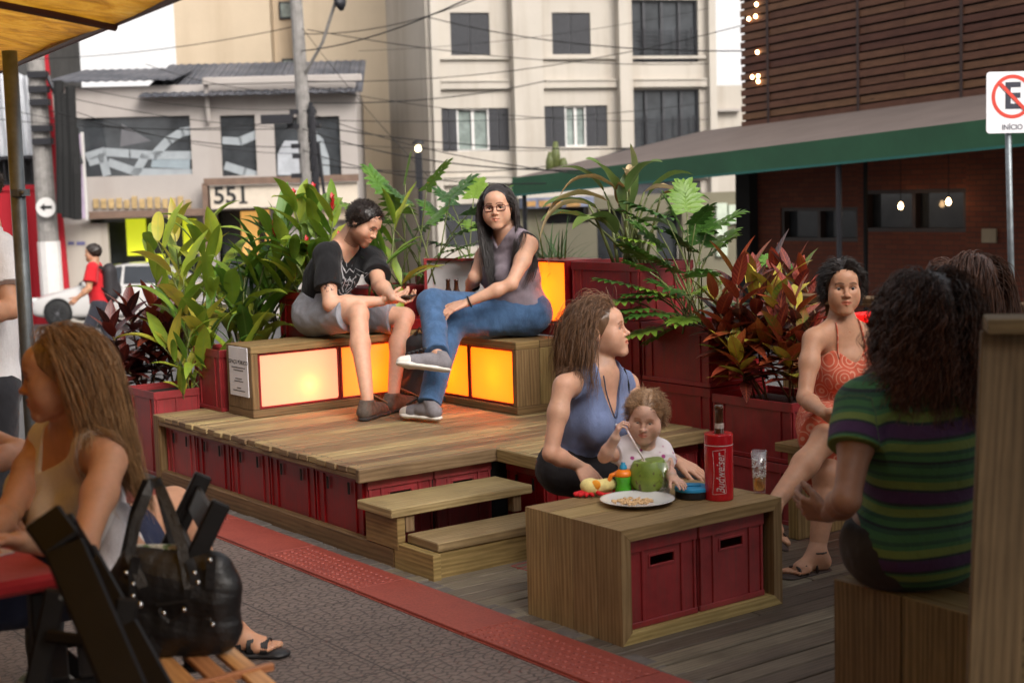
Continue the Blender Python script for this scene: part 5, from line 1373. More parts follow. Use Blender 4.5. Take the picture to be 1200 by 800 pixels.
for i in range(nu):
    for j in range(nv): a=i*(nv+1)+j; fs.append((a,a+1,a+nv+2,a+nv+1)); us.append([(0,0)]*4)
mb=MB(); mb.add(vs,fs,us); mb.build('tarpaulin',can.m,cy,smooth=True)
mb=MB(); mb.prism([(0,-.02),(np.linalg.norm(pB2-pA),-.02),(np.linalg.norm(pB2-pA),.10),(0,.10)],pA,dcan,ZV,inn*0-BV,.006); mb.build('valance',can.m,cy)
mb=MB(); mb.tube([pA+ZV*-.02,pB2+ZV*-.02],.014,8); mb.tube([pA+inn*.62-ZV*.06,pB2+inn*.62-ZV*.06],.022,8)
for t in np.linspace(.05,.95,7): q=pA+(pB2-pA)*t; mb.tube([q-ZV*.03,q+inn*3.5-ZV*.06],.02,8)
mb.build('frame',plain('dark_brown_tube',(.10,.04,.02),.4,.2,8,0),cy)
# the bar's own front behind the viewer
bf=thing('bar_front','plain bar front standing behind the sidewalk tables','building',W(-3.5,2,0))
mb=MB(); ub(mb,-3.9,-3.6,-12,14,0,9,1,0); mb.build('wall',stucco('bar_wall',(.16,.10,.07)),bf)
mb=MB(); ub(mb,-3.595,-3.55,1,2.1,0,2.2,2,0); ub(mb,-3.595,-3.55,4,6,.9,2.2,2,0); mb.build('door',M['wood'],bf)

# unseen roof added above the frame to keep light off the near deck
tn=thing('added_shade_roof','flat brown unseen roof added to shade the near end of the deck','canopy',W(2,-1,2.6))
mb=MB(); mb.box(W(4.95,-2.2,2.66),(2.6,4.2,.02),MUV,0,0); mb.build('shade_sheet',plain('brown_shade_sheet',(.12,.07,.04),.6,.2,3,.2),tn)
mb=MB()
for u_,v_ in((7.3,1.8),(7.3,-6.2),(2.5,-6.2)): mb.tube([W(u_,v_,-.1),W(u_,v_,2.64)],.03,10)
each(mb,'post',steel,tn)
# ================================================================ things on the table
def glassm(name,c=(1,1,1),r=.02,ior=1.45):
    n=N(name); n.base(c); n.set(rough=r,trans=1.,ior=ior); return n.m
gl_=N('clear_glass'); tr_=gl_.new('ShaderNodeBsdfTransparent'); gs_=gl_.new('ShaderNodeBsdfGlossy'); gs_.inputs['Roughness'].default_value=.03; lw_=gl_.new('ShaderNodeLayerWeight'); lw_.inputs[0].default_value=.18; mx_=gl_.new('ShaderNodeMixShader'); gl_.link(gl_.math('MULTIPLY_ADD',lw_.outputs['Facing'],.6,.07),mx_.inputs[0]); gl_.link(tr_.outputs[0],mx_.inputs[1]); gl_.link(gs_.outputs[0],mx_.inputs[2]); gl_.link(mx_.outputs[0],gl_.out.inputs['Surface']); M['clear']=gl_.m
def T_(x,y,z=TZ+.001): return G(x,y,z)
px=lambda Y: Y/FPX
# plate with leftovers
c=T_(747,590); r=.098
pl=thing('plate','white oval dinner plate with crumbs of food on the table','plate',c)
mb=MB(); mb.lathe(c,[(.055,.0),(.060,.003),(.096,.017),(.100,.019),(.100,.0205),(.094,.0185),(.066,.0075),(.01,.006)],48); pd=mb.build('dish',plain('white_ceramic',(.72,.70,.69),.12,.03,5,0,spec=.6),pl,smooth=True)
mb=MB()
for k in range(120):
    a=random.random()*6.28; rr=.055*math.sqrt(random.random()); q=c+np.array([rr*math.cos(a)-.012,rr*math.sin(a)*.8,.0085+.003*random.random()]); s_=.0022+.0035*random.random()
    mb.box(q,(s_,s_*.8,s_*.6),frame(nrm(np.random.default_rng(k).normal(size=3)),ZV+.01),0,s_*.25)
mb.build('food_crumbs',plain('pale_food',(.62,.40,.20),.7,.35,90,0),pl)
pl.scale=(1.42,1.42,1.1)
# toy chicken
c=T_(700,580); ty=thing('toy','yellow and cream plush toy with red legs lying beside the plate','toy',c)
P=[cap(c+[-.02,-.01,.024],c+[.035,.01,.027],.021,.018,.01),ell(c+[-.022,-.008,.030],[.026,.021,.020],None,.01),cap(c+[.03,.01,.03],c+[.062,.022,.022],.012,.008,.01)]
V,F=surf(P,.002); np_mesh('body',[(V,F)],plain('cream_yellow_plush',(.72,.60,.24),.9,.15,60,.3),ty)
V,F=surf([ell(c+[-.005,-.022,.034],[.014,.008,.014],None,.0)],.0018); np_mesh('wing',[(V,F)],plain('orange_plush',(.85,.33,.02),.8,.1,60,.2),ty)
P=[]
for a in np.linspace(2.4,5.2,6): P.append(cap(c+[-.03,-.012,.016],c+np.array([-.03+.030*math.cos(a)*1.1,-.014+.020*math.sin(a),.008]),.0065,.0055,.003))
P+=[cap(c+[-.0,-.024,.012],c+[.022,-.034,.006],.006,.006,.004),cap(c+[.022,-.034,.006],c+[.036,-.026,.007],.007,.006,.004),cap(c+[.05,.016,.008],c+[.058,.02,.007],.007,.006,.004)]
V,F=surf(P,.0018); np_mesh('legs',[(V,F)],plain('red_plush',(.60,.01,.015),.8,.15,60,.2),ty)
ty.scale=(1.4,1.4,1.4)
# sippy cup
c=T_(731,579); sc=thing('sippy_cup','green baby cup with orange double handles and blue spout','cup',c)
gp=plain('green_cup_plastic',(.10,.55,.03),.25,.1,6,0,trans=.3)
mb=MB(); mb.lathe(c,[(.024,0),(.027,.004),(.024,.020),(.020,.033),(.024,.046),(.026,.054),(.024,.058)],28); mb.build('cup_body',gp,sc,smooth=True)
op=plain('orange_plastic',(.85,.22,.01),.3,.08,6,0)
mb=MB(); mb.lathe(c+ZV*.056,[(.026,0),(.0275,.004),(.0265,.012),(.015,.019),(.008,.021)],28)
for sg in(-1,1): mb.tube([c+np.array([sg*x,0,z]) for x,z in((.020,.064),(.036,.058),(.043,.042),(.044,.026),(.039,.014))],[.0065,.007,.0065,.0062,.0065],10)
mb.build('handle_ring',op,sc,smooth=True)
mb=MB(); mb.lathe(c+ZV*.074,[(.011,0),(.012,.006),(.010,.013),(.006,.018),(.0075,.022)],18); mb.build('spout',plain('blue_plastic',(.02,.28,.50),.3,.08,6,0),sc,smooth=True)
sc.scale=(1.32,1.32,1.32)
# coconut with straw
c=T_(762,578); co_n=thing('coconut','big green coconut drink with a white straw in front of the toddler','coconut',c)
n=N('green_coconut_husk'); cc=n.coord('Object'); f=n.noise(cc,14,5,.6); sp_=n.noise(cc,38,3,.6)
b=n.ramp(f,[(.3,(.10,.16,.018)),(.6,(.20,.28,.035)),(.8,(.32,.34,.08))]); n.base(n.mix(n.ramp(sp_,[(.60,(0,0,0)),(.68,(1,1,1))]),b,(.08,.05,.02))); n.set(rough=.5); n.bump(f,.3,.004)
P=[ell(c+ZV*.060,[.066,.066,.075],None,.01)]
V,F=surf(P,.003,post=lambda P_,D_: np.maximum(D_+.002*vnoise(P_,50,2),np.maximum((P_-c)[:,2]-.112-.10*((P_-c)[:,0]),-(P_-c)[:,2]+.002))); np_mesh('husk',[(V,F)],n.m,co_n)
mb=MB(); mb.lathe(c+np.array([0,0,.105]),[(.030,.0),(.028,.006),(.012,.005)],24); mb.build('cut_top',plain('white_coconut_flesh',(.55,.50,.36),.6,.2,50,.2),co_n)
S0_=c+np.array([-.012,.0,.10]); S1_=D(733,501,(c[1]+.0)); S1_=c+(S1_-c)/1.2; 
mb=MB(); mb.tube([S0_,S1_],.0033,10); strw=mb.build('straw',plain('white_striped_straw',(.72,.62,.62),.35,.1,80,0),co_n,smooth=True)
co_n.scale=(1.2,1.2,1.2)
# empty glass + beer glass
def glass(x,y,h,rb,rt,label,fill=0,foam=0):
    c=T_(x,y); g=thing('glass',label,'glass',c,group='drinking glasses')
    mb=MB(); t=.0013; base=.012
    mb.lathe(c,[(rb*.97,0),(rb,.002),(rt,h),(rt-t,h),(rb-t+.0005,base),(.001,base-.001)],36,cap=True); mb.build('glass_wall',M['clear'],g,smooth=True)
    if fill:
        mb=MB(); rr=lambda z: rb-t-.0006+(rt-rb)*z/h
        mb.lathe(c,[(rr(base),base+.0008),(rr(fill),fill),(.001,fill)],30); n=N('beer'); n.base((.85,.42,.05)); n.set(trans=.85,rough=.05,ior=1.33); mb.build('beer',n.m,g,smooth=True)
    if foam:
        mb=MB(); 
        for k in range(150):
            a=random.random()*6.28; z=(fill if fill else base)+random.random()**2*foam; q=c+np.array([math.cos(a),math.sin(a),0])*(rb-t-.0018+(rt-rb)*z/h)+ZV*z; s_=.0010+.0016*random.random()
            mb.box(q,(s_,s_,s_),frame(nrm(np.random.default_rng(k).normal(size=3)),ZV+.01),0,s_*.3)
        mb.build('foam',plain('white_foam',(.72,.70,.66),.6,.05,80,0),g)
    return g
glass(777,580,.135,.026,.033,'empty ribbed drinking glass standing between coconut and blue lidded tub',0,.022)
glass(890,577,.165,.0235,.0315,'slim glass with a little beer and foam, right of the red cooler',.062,.075)
# tub with blue lid
c=T_(812,582); tub=thing('lunch_tub','round black tub with a bright blue lid beside the cooler','tub',c)
mb=MB(); mb.lathe(c,[(.060,0),(.063,.003),(.064,.024),(.062,.026)],40); mb.build('tub',plain('black_plastic',(.015,.015,.018),.35,.1,6,0),tub,smooth=False)
bl=plain('blue_lid_plastic',(.02,.25,.48),.3,.06,8,0); mb=MB(); mb.lathe(c+ZV*.026,[(.065,0),(.066,.003),(.064,.011),(.060,.013),(.02,.013)],40); mb.box(c+np.array([0,0,.042]),(.030,.008,.003),None,0,.002); mb.build('lid',bl,tub)
tub.scale=(1.08,1.08,1.1)
# red cooler sleeve with bottle
c=T_(843,584); ck=thing('bottle_cooler','tall red bottle cooler sleeve printed with a white script name','cooler',c)
rc=plain('glossy_red_plastic',(.42,.006,.012),.22,.10,7,0,spec=.6)
mb=MB(); R_=.0455; mb.lathe(c,[(R_*.97,0),(R_,.004),(R_,.172),(R_*.985,.174)],48); mb.build('sleeve',rc,ck,smooth=False)
mb=MB(); mb.lathe(c+ZV*.1745,[(R_*.99,0),(R_*1.01,.003),(R_*1.01,.030),(R_*.97,.034),(R_*.45,.0345),(R_*.40,.02)],48); mb.build('collar',rc,ck,smooth=False)
mb=MB(); mb.lathe(c+ZV*.1735,[(R_*1.012,0),(R_*1.012,.0016)],48,cap=False); wt=plain('white_print',(.75,.72,.72),.4,0,5,0); mb.build('white_band',wt,ck)
# curved lettering: flat text wrapped on the sleeve
face=nrm(np.array([CP[0]-c[0],CP[1]-c[1],0])); side_=np.cross(face,ZV)*-1
def wrap(o,c,R,ang0):
    me=o.data; co=np.empty(len(me.vertices)*3); me.vertices.foreach_get('co',co); co=co.reshape(-1,3)
    m=np.array(wm(ck)); w=co@m[:3,:3].T+m[:3,3]; x=(w-c)@np.cross(ZV,face); y=w[:,2]
    a=x/R+ang0; sd_=np.cross(ZV,face); nw=c+np.outer(np.sin(a)*(R+.0006),sd_)+np.outer(np.cos(a)*(R+.0006),face); nw[:,2]=y
    inv=np.linalg.inv(m); nw=nw@inv[:3,:3].T+inv[:3,3]; me.vertices.foreach_set('co',nw.ravel()); me.update()
t=text_mesh('Budweiser',.037,wt,c+ZV*.088+face*.05+np.cross(ZV,face)*.006,ZV,-np.cross(ZV,face),ck,depth=.0002,shear=.28,bold=.0003,sx=.80); wrap(t,c,R_,0)
mb=MB(); sdv=np.cross(ZV,face)
for a,b in (((-.019,.158),(.021,.164)),((-.019,.158),(-.015,.092)),((-.015,.092),(-.021,.022)),((.021,.164),(.017,.092)),((.017,.092),(.023,.026)),((-.021,.022),(.023,.026))):
    n_=5
    for k in range(n_):
        p=[a[i]+(b[i]-a[i])*k/n_ for i in(0,1)];q=[a[i]+(b[i]-a[i])*(k+1)/n_ for i in(0,1)]
        f_=lambda s_,z_: c+sdv*math.sin(s_/R_)*(R_+.0007)+face*math.cos(s_/R_)*(R_+.0007)+ZV*z_
        mb.board(f_(*p),f_(*q),.0008,.0004,up=face,ch=0)
mb.build('bow_emblem',wt,ck)
bo=thing('bottle','brown beer bottle neck standing up out of the red cooler','bottle',c+ZV*.02)
brg=plain('brown_glass',(.05,.016,.006),.06,.1,4,0,spec=.7)
mb=MB(); mb.lathe(c+ZV*.02+np.array([.003,0,0]),[(.03,0),(.031,.13),(.016,.17),(.0135,.20),(.0125,.232),(.0145,.234),(.0145,.246),(.011,.248)],24); mb.build('bottle_glass',brg,bo,smooth=True)
mb=MB(); mb.lathe(c+ZV*.196+np.array([.003,0,0]),[(.0150,.0),(.0146,.022)],24,cap=False); mb.build('label',plain('bottle_label',(.45,.40,.36),.4,.3,60,0),bo)
ck.scale=(1.2,1.2,1.22); bo.scale=(1.2,1.2,1.38)
# two brown bottles by the pale panel
def bottle(p,label):
    b=thing('bottle',label,'bottle',p,group='brown bottles on the bench'); mb=MB(); mb.lathe(p,[(.029,0),(.030,.005),(.030,.12),(.026,.145),(.014,.175),(.0125,.215),(.0145,.217),(.0145,.228),(.01,.23)],24); mb.build('bottle_glass',brg,b,smooth=True)
p1_=W(4.70,7.52,.863); bottle(D(526,360,p1_[1])*[1,1,0]+ZV*.866,'brown beer bottle in front of the pale panel, left one of the pair'); bottle(D(535.5,360,p1_[1]-.05)*[1,1,0]+ZV*.866,'brown beer bottle in front of the pale panel, right one of the pair')
# cigarette end on the deck
ce=MB(); p=G(589,659,.006); ce.tube([p,p+np.array([.03,.012,.0])],.004,8); mkthing(ce,'cigarette_end',plain('white_paper_butt',(.7,.62,.5),.7,.1,40,0),'tiny white cigarette end on the deck in front of the steps','litter')
# backpack on the platform between the two benches
bp=thing('backpack','dark backpack slumped on the platform behind the crossed legs','backpack',G(490,478,PZ))
c=G(488,478,PZ); c=np.array([c[0],c[1]+.12,PZ]); nyl=plain('dark_nylon',(.018,.015,.017),.7,.3,30,.4)
P=[cap(c+[0,0,.10],c+[.02,0,.33],.115,.085,.05,np.array([0,1,0]),.7),cap(c+[-.05,-.03,.08],c+[.07,-.03,.08],.075,.075,.04),cap(c+[-.02,-.07,.10],c+[.04,-.07,.2],.06,.05,.03)]
V,F=surf(P,.006,post=lambda P_,D_:np.maximum(D_+.006*vnoise(P_,28,3),-(P_[:,2]-PZ-.003))); np_mesh('bag',[(V,F)],nyl,bp)
mb=MB(); mb.tube([c+np.array(p_) for p_ in((.10,-.06,.30),(.16,-.08,.22),(.17,-.10,.12),(.13,-.10,.05))],.012,6); mb.tube([c+np.array(p_) for p_ in((0,-.02,.41),(.03,-.05,.45),(.06,-.02,.41))],.010,6); mb.build('strap',nyl,bp)
mb=MB(); mb.box(c+np.array([.17,-.11,.14]),(.012,.006,.016),None,0,.002); mb.box(c+np.array([.155,-.115,.05]),(.012,.006,.014),None,0,.002); each(mb,'buckle',M['black'],bp)
# ================================================================ left foreground: red table, folding chairs, handbag
lt=thing('red_table','square table under a red cloth at the left edge','table',G(-60,690,.0))
TT=.74; K1=D(74,688,3.36); K1[2]=TT; dd=nrm(D(0,612,3.9)*[1,1,0]-K1*[1,1,0]); A1=G(74,682,TT-.03); B1=G(2,640,TT); C1=G(0,712,TT)
tdir=nrm(np.array([-.55,.80,0])); pdir=np.array([tdir[1],-tdir[0],0])*-1  # edges: tdir away, pdir to the left
cor=G(73,668,TT); Rt=np.array([tdir,pdir,ZV])
rcl=cloth_mat('red_table_cloth',(.36,.012,.018),.6,300,.15,.12,.15,False) if 'cloth_mat' in globals() else plain('red_table_cloth',(.36,.012,.018),.55,.15,8,.2)
mb=MB(); mb.box(cor+tdir*.36+pdir*.40-ZV*.02,(.38,.40,.02),Rt,0,.012); mb.build('tabletop',rcl,lt)
mb=MB()
for a in(.05,.67):
    for b in(.05,.75): mb.box(cor+tdir*a+pdir*b-ZV*.40,(.02,.02,.345),Rt,2,.003)
each(mb,'leg',plain('black_painted_wood',(.005,.004,.004),.5,.3,14,.2,spec=.25),lt)
nap=mkthing(MB().box(cor+tdir*.40+pdir*.25+ZV*.004,(.20,.16,.002),np.array([nrm(tdir+.3*pdir),nrm(pdir-.3*tdir),ZV]),0,0),'place_mat',plain('pale_paper_mat',(.48,.40,.40),.7,.15,8,0),'pale paper mat lying on the red table','mat')
def chair(par,o,f,blackm,seatm,rec=.0):
    """folding bar chair. o: floor point under the seat centre, f: direction the sitter faces"""
    f=nrm(f); r=np.cross(f,ZV); Rm=np.array([r,f,ZV]); Q=lambda x,y,z: o+r*x+f*y+ZV*z
    def bar(a,b,w=.042,t=.02,m='b',up=None):
        mb.board(Q(*a),Q(*b),w,t,up=f if up is None else up,ch=.004)
    for sx in(-.20,.20):
        mb=MB(); mb.board(Q(sx,-.24,.86),Q(sx,.22,.0),.024,.05,up=np.cross(nrm(Q(sx,.22,0)-Q(sx,-.24,.86)),r),ch=.005); mb.build('back_leg',blackm,par)
        mb=MB(); sy=sx*.86; mb.board(Q(sy,.20,.44),Q(sy,-.22,.0),.022,.045,up=np.cross(nrm(Q(sy,-.22,0)-Q(sy,.20,.44)),r),ch=.005); mb.build('front_leg',blackm,par)
    mb=MB(); 
    for z,y in((.80,-.21),(.70,-.157)): mb.board(Q(-.20,y,z),Q(.20,y,z),.07,.016,up=nrm(f*.9+ZV*.45),ch=.004)
    mb.build('backrest',blackm,par)
    mb=MB()
    for k in range(5): y=-.16+.085*k; mb.board(Q(-.19,y,.452),Q(.19,y,.452),.062,.014,ch=.004)
    mb.build('seat_slats',seatm,par)
    mb=MB(); mb.board(Q(-.175,-.2,.435),Q(-.175,.2,.435),.02,.02); mb.board(Q(.175,-.2,.435),Q(.175,.2,.435),.02,.02); mb.board(Q(-.2,.17,.08),Q(.2,.17,.08),.02,.02)
    each(mb,'rail',blackm,par)
bkw=plain('black_painted_wood',(.005,.004,.004),.5,.3,14,.2,spec=.25)
# blonde woman's chair
fB=nrm(np.array([-.55,-.02,0])); oB=np.array([D(140,600,3.75)[0],3.75,0])
ch1=thing('folding_chair','black folding chair carrying the blonde woman and the black handbag','chair',oB,group='folding bar chairs'); chair(ch1,oB,nrm(np.array([-.93,-.30,0])),bkw,bkw)
# empty chair with orange slats in front
ch2=thing('folding_chair','empty folding chair with orange brown slatted seat, black frame leaning left','chair',G(180,900,0),group='folding bar chairs')
def q2(x,y,z): return G(x,y,z)
mb=MB(); e0=G(172,768,.47); e1_=G(268,746,.47); mb.board(e0,e1_,.022,.022,ch=.003)
dv=nrm(G(330,800,.46)-G(268,748,.46)); 
for (a,b) in((.0,.23),(.36,.58),(.70,.93)):
    p0=e0+(e1_-e0)*a; p1=e0+(e1_-e0)*b; m_=(p0+p1)/2; wv=np.linalg.norm(p1-p0); sidev=nrm(p1-p0); L_=.42; nrm_=nrm(np.cross(sidev,dv))
    if nrm_[2]<0: nrm_=-nrm_
    mb.box(m_+dv*L_/2-nrm_*.004,(L_/2,wv/2,.008),np.array([dv,nrm(np.cross(nrm_,dv)),nrm_]),0,.003)
mb.board(e1_+dv*.30+sidev*.02,e0+dv*.30,.02,.02,ch=.003)
mb.build('seat_slats',M['wood_chair'],ch2)
def stick(n_,pts,w,t=.03):
    mb=MB()
    for a,b in zip(pts[:-1],pts[1:]): mb.board(a,b,w,t,up=nrm(CP-a),ch=.006)
    mb.build(n_,bkw,ch2)
stick('back_post',[D(50,606,3.05),D(75,640,3.0)+0,D(150,815,2.8)],.085,.03)
stick('back_post',[D(95,648,3.35),D(200,840,3.0)],.075,.03)
stick('leg',[D(66,690,3.3),D(20,900,3.2)],.05); stick('leg',[D(150,700,3.2),D(118,900,3.1)],.05)
stick('cross_rail',[D(56,745,3.25),D(140,755,3.2)],.03); stick('cross_rail',[D(75,612,3.04),D(100,652,3.3)],.05)
mb=MB(); 
for x,y,d_ in((145,757,2.93),(72,700,3.23),(124,752,3.1)): mb.lathe(D(x,y,d_),[(.006,0),(.005,.003)],12,nrm(CP-D(x,y,d_)))
each(mb,'bolt',steel,ch2)
# handbag
hb=thing('handbag','slouchy black leather handbag with studs hanging from the chair back','handbag',D(205,690,3.6))
leather=plain('black_leather',(.006,.0055,.006),.42,.3,25,.5,spec=.5)
Y0=3.62
def bagpt(x,y,o=0): return D(x,y,Y0+o)
P=[]
P.append(cap(bagpt(160,690),bagpt(250,692),.075,.07,.04,np.array([0,1,0]),.75)); P.append(cap(bagpt(160,738),bagpt(255,735),.075,.065,.04,np.array([0,1,0]),.8)); P.append(cap(bagpt(165,662),bagpt(240,668),.05,.05,.05,np.array([0,1,0]),.7))
P.append(cap(bagpt(252,668),bagpt(255,700),.03,.05,.03))
V,F=surf(P,.004,post=lambda P_,D_:D_+.0045*vnoise(P_,34,8)+.002*vnoise(P_,90,9)); np_mesh('bag_body',[(V,F)],leather,hb)
mb=MB()
def strap(pts,w=.026,t=.008):
    pts=[np.asarray(p,float) for p in pts]
    n=len(pts); vs=[];fs=[]
    for i,p in enumerate(pts):
        tn=nrm(pts[min(i+1,n-1)]-pts[max(i-1,0)]); vw=nrm(CP-p); sd=nrm(np.cross(tn,vw)); 
        for a,b in((-1,-1),(1,-1),(1,1),(-1,1)): vs.append(p+sd*a*w/2+vw*b*t/2)
    for i in range(n-1):
        for k in range(4): fs.append((4*i+k,4*i+(k+1)%4,4*i+4+(k+1)%4,4*i+4+k))
    mb.add(vs,fs)
strap([bagpt(168,688,-.06),bagpt(152,650,-.04),bagpt(160,610,-.02),bagpt(172,580,0),bagpt(178,566,.02),bagpt(188,572,.02),bagpt(200,600,0),bagpt(213,640,-.03),bagpt(222,690,-.06)])
strap([bagpt(150,700,-.0),bagpt(147,650,.05),bagpt(158,600,.06),bagpt(172,565,.06),bagpt(184,562,.06),bagpt(192,590,.07),bagpt(205,640,.06),bagpt(225,655,.05)])
for pts in(([(156,700),(156,670),(160,652)]),([(229,700),(228,675),(222,655)]),([(245,690),(247,665),(248,650)])): strap([bagpt(*p,-.055) for p in pts],.022,.006)
mb.build('strap',leather,hb)
mb=MB(); strap([bagpt(*p,-.075) for p in((187,712),(190,720),(198,728),(210,724),(218,712))],.008,.006); strap([bagpt(*p,-.072) for p in((183,708),(200,706),(222,703))],.007,.006); strap([bagpt(*p,-.07) for p in((237,730),(240,724),(246,724),(250,732))],.006,.005); mb.build('zip_pocket',leather,hb)
mb=MB()
for x,y in((148,671),(156,684),(156,698),(228,671),(232,682),(192,718),(216,714),(249,731),(246,656)): mb.lathe(bagpt(x,y,-.078),[(.007,0),(.0055,.004),(.002,.006)],12,nrm(CP-bagpt(x,y)))
mb.lathe(bagpt(164,708,-.085),[(.010,0),(.008,.005),(.003,.008)],14,nrm(CP-bagpt(164,708)))
each(mb,'stud',plain('silver_stud',(.5,.5,.5),.2,0,5,0,metal=1.),hb,smooth=True)
# magazine poking out of the bag
mg=N('magazine_cover'); f=mg.noise(mg.coord('Object'),14,4,.6); mg.base(mg.ramp(f,[(.30,(.30,.32,.10)),(.42,(.60,.58,.50)),(.52,(.20,.28,.14)),(.60,(.62,.60,.52)),(.70,(.55,.12,.08))],'CONSTANT')); mg.set(rough=.35)
ma=thing('magazine','colourful magazine with a green and cream cover poking out of the handbag','magazine',bagpt(185,668)); a=bagpt(160,640,.0);b=bagpt(208,640,.0); e_=nrm(b-a); mb=MB(); mb.box((a+b)/2-ZV*.05,(np.linalg.norm(b-a)/2,.004,.055),np.array([e_,np.cross(ZV,e_),ZV]),0,0); mb.build('cover',mg.m,ma)
mb=MB(); 
for z_,w_ in((-.012,.085),): mb.box((a+b)/2+e_*.0-ZV*.034-np.cross(ZV,e_)*.0052,(w_/2,.0006,.009),np.array([e_,np.cross(ZV,e_),ZV]),0,0)
mb.build('title_strip',plain('grey_title_band',(.20,.21,.18),.5,.5,200,0),ma)
# drinks case under the red table
cs=MB(); p=D(72,740,3.9); cs.box(np.array([p[0],p[1],.16]),(.14,.10,.16),None,0,.004); mkthing(cs,'carton',mg.m,'printed cardboard carton under the red table','carton')
# ================================================================ cars
def car(P,fdir,label,col,zb):
    f=nrm(fdir); s_=np.cross(f,ZV); R=np.array([f,-s_ if (np.cross(f,-s_)@ZV)>0 else s_,ZV]); 
    if np.cross(R[0],R[1])@ZV<0: R[1]=-R[1]
    c=thing('parked_car',label,'car',P); T=lambda x,y,z: P+np.array([x,y,z])@R
    paint=plain('silver_white_paint',col,.22,.04,2,0,spec=.6,coat=.5)
    # body from cross sections along x: (x, half width, z bottom, z belt, z top, top half width)
    secs=[(2.02,.55,.34,.50,.58,.50),(1.98,.72,.26,.60,.66,.62),(1.7,.82,.20,.68,.76,.68),(1.1,.85,.18,.80,.90,.72),(.75,.85,.18,.86,.97,.72),(.1,.86,.18,.90,1.40,.58),(-.3,.86,.18,.91,1.46,.60),(-1.0,.86,.18,.92,1.44,.58),(-1.55,.85,.20,.94,1.20,.60),(-1.8,.82,.24,.92,1.00,.66),(-1.95,.72,.32,.86,.90,.60),(-2.0,.6,.40,.70,.76,.5)]
    vs=[];fs=[];K=12
    for x,w,zb_,zm,zt_,wt_ in secs:
        w=w*1.07; zb_=zb_-.05; prof=[(-w*.92,zb_),(-w,zb_+.12),(-w*1.0,(zb_+zm)/2),(-w*.97,zm),(-wt_,zt_-.05),(-wt_*.86,zt_),(wt_*.86,zt_),(wt_,zt_-.05),(w*.97,zm),(w,(zb_+zm)/2),(w,zb_+.12),(w*.92,zb_)]
        vs+=[T(x,y,z) for y,z in prof]
    for i in range(len(secs)-1):
        for k in range(K): fs.append((i*K+k,i*K+(k+1)%K,(i+1)*K+(k+1)%K,(i+1)*K+k))
    fs+= [tuple(range(K)),tuple((len(secs)-1)*K+k for k in range(K))[::-1]]
    mb=MB(); mb.add(vs,fs); b=mb.build('body',paint,c,smooth=True); m_=b.modifiers.new('s','SUBSURF'); m_.levels=1; m_.render_levels=2
    gl=plain('car_glass',(.02,.023,.028),.06,.2,2,0,spec=.7)
    for sy in(-1,1):
        mb=MB()
        for poly in([(.78,.98),(.02,1.36),(-.25,1.39),(-.25,.98)],[(-.32,.98),(-.32,1.39),(-.95,1.38),(-1.15,1.2),(-1.22,.98)],[(-1.30,.99),(-1.22,1.22),(-1.42,1.16),(-1.56,.99)]):
            q=[]
            for x,z in poly:
                y=.875-(z-.93)*.52; q.append(T(x,sy*y,z))
            nn=nrm(np.cross(q[1]-q[0],q[2]-q[0])); 
            if nn@(R[1]*sy)<0: nn=-nn
            mb.add([p for p in q]+[p-nn*.05 for p in q],[tuple(range(len(q)))]+[(k,(k+1)%len(q),len(q)+(k+1)%len(q),len(q)+k) for k in range(len(q))])
        each(mb,'side_window',gl,c)
    mb=MB(); q=[T(.82,-.62,.99),T(.82,.62,.99),T(.10,.52,1.40),T(.10,-.52,1.40)]; mb.add(q+[p+np.array([0,0,.012])+R[0]*.02 for p in q],[(0,1,2,3),(4,5,6,7),(0,1,5,4),(1,2,6,5),(2,3,7,6),(3,0,4,7)]); mb.build('windscreen',gl,c)
    rub=plain('tyre_rubber',(.015,.015,.015),.8,.2,20,0); rim=plain('alloy_rim',(.22,.22,.23),.3,.1,8,0,metal=.7)
    for x in(1.28,-1.28):
        for sy in(-1,1):
            mb=MB(); ctr=T(x,sy*.80,.31); mb.lathe(ctr,[(.2,-.02),(.285,-.0),(.30,.05),(.30,.12),(.285,.145),(.20,.148)],26,R[1]*sy); wh=mb.build('wheel',rub,c,smooth=True)
            mb=MB(); mb.lathe(ctr,[(.20,.13),(.205,.14),(.05,.135),(.04,.15)],20,R[1]*sy)
            for k in range(6): a=k*PI/3; d_=R[0]*math.cos(a)+ZV*math.sin(a); mb.board(ctr+R[1]*sy*.142+d_*.03,ctr+R[1]*sy*.142+d_*.19,.045,.012,up=R[1]*sy,ch=0)
            mb.build('rim',rim,wh)
            mb=MB(); mb.lathe(T(x,sy*.86,.33),[(.35,0),(.35,.05)],26,R[1]*sy); mb.build('wheel_arch',M['black'],c)
    for sy in(-1,1):
        mb=MB(); mb.box(T(1.93,sy*.58,.62),(.06,.12,.06),R,0,.02); mb.build('headlight',plain('headlamp',(.6,.6,.6),.1,.1,5,0),c)
        mb=MB(); mb.box(T(.55,sy*.95,1.0),(.08,.07,.06),R,0,.02); mb.build('wing_mirror',paint,c)
    mb=MB(); 
    for sy in(-1,1):
        mb.box(T(-.28,sy*.863,.60),(.006,.004,.32),R,0,0); mb.box(T(-.5,sy*.872,.80),(.08,.012,.015),R,0,.003); mb.box(T(.2,sy*.872,.80),(.08,.012,.015),R,0,.003)
    each(mb,'door_trim',rub,c)
    return c
pc=D(138,383,35); gz=slope(pc[1])-.12
pc=D(136,383,35.); c_=np.array([pc[0]-.22,36.0,gz+.0]); zpx=D(66,383,35)[2]
c_[2]=zpx
car(c_+np.array([.12,0,0]),np.array([-1.,.03,0]),'silver white hatchback parked in front of the shop behind the walking man',(.50,.48,.46),zpx)
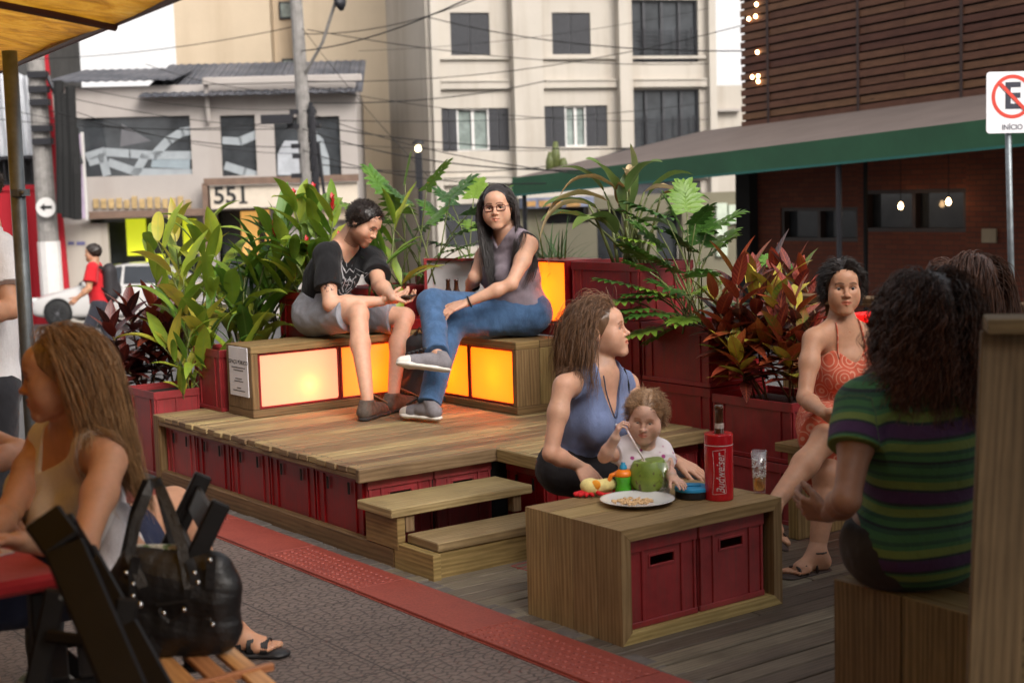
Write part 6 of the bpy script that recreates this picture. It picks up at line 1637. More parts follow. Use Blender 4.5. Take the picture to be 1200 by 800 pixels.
# ================================================================ plants
def leaf_mat(name,stops,vein,veinamt=.5,gloss=.38,trans=.28,nv=26,edge=None):
    """UV: x across (0..1, .5 midrib), y along; colour from per-leaf Col and position"""
    n=N(name); u=n.coord('UV'); sp=n.new('ShaderNodeSeparateXYZ'); n.link(u,sp.inputs[0])
    a=n.new('ShaderNodeAttribute',attribute_name='Col').outputs['Fac']
    f=n.noise(n.coord('Object'),9,4,.6); k=n.math('ADD',n.math('MULTIPLY',a,.72),n.math('MULTIPLY',f,.34))
    b=n.ramp(k,stops)
    d=n.math('ABSOLUTE',n.math('SUBTRACT',sp.outputs[0],.5)); mid=n.ramp(d,[(.02,(1,1,1)),(.07,(0,0,0))])
    lat=n.math('SINE',n.math('MULTIPLY',n.math('SUBTRACT',sp.outputs[1],n.math('MULTIPLY',d,.35)),nv*6.28)); lm_=n.ramp(lat,[(.80,(0,0,0)),(1.,(1,1,1))])
    v=n.math('MAXIMUM',mid,n.math('MULTIPLY',lm_,.75)); b=n.mix(n.math('MULTIPLY',v,veinamt),b,vein)
    if edge is not None: b=n.mix(n.math('MULTIPLY',n.ramp(n.math('ADD',sp.outputs[1],n.math('MULTIPLY',f,.4)),[(1.08,(0,0,0)),(1.2,(1,1,1))]),.9),b,edge)
    n.base(b); n.set(rough=n.math('MULTIPLY_ADD',f,.25,gloss-.1),spec=.5); n.bump(n.math('ADD',lat,n.math('MULTIPLY',f,3)),.15,.003)
    tr=n.new('ShaderNodeBsdfTranslucent'); n.link(b,tr.inputs[0]); mx=n.new('ShaderNodeMixShader'); mx.inputs[0].default_value=trans; n.link(n.p.outputs[0],mx.inputs[1]); n.link(tr.outputs[0],mx.inputs[2]); n.link(mx.outputs[0],n.out.inputs['Surface']); return n.m
M['helic']=leaf_mat('ginger_leaf',[(.15,(.035,.10,.014)),(.45,(.10,.22,.022)),(.68,(.26,.34,.03)),(.86,(.50,.43,.05)),(1,(.42,.26,.09))],(.20,.30,.07),.4)
M['philo']=leaf_mat('split_leaf',[(.2,(.025,.080,.014)),(.55,(.075,.18,.022)),(.9,(.20,.32,.035))],(.12,.22,.05),.3,.32,.2,10)
M['croton']=leaf_mat('croton_leaf',[(.12,(.030,.014,.014)),(.32,(.085,.016,.015)),(.50,(.22,.030,.018)),(.66,(.36,.085,.028)),(.76,(.09,.18,.025)),(.92,(.55,.45,.05))],(.50,.13,.05),.55,.3,.15,9)
M['croton_dark']=leaf_mat('dark_croton_leaf',[(.12,(.016,.010,.010)),(.45,(.05,.010,.010)),(.75,(.16,.022,.014)),(1,(.38,.08,.03))],(.30,.06,.03),.4,.3,.12,9)
M['grassy']=leaf_mat('grassy_leaf',[(.2,(.02,.055,.015)),(.6,(.055,.12,.03)),(.95,(.16,.20,.06))],(.12,.18,.06),.2,.4,.2,1)
M['banana']=leaf_mat('broad_leaf',[(.15,(.05,.10,.02)),(.5,(.12,.20,.045)),(.8,(.24,.30,.09)),(1,(.45,.36,.18))],(.28,.32,.14),.4,.4,.3,30)
M['dry']=leaf_mat('dry_leaf',[(.2,(.30,.17,.06)),(.6,(.50,.34,.15)),(1,(.66,.54,.34))],(.3,.18,.08),.4,.6,.3,20)
M['stem']=plain('green_stem',(.11,.13,.035),.5,.3,25,.2); M['stem_brown']=plain('brown_stem',(.12,.075,.035),.7,.3,25,.3)
M['flower']=plain('red_flower_bract',(.42,.012,.015),.4,.25,30,.2)
def leaf(mb,p,d,up,L,Wd,droop=.6,fold=.25,n=8,tip=1.3,col=None,peak=.42,twist=0,wav=0.):
    d=nrm(d); up=np.asarray(up,float); p=np.asarray(p,float); vs=[];uvs=[];fs=[];col=random.random() if col is None else col
    s_=nrm(np.cross(d,up)+1e-6)
    for i in range(n+1):
        t=i/n; w=Wd/2*(math.sin(PI*min(1,t**(math.log(.5)/math.log(peak))))**.8 if 0<t<1 else 0.02)
        nr=nrm(np.cross(s_,d)); sd=nrm(s_*math.cos(twist*t)+nr*math.sin(twist*t)); e=fold*w+wav*w*math.sin(i*2.1)
        vs+=[p-sd*w+nr*e,p.copy(),p+sd*w+nr*(fold*w-wav*w*math.sin(i*1.7))]
        d=nrm(d-ZV*droop/n*(.3+1.1*t)); p=p+d*L/n
    for i in range(n):
        a=3*i; fs+=[(a,a+1,a+4,a+3),(a+1,a+2,a+5,a+4)]
        t0,t1=i/n,(i+1)/n; uvs+=[[(0,t0),(.5,t0),(.5,t1),(0,t1)],[(.5,t0),(1,t0),(1,t1),(.5,t1)]]
    mb.add(vs,fs,uvs,col)
def rdir(az,el): return np.array([math.cos(az)*math.cos(el),math.sin(az)*math.cos(el),math.sin(el)])
def curve3(a,b,bend,n=7):
    a=np.asarray(a,float);b=np.asarray(b,float); return [a+(b-a)*t+np.asarray(bend)*4*t*(1-t) for t in np.linspace(0,1,n)]
def plant(name,label,cat,base,group='potted foliage'):
    return thing(name,label,cat,base,group=group)
def ginger(base,tops,label,seed,flowers=0,Ls=(.26,.40),Wd=.095,nl=(5,8),colb=(0,1),stemm='stem',thick=.0075):
    """shell ginger / heliconia clump: a leafy cane to each top point"""
    random.seed(seed); r=plant('ginger_plant',label,'plant',base); ms=MB();ml=MB();mf=MB()
    for tp in tops:
        b=np.asarray(base)+np.array([random.uniform(-.10,.10),random.uniform(-.08,.08),0]); c=curve3(b,tp,np.array([random.uniform(-.04,.04),random.uniform(-.03,.03),.03])); ms.tube(c,[thick,thick,thick*.95,thick*.9,thick*.8,thick*.6,thick*.4],7)
        m=random.randint(*nl); H=np.linalg.norm(np.asarray(tp)-b); az0=random.random()*6.28; tl=colb[0]+(colb[1]-colb[0])*random.random()
        for k in range(m):
            t=.38+.62*(k+.5)/m; i=min(int(t*6),5); q=c[i]+(c[i+1]-c[i])*(t*6-i); az=az0+PI*k+random.uniform(-.5,.5); el=random.uniform(.35,.95)+.35*t
            L=random.uniform(*Ls)*(1 if t<.9 else .85); leaf(ml,q,rdir(az,min(1.45,el*1.05)),ZV,L,Wd*random.uniform(.75,1.2),random.uniform(.5,1.3),random.uniform(.15,.5),9,col=np.clip(tl+random.uniform(-.25,.25),0,1),twist=random.uniform(-.5,.5),wav=.08)
        leaf(ml,c[-1],nrm(nrm(c[-1]-c[-2])+rdir(az0,0)*.7),ZV,random.uniform(*Ls)*.8,Wd*.9,1.3,.4,8,col=tl)
        if flowers>0 and random.random()<flowers:
            q=c[-1]+ZV*.01
            for k in range(7): leaf(mf,q+ZV*(.012*k),rdir(k*2.4,1.1),ZV,.05,.022,-.2,.6,4)
    ms.build('stem',M[stemm],r,smooth=True); ml.build('leaves',M['helic'],r,smooth=True)
    if mf.v: mf.build('flower',M['flower'],r,smooth=True)
    return r
def splitleaf(mb,ms,base,tip,nrmv,S_,col=None,lobes=7):
    """petiole from base to tip, then a deeply lobed blade of size S_"""
    base=np.asarray(base,float); tip=np.asarray(tip,float); c=curve3(base,tip,ZV*.04,6); ms.tube(c,[.0055,.005,.0045,.004,.0038,.0035],6); d=nrm(c[-1]-c[-2]); d=nrm(d*.6+np.asarray(nrmv)*.9)
    s_=nrm(np.cross(d,ZV)); up=np.cross(s_,d); col=random.random() if col is None else col
    for k in range(lobes):
        t=k/(lobes-1); p=tip+d*S_*.75*t
        for sg in(-1,1):
            ang=1.55-1.05*t; L=S_*(.62-.22*abs(t-.35)); dd=nrm(d*math.cos(ang)+s_*sg*math.sin(ang)+up*.12); leaf(mb,p,dd,up,L,S_*.20,random.uniform(.3,.9),.25,6,col=col,peak=.5)
            if k%2==0: leaf(mb,p+dd*L*.45,nrm(dd+d*.5),up,L*.42,S_*.085,.4,.2,4,col=col)
    leaf(mb,tip+d*S_*.7,d,up,S_*.5,S_*.17,.6,.25,6,col=col)
    # web of the blade along the midrib
    leaf(mb,tip-d*.01,d,up,S_*.95,S_*.26,.25,.2,7,col=col)
def philo(base,tips,label,seed,S_=.20,name='split_leaf_plant'):
    random.seed(seed); r=plant(name,label,'plant',base); ms=MB();ml=MB()
    for tp in tips:
        b=np.asarray(base,float)+np.array([random.uniform(-.07,.07),random.uniform(-.07,.07),0]); out=np.asarray(tp)-b; out[2]*=.1; nd=nrm(nrm(out+1e-4)+ZV*random.uniform(-.35,.25)); splitleaf(ml,ms,b,tp,nd,S_*random.uniform(.75,1.15))
    ms.build('stem',M['stem'],r,smooth=True); ml.build('leaves',M['philo'],r,smooth=True); return r
def croton(base,heads,label,seed,mat='croton',L=(.15,.23),Wd=.068,nl=18):
    random.seed(seed); r=plant('croton_plant',label,'plant',base); ms=MB();ml=MB()
    for hd in heads:
        b=np.asarray(base,float)+np.array([random.uniform(-.08,.08),random.uniform(-.07,.07),0]); hd=np.asarray(hd,float); c=curve3(b,hd,np.array([random.uniform(-.03,.03),0,0]),7); ms.tube(c,.006,6); tl=random.random()
        for k in range(nl):
            t=.45+.55*k/(nl-1); i=min(int(t*6),5); q=c[i]+(c[i+1]-c[i])*(t*6-i); az=k*2.4+tl*6; el=-.1+1.25*(t-.45)/.55+random.uniform(-.15,.15)
            leaf(ml,q,rdir(az,el),ZV,random.uniform(*L)*(.8+.3*(1-abs(t-.75))),Wd*random.uniform(.8,1.15),random.uniform(.2,.8),random.uniform(.15,.4),7,col=np.clip(random.gauss(.45 if tl<.75 else .8,.24),0,1),twist=random.uniform(-.3,.3))
    ms.build('stem',M['stem_brown'],r,smooth=True); ml.build('leaves',M[mat],r,smooth=True); return r
def blades(base,n,L,Wd,label,seed,mat='grassy',el=(.5,1.4),name='grassy_plant',droop=(.8,2.),spread=.07):
    random.seed(seed); r=plant(name,label,'plant',base); ml=MB()
    for k in range(n):
        leaf(ml,np.asarray(base)+np.array([random.uniform(-spread,spread),random.uniform(-spread,spread),0]),rdir(random.random()*6.28,random.uniform(*el)),ZV,random.uniform(*L),Wd*random.uniform(.7,1.3),random.uniform(*droop),.3,8,peak=.35)
    ml.build('leaves',M[mat],r,smooth=True); return r
def PX(pts,Y,j=.10):
    return [D(x,y,Y+random.uniform(-j,j)) for x,y in pts]
# left end of the platform: tall yellowing ginger canes
random.seed(5)
Bq=G(262,500,.30); Yq=G(262,488,.40)[1]
ginger(D(250,492,8.75)*[1,1,0]+ZV*.30,PX([(185,285),(215,325),(205,365),(235,385),(250,345),(190,405),(232,430),(285,420)],8.6),'yellowing ginger clump growing from behind the left end of the platform',11,Ls=(.34,.50),Wd=.082,colb=(.5,1.0),nl=(3,5))
ginger(D(292,470,8.95)*[1,1,0]+ZV*.30,PX([(228,268),(250,290),(238,300),(288,315),(318,280),(335,262),(268,345),(322,345),(300,385),(345,325)],8.95),'tall green ginger canes reaching in front of the shop sign',12,Ls=(.32,.46),Wd=.088,colb=(.25,.85),nl=(3,5))
ginger(D(372,380,8.75)*[1,1,0]+ZV*1.0,PX([(345,245),(368,238),(390,250),(330,285),(360,300),(398,295),(345,330),(322,280)],8.8),'red flowering ginger directly behind the man in the black tee',13,flowers=.9,Ls=(.22,.34),Wd=.085,colb=(.1,.75),nl=(5,7))
ginger(D(448,372,8.75)*[1,1,0]+ZV*1.0,PX([(432,275),(462,258),(450,310),(425,315),(470,335)],8.75),'slim ginger shoots with long lime leaves between the two seated people',14,flowers=.35,Ls=(.24,.36),Wd=.06,colb=(.3,.85),nl=(3,5))
blades(D(285,400,9.0)*[1,1,0]+ZV*.82,60,(.35,.60),.022,'dark spiky leaved clump behind the long bench',15,'grassy')
croton(D(168,470,9.05)*[1,1,0]+ZV*.46,PX([(128,385),(150,362),(178,358),(205,372),(140,425),(175,405),(205,420),(120,425),(195,395),(160,440)],9.0,.15),'dark red croton in the bright red planter at the left end of the platform',16,'croton_dark',nl=20)
ginger(D(215,480,9.3)*[1,1,0]+ZV*.30,PX([(180,285),(205,275),(228,300),(190,340),(215,360),(245,325)],9.3),'loose ginger canes leaning out over the croton at the left end',41,Ls=(.28,.42),Wd=.07,colb=(.5,1.0),nl=(4,6))
ginger(D(320,395,9.15)*[1,1,0]+ZV*.84,PX([(300,295),(325,280),(348,290),(312,315),(338,320),(362,320),(300,335),(350,345)],9.2),'dense low ginger foliage between the long bench and the number sign',42,Ls=(.26,.38),Wd=.08,colb=(.05,.75),nl=(5,6))
philo(D(470,330,9.4)*[1,1,0]+ZV*1.0,PX([(425,250),(450,225),(475,215),(440,290),(470,250),(490,270),(415,280),(455,300)],9.4,.12),'tall split leaved foliage behind the man, right of his head',43,.21)
philo(D(560,318,9.35)*[1,1,0]+ZV*1.06,PX([(530,240),(555,232),(575,250),(560,270),(540,265),(520,258),(585,285),(560,300),(535,290)],9.35,.12),'full split leaved foliage right behind the woman in jeans',44,.20)
ginger(D(240,492,8.6)*[1,1,0]+ZV*.30,PX([(222,395),(248,405),(205,425),(262,425),(235,445),(215,455),(255,450),(278,400)],8.55),'low leafy ginger shoots hiding the planters beside the notice sheet',45,Ls=(.18,.28),Wd=.045,colb=(.1,.8),nl=(3,4),thick=.006)
# behind the two seated people
philo(D(500,318,9.0)*[1,1,0]+ZV*1.06,PX([(455,262),(480,240),(500,222),(528,232),(548,252),(470,282),(505,262),(535,275),(556,285),(490,292),(520,296),(548,300)],8.95,.12),'broad split leaved plant between the two seated people',17,.19)
philo(D(470,350,8.9)*[1,1,0]+ZV*1.02,PX([(440,318),(455,335),(478,320),(462,350)],8.85,.06),'small dark split leaved plant low beside the pale panel',18,.13)
blades(D(652,303,8.5)*[1,1,0]+ZV*1.10,90,(.22,.42),.010,'wispy grass clump behind the shoulder of the woman in jeans',19,'grassy',(.4,1.5),'ornamental_grass')
# on the tall stack: broad leaves, some dried, and a pale bud
random.seed(20); bs=W(5.26,6.03,1.17); r=plant('banana_plant','broad leaved plant with drooping dried leaves and pale bud on the tallest stack','plant',bs); ms=MB();ml=MB();md=MB();mw=MB(); Yb=bs[1]
for (x,y,dx,dz,L,w,dr,c_,dry) in((700,245,-.9,.5,.34,.12,1.3,.4,0),(728,238,-.3,.8,.36,.13,1.6,.5,0),(735,225,.4,.9,.30,.12,1.8,.3,0),(765,240,.9,.5,.34,.13,1.4,.45,0),(715,262,-.6,.3,.26,.12,1.5,.6,0),(750,262,.5,.2,.28,.12,1.7,.2,0),(745,215,-.1,1,.22,.06,.5,.95,0),(690,258,-.8,.4,.30,.12,1.2,.35,0),(772,258,.8,.5,.30,.12,1.3,.3,0),(708,225,-.6,.8,.30,.11,1.5,.6,0),(735,250,.1,.9,.28,.12,2.0,.25,0),(758,232,.6,.8,.30,.10,1.7,.5,0),(722,275,-.3,.5,.24,.11,1.5,.2,0),
    (712,236,-1,.55,.42,.055,2.6,.7,1),(690,240,-1,.35,.40,.05,3.0,.8,1),(722,222,-.9,.75,.40,.04,2.4,.5,1),(755,225,1,.45,.26,.05,2.2,.9,1),(725,240,.1,.8,.22,.06,2.8,.1,1),(775,228,.9,.2,.2,.05,2.,.6,1)):
    t_=D(x,y,Yb+random.uniform(-.12,.12)); b=bs+np.array([random.uniform(-.10,.10),random.uniform(-.08,.08),0]); c=curve3(b,t_,np.array([0,0,.02]),6); ms.tube(c,[.011,.010,.009,.007,.006,.005],7)
    leaf(md if dry else ml,c[-1],np.array([dx,random.uniform(-.5,.2),dz]),ZV,L,w,dr,.35 if not dry else .9,10,col=c_,twist=random.uniform(-.6,.6),wav=.15 if dry else .05)
c=curve3(bs,D(737,205,Yb),np.array([0,0,0]),6); ms.tube(c,.006,6)
for k in range(5): leaf(mw,D(737,212,Yb)+ZV*.01*k,rdir(k*1.9,1.0),ZV,.07,.035,.8,.6,5,col=.98)
ms.build('stem',M['stem'],r,smooth=True); ml.build('leaves',M['banana'],r,smooth=True); md.build('dry_leaves',M['dry'],r,smooth=True); mw.build('flower',M['dry'],r,smooth=True)
# on the middle stack: lush split leaves spilling over the front
random.seed(21); bq=W(5.26,5.55,.87)
philo(bq,PX([(780,255),(805,248),(828,272),(800,272),(770,268),(835,290),(775,290),(812,295),(825,305),(795,320),(760,285),(815,262),(785,310),(760,305),(820,285)],bq[1],.14),'tall split leaved plant rising from the middle crate stack',22,.19)
philo(bq+np.array([-.05,-.16,0]),PX([(760,318),(742,335),(765,345),(790,350),(815,345),(778,368),(752,362),(805,372),(835,358),(822,325),(735,352),(768,385),(790,385),(740,372),(770,350),(800,345)],bq[1]-.22,.08),'dark split leaves spilling over the edge of the middle crate stack',23,.19)
# crotons on the low stack
bc=W(5.26,5.0,.55)
croton(bc+np.array([-.08,.05,0]),PX([(838,350),(862,322),(885,345),(850,385),(878,395),(836,395),(862,420)],bc[1]-.02,.1),'large red croton on the low planter, left one',24,'croton',nl=18)
croton(bc+np.array([.12,-.05,0]),PX([(905,345),(930,352),(912,385),(940,395),(898,400),(925,420)],bc[1]-.1,.1),'red and yellow croton on the low planter beside the woman in coral',25,'croton',nl=17)
croton(W(5.9,5.2,.5),PX([(880,318),(905,312),(925,318),(940,322)],8.0,.1),'bright red croton behind the timber rail',26,'croton',nl=14)
philo(W(5.95,5.6,.8),PX([(885,320),(905,312),(920,315),(872,318)],8.4,.1),'light green split leaved plant behind the crotons',27,.14)
# small plants and cactus on the flat roof by the apartment block
random.seed(31); ct=thing('cactus','tall green cactus standing on the flat roof below the apartment windows','cactus',D(652,200,34)); mb=MB()
for x,y0,y1 in((651,198,166),(645,200,178),(660,200,185)): mb.tube([D(x,y0+6,34),D(x,(y0+y1)/2,34),D(x,y1,34)],[.10,.11,.05],8)
mb.build('stem',M['stem'],ct,smooth=True)
# ================================================================ people
ME=N('eye_wet'); ME.base(ME.new('ShaderNodeAttribute',attribute_name='Col').outputs['Color']); ME.set(rough=.08); MAT['eye']=ME.m
SK_A=skin_mat('fair_skin',(.53,.295,.195)); SK_B=skin_mat('warm_skin',(.47,.245,.145)); SK_C=skin_mat('brown_skin',(.24,.115,.065)); SK_T=skin_mat('toddler_skin',(.58,.35,.26))
def V3(*a): return np.array(a,float)
def LR(l,r): return dict(l=l,r=r)
def shoulders(nk,f,up,w,drop=.05,back=.01):
    r=nrm(np.cross(f,up)); return LR(nk-r*w-up*drop-f*back,nk+r*w-up*drop-f*back)
def comb(n,L,side,back,up=0.,part=0.):
    sg=np.sign(L[:,0]-part+1e-6)[:,None]; return n*.35+sg*side+back+up
def clearface(X,c,M,s,ymin=.030,xw=.095,ztop=.050,zbot=-.125):
    q=((X-c)@M.T)/s; bad=((q[...,1]>ymin)&(np.abs(q[...,0])<xw)&(q[...,2]<ztop)&(q[...,2]>zbot)).any(1); return X[~bad],~bad
def longhair(H,root,mat,n,steps,ds,seed,side=.55,back=-.35,grav=.22,vol=.012,part=0.,w=.0016,curl=0.,curlf=30,wild=.05,clear=True,tint=None,lo=.6,hi=1.35,extra=None,hl={},margin=.004,attract=None,n2=0,capcol=.8,capinf=.007,down=(0,0,-1),lenvar=.35,body=None,taper=.3,xw=.095,ymin=.030,clump=.55,norm=.22):
    c=H.J['head'];M=H.HM;s=H.hs; P,nn,L=scalp(c,M,s,n,seed,**hl); r=np.random.default_rng(seed)
    d0=nn*norm+np.sign(L[:,0]-part+1e-6)[:,None]*M[0]*side+M[1]*back
    body_=(H.headp+H.neckp+H.torso+sum([H.arm[k][0] for k in H.arm],[])) if body is None else body
    mg=margin+vol*r.random(len(P)); X=grow(P,d0,body_,steps,ds,grav,down,margin=mg,wild=wild,seed=seed,curl=curl,curlf=curlf,attract=attract)
    ok=np.ones(len(X),bool)
    if clear: X,ok=clearface(X,c,M,s,xw=xw,ymin=ymin)
    if clump>0:
        g=r.choice(len(X),max(8,len(X)//14),replace=False); dd=((X[:,None,0]-X[g][None,:,0])**2).sum(-1); k=g[dd.argmin(1)]; wgt=(clump*np.linspace(0,1,X.shape[1])**.8)[None,:,None]; X=X*(1-wgt)+X[k]*wgt+(X[:,:1]-X[k][:,:1])*wgt*.25
    # vary lengths by resampling
    K=X.shape[1]; f=1-lenvar*r.random(len(X)); t=np.linspace(0,1,K)[None,:]*f[:,None]*(K-1); i=np.clip(t.astype(int),0,K-2); fr=(t-i)[...,None]; a=np.arange(len(X))[:,None]; X=X[a,i]*(1-fr)+X[a,i+1]*fr
    C=std_scols(len(X),lo,hi,seed,tint); V,F,Cv=tubes(X,w*(.7+.6*r.random(len(X))),3,taper,C)
    return np_mesh('hair',[(V,F,Cv),hair_cap(c,M,s,infl=capinf,col=capcol,**hl)],mat,root)
def bodycols(f): return f
# ---------------------------------------------------------------- 1 man on the long glowing bench
def man_black():
    pel=G(374,368,.925); f=nrm(-AV*1.0+BV*.45); up=ZV
    root=thing('person','bearded man in black tee and grey shorts on the glowing bench, looking down','person',pel*[1,1,0]+ZV*PZ)
    r=nrm(np.cross(f,up)); Y=pel[1]
    nk=D(402,288,Y-.13); chest=pel*.40+nk*.60+f*.02-(-f)*0; chest=chest-f*.035
    head=D(426,262,Y-.20); sho=shoulders(nk,nrm(f*.9+0*r),nrm(nk-chest),.185,.045)
    sho['r']=D(382,300,Y-.26); sho['l']=D(437,303,Y+.03)
    hip=LR(pel+f*.03-r*.09,pel+f*.03+r*.09)
    kne=LR(reach(hip['l'],474,372,.45),reach(hip['r'],420,368,.45)); 
    ank=LR(reach(kne['l'],459,458,.43),reach(kne['r'],431,467,.43))
    for k in'lr': ank[k]=G(*( (461,462) if k=='l' else (431,470)),PZ+.10)
    elb=LR(reach(sho['l'],444,333,.27),reach(sho['r'],387,356,.29))
    wri=LR(reach(elb['l'],460,348,.23),reach(elb['r'],449,353,.26))
    hf=nrm(V3(.80,-.46,-.58)); H=Human(dict(pel=pel,chest=chest,neck=nk,head=head,sho=sho,elb=elb,wri=wri,hip=hip,kne=kne,ank=ank),hf,nrm(V3(.5,-.1,1)),False,1.,.98)
    tgt_=(wri['l']+wri['r'])/2+f*.07
    phone=D(474,350,wri['r'][1]-.0)
    H.hand('r',nrm(phone-wri['r']),nrm(ZV*.8+V3(-.1,.5,0)),curls=[(.3,.6,.4),(.35,.7,.4),(.4,.8,.5),(.5,.9,.5)],thumb=(.8,.3,.5))
    H.hand('l',nrm(phone+V3(.0,.0,-.01)-wri['l']),nrm(ZV*.8+V3(-.2,-.5,0)),curls=[(.4,.8,.5),(.5,.9,.5),(.5,1.,.5),(.6,1.,.5)],thumb=(.8,.3,.5))
    def tat(V,C):
        a,b=sho['r'],elb['r']; ax=nrm(b-a); t=(V-a)@ax/np.linalg.norm(b-a); q=V-a-np.outer((V-a)@ax,ax); view=nrm(CP-a); sd=nrm(np.cross(ax,view)); x=q@sd; fr=(q@view)>0
        sw=np.abs(np.sin(x*150+np.cos(t*26)*1.8)+np.cos(t*42+x*60))<.34
        m=(t>.56)&(t<.80)&(np.abs(x)<.036)&fr&sw&(np.linalg.norm(q,axis=1)<.07); C[m,:3]=(.13,.12,.14)
    H.build_body(root,SK_A,headcol=dict(beard=(.30,.20,.15),brow=(.12,.08,.06),lip=(.9,.62,.58)),cols=tat,h=.005)
    eyes(head,H.HM,.98,root,gaze=H.HM[1]-.5*H.HM[2])
    blackc=cloth_mat('black_cotton_tee',(.006,.0055,.0065),.85,500,.5,.3,.1)
    sl=[trunc(sho[k],elb[k],.066,.064,.04,t1=.62) for k in 'lr']
    hem=pel-H.up1*.09
    tee=garment('tee',H.torso+sl,root,blackc,.005,.010,cutall(plane(hem,-H.up1*1.),neckcut(H,.085,.075,.015)),fold=.008,fs=24,seed=3,fdir=H.up1)
    # pale spiky print on the chest
    wt_=plain('pale_tee_print',(.33,.33,.34),.7,.5,60,0); cc=(nk*.42+chest*.58); fw_=nrm(H.fc+.15*nrm(sho['l']-sho['r'])); sx=nrm(np.cross(fw_,H.up2)); uy=np.cross(sx,fw_)
    tp=H.torso+sl; mb=MB(); random.seed(4)
    def onshirt(a,b):
        p=cc+sx*a+uy*b+fw_*.18
        for _ in range(14):
            d=float(field(tp,p[None])[0])-.0125; p=p-fw_*d*.9
        return p
    for (pts,w_) in (([(-.075,.07),(-.058,.0),(-.05,-.03)],.010),([(.075,.07),(.058,.0),(.05,-.03)],.010),([(-.06,.04),(-.03,.0),(0,.02),(.03,.0),(.06,.04)],.008),([(-.05,-.02),(-.02,-.05),(0,-.03),(.02,-.05),(.05,-.02)],.009),([(-.03,-.03),(-.035,-.09),(-.01,-.12)],.008),([(.03,-.03),(.035,-.09),(.01,-.12)],.008),([(0,-.02),(0,-.11)],.007),([(-.045,-.05),(-.07,-.08)],.005),([(.045,-.05),(.07,-.08)],.005),([(-.02,.03),(-.03,.06)],.004),([(.02,.03),(.03,.06)],.004),([(-.02,-.07),(.02,-.07)],.006),([(-.055,-.10),(-.03,-.13),(0,-.14),(.03,-.13),(.055,-.10)],.005)):
        for a,b in zip(pts[:-1],pts[1:]):
            k=4
            for i in range(k):
                p=onshirt(a[0]+(b[0]-a[0])*i/k,a[1]+(b[1]-a[1])*i/k); q=onshirt(a[0]+(b[0]-a[0])*(i+1)/k,a[1]+(b[1]-a[1])*(i+1)/k); mb.board(p,q,w_*random.uniform(.5,1.1),.0012,up=fw_,ch=0)
    mb.build('tee_print',wt_,tee)
    short=cloth_mat('grey_denim_shorts',(.235,.235,.26),.85,350,.5,.15,.1)
    lg=[trunc(hip[k],kne[k],.106,.080,.05,t1=.80) for k in'lr']+H.torso[:2]
    garment('shorts',lg,root,short,.005,.015,waist(H,.14,f),fold=.006,fs=26,seed=5)
    hm=hair_mat('near_black_hair',(.022,.013,.009))
    P,nn,L=scalp(head,H.HM,.98,2600,5,hc=.020,low=-.06); X=grow(P,nn*.35-H.HM[1]*.25+H.HM[2]*.12,H.headp,6,.0036,.06,margin=.005+.014*np.random.default_rng(1).random(len(P)),wild=.16,seed=2)
    np_mesh('hair',[tubes(X,.0011,3,.4,std_scols(len(X),.5,1.5)),hair_cap(head,H.HM,.98,infl=.010,ns=.0015,hc=.020,low=-.06)],hm,root)
    # phone (held: its own thing)
    ph=thing('phone','dark smartphone held in both hands by the man in black','phone',phone); mb=MB(); Rp=frame(nrm(f+.1*r),nrm(ZV*.8-f*.55)); mb.box(phone+ZV*.018,(.034,.066,.004),Rp,0,.002); mb.build('phone_body',plain('black_phone',(.015,.015,.018),.15,.1,5,0),ph)
    hk=plain('brown_grey_suede',(.085,.060,.045),.8,.4,40,.4); so_=plain('dark_rubber_sole',(.02,.017,.015),.8,.2,30,.2); lc=plain('brown_laces',(.22,.10,.04),.7,.3,60,0)
    for k,(tx,ty) in (('r',(455,484)),('l',(487,478))):
        shoe(root,ank[k]-ZV*.012,G(tx,ty,PZ),ZV,(hk,so_,lc),1.05,'hike')
man_black()
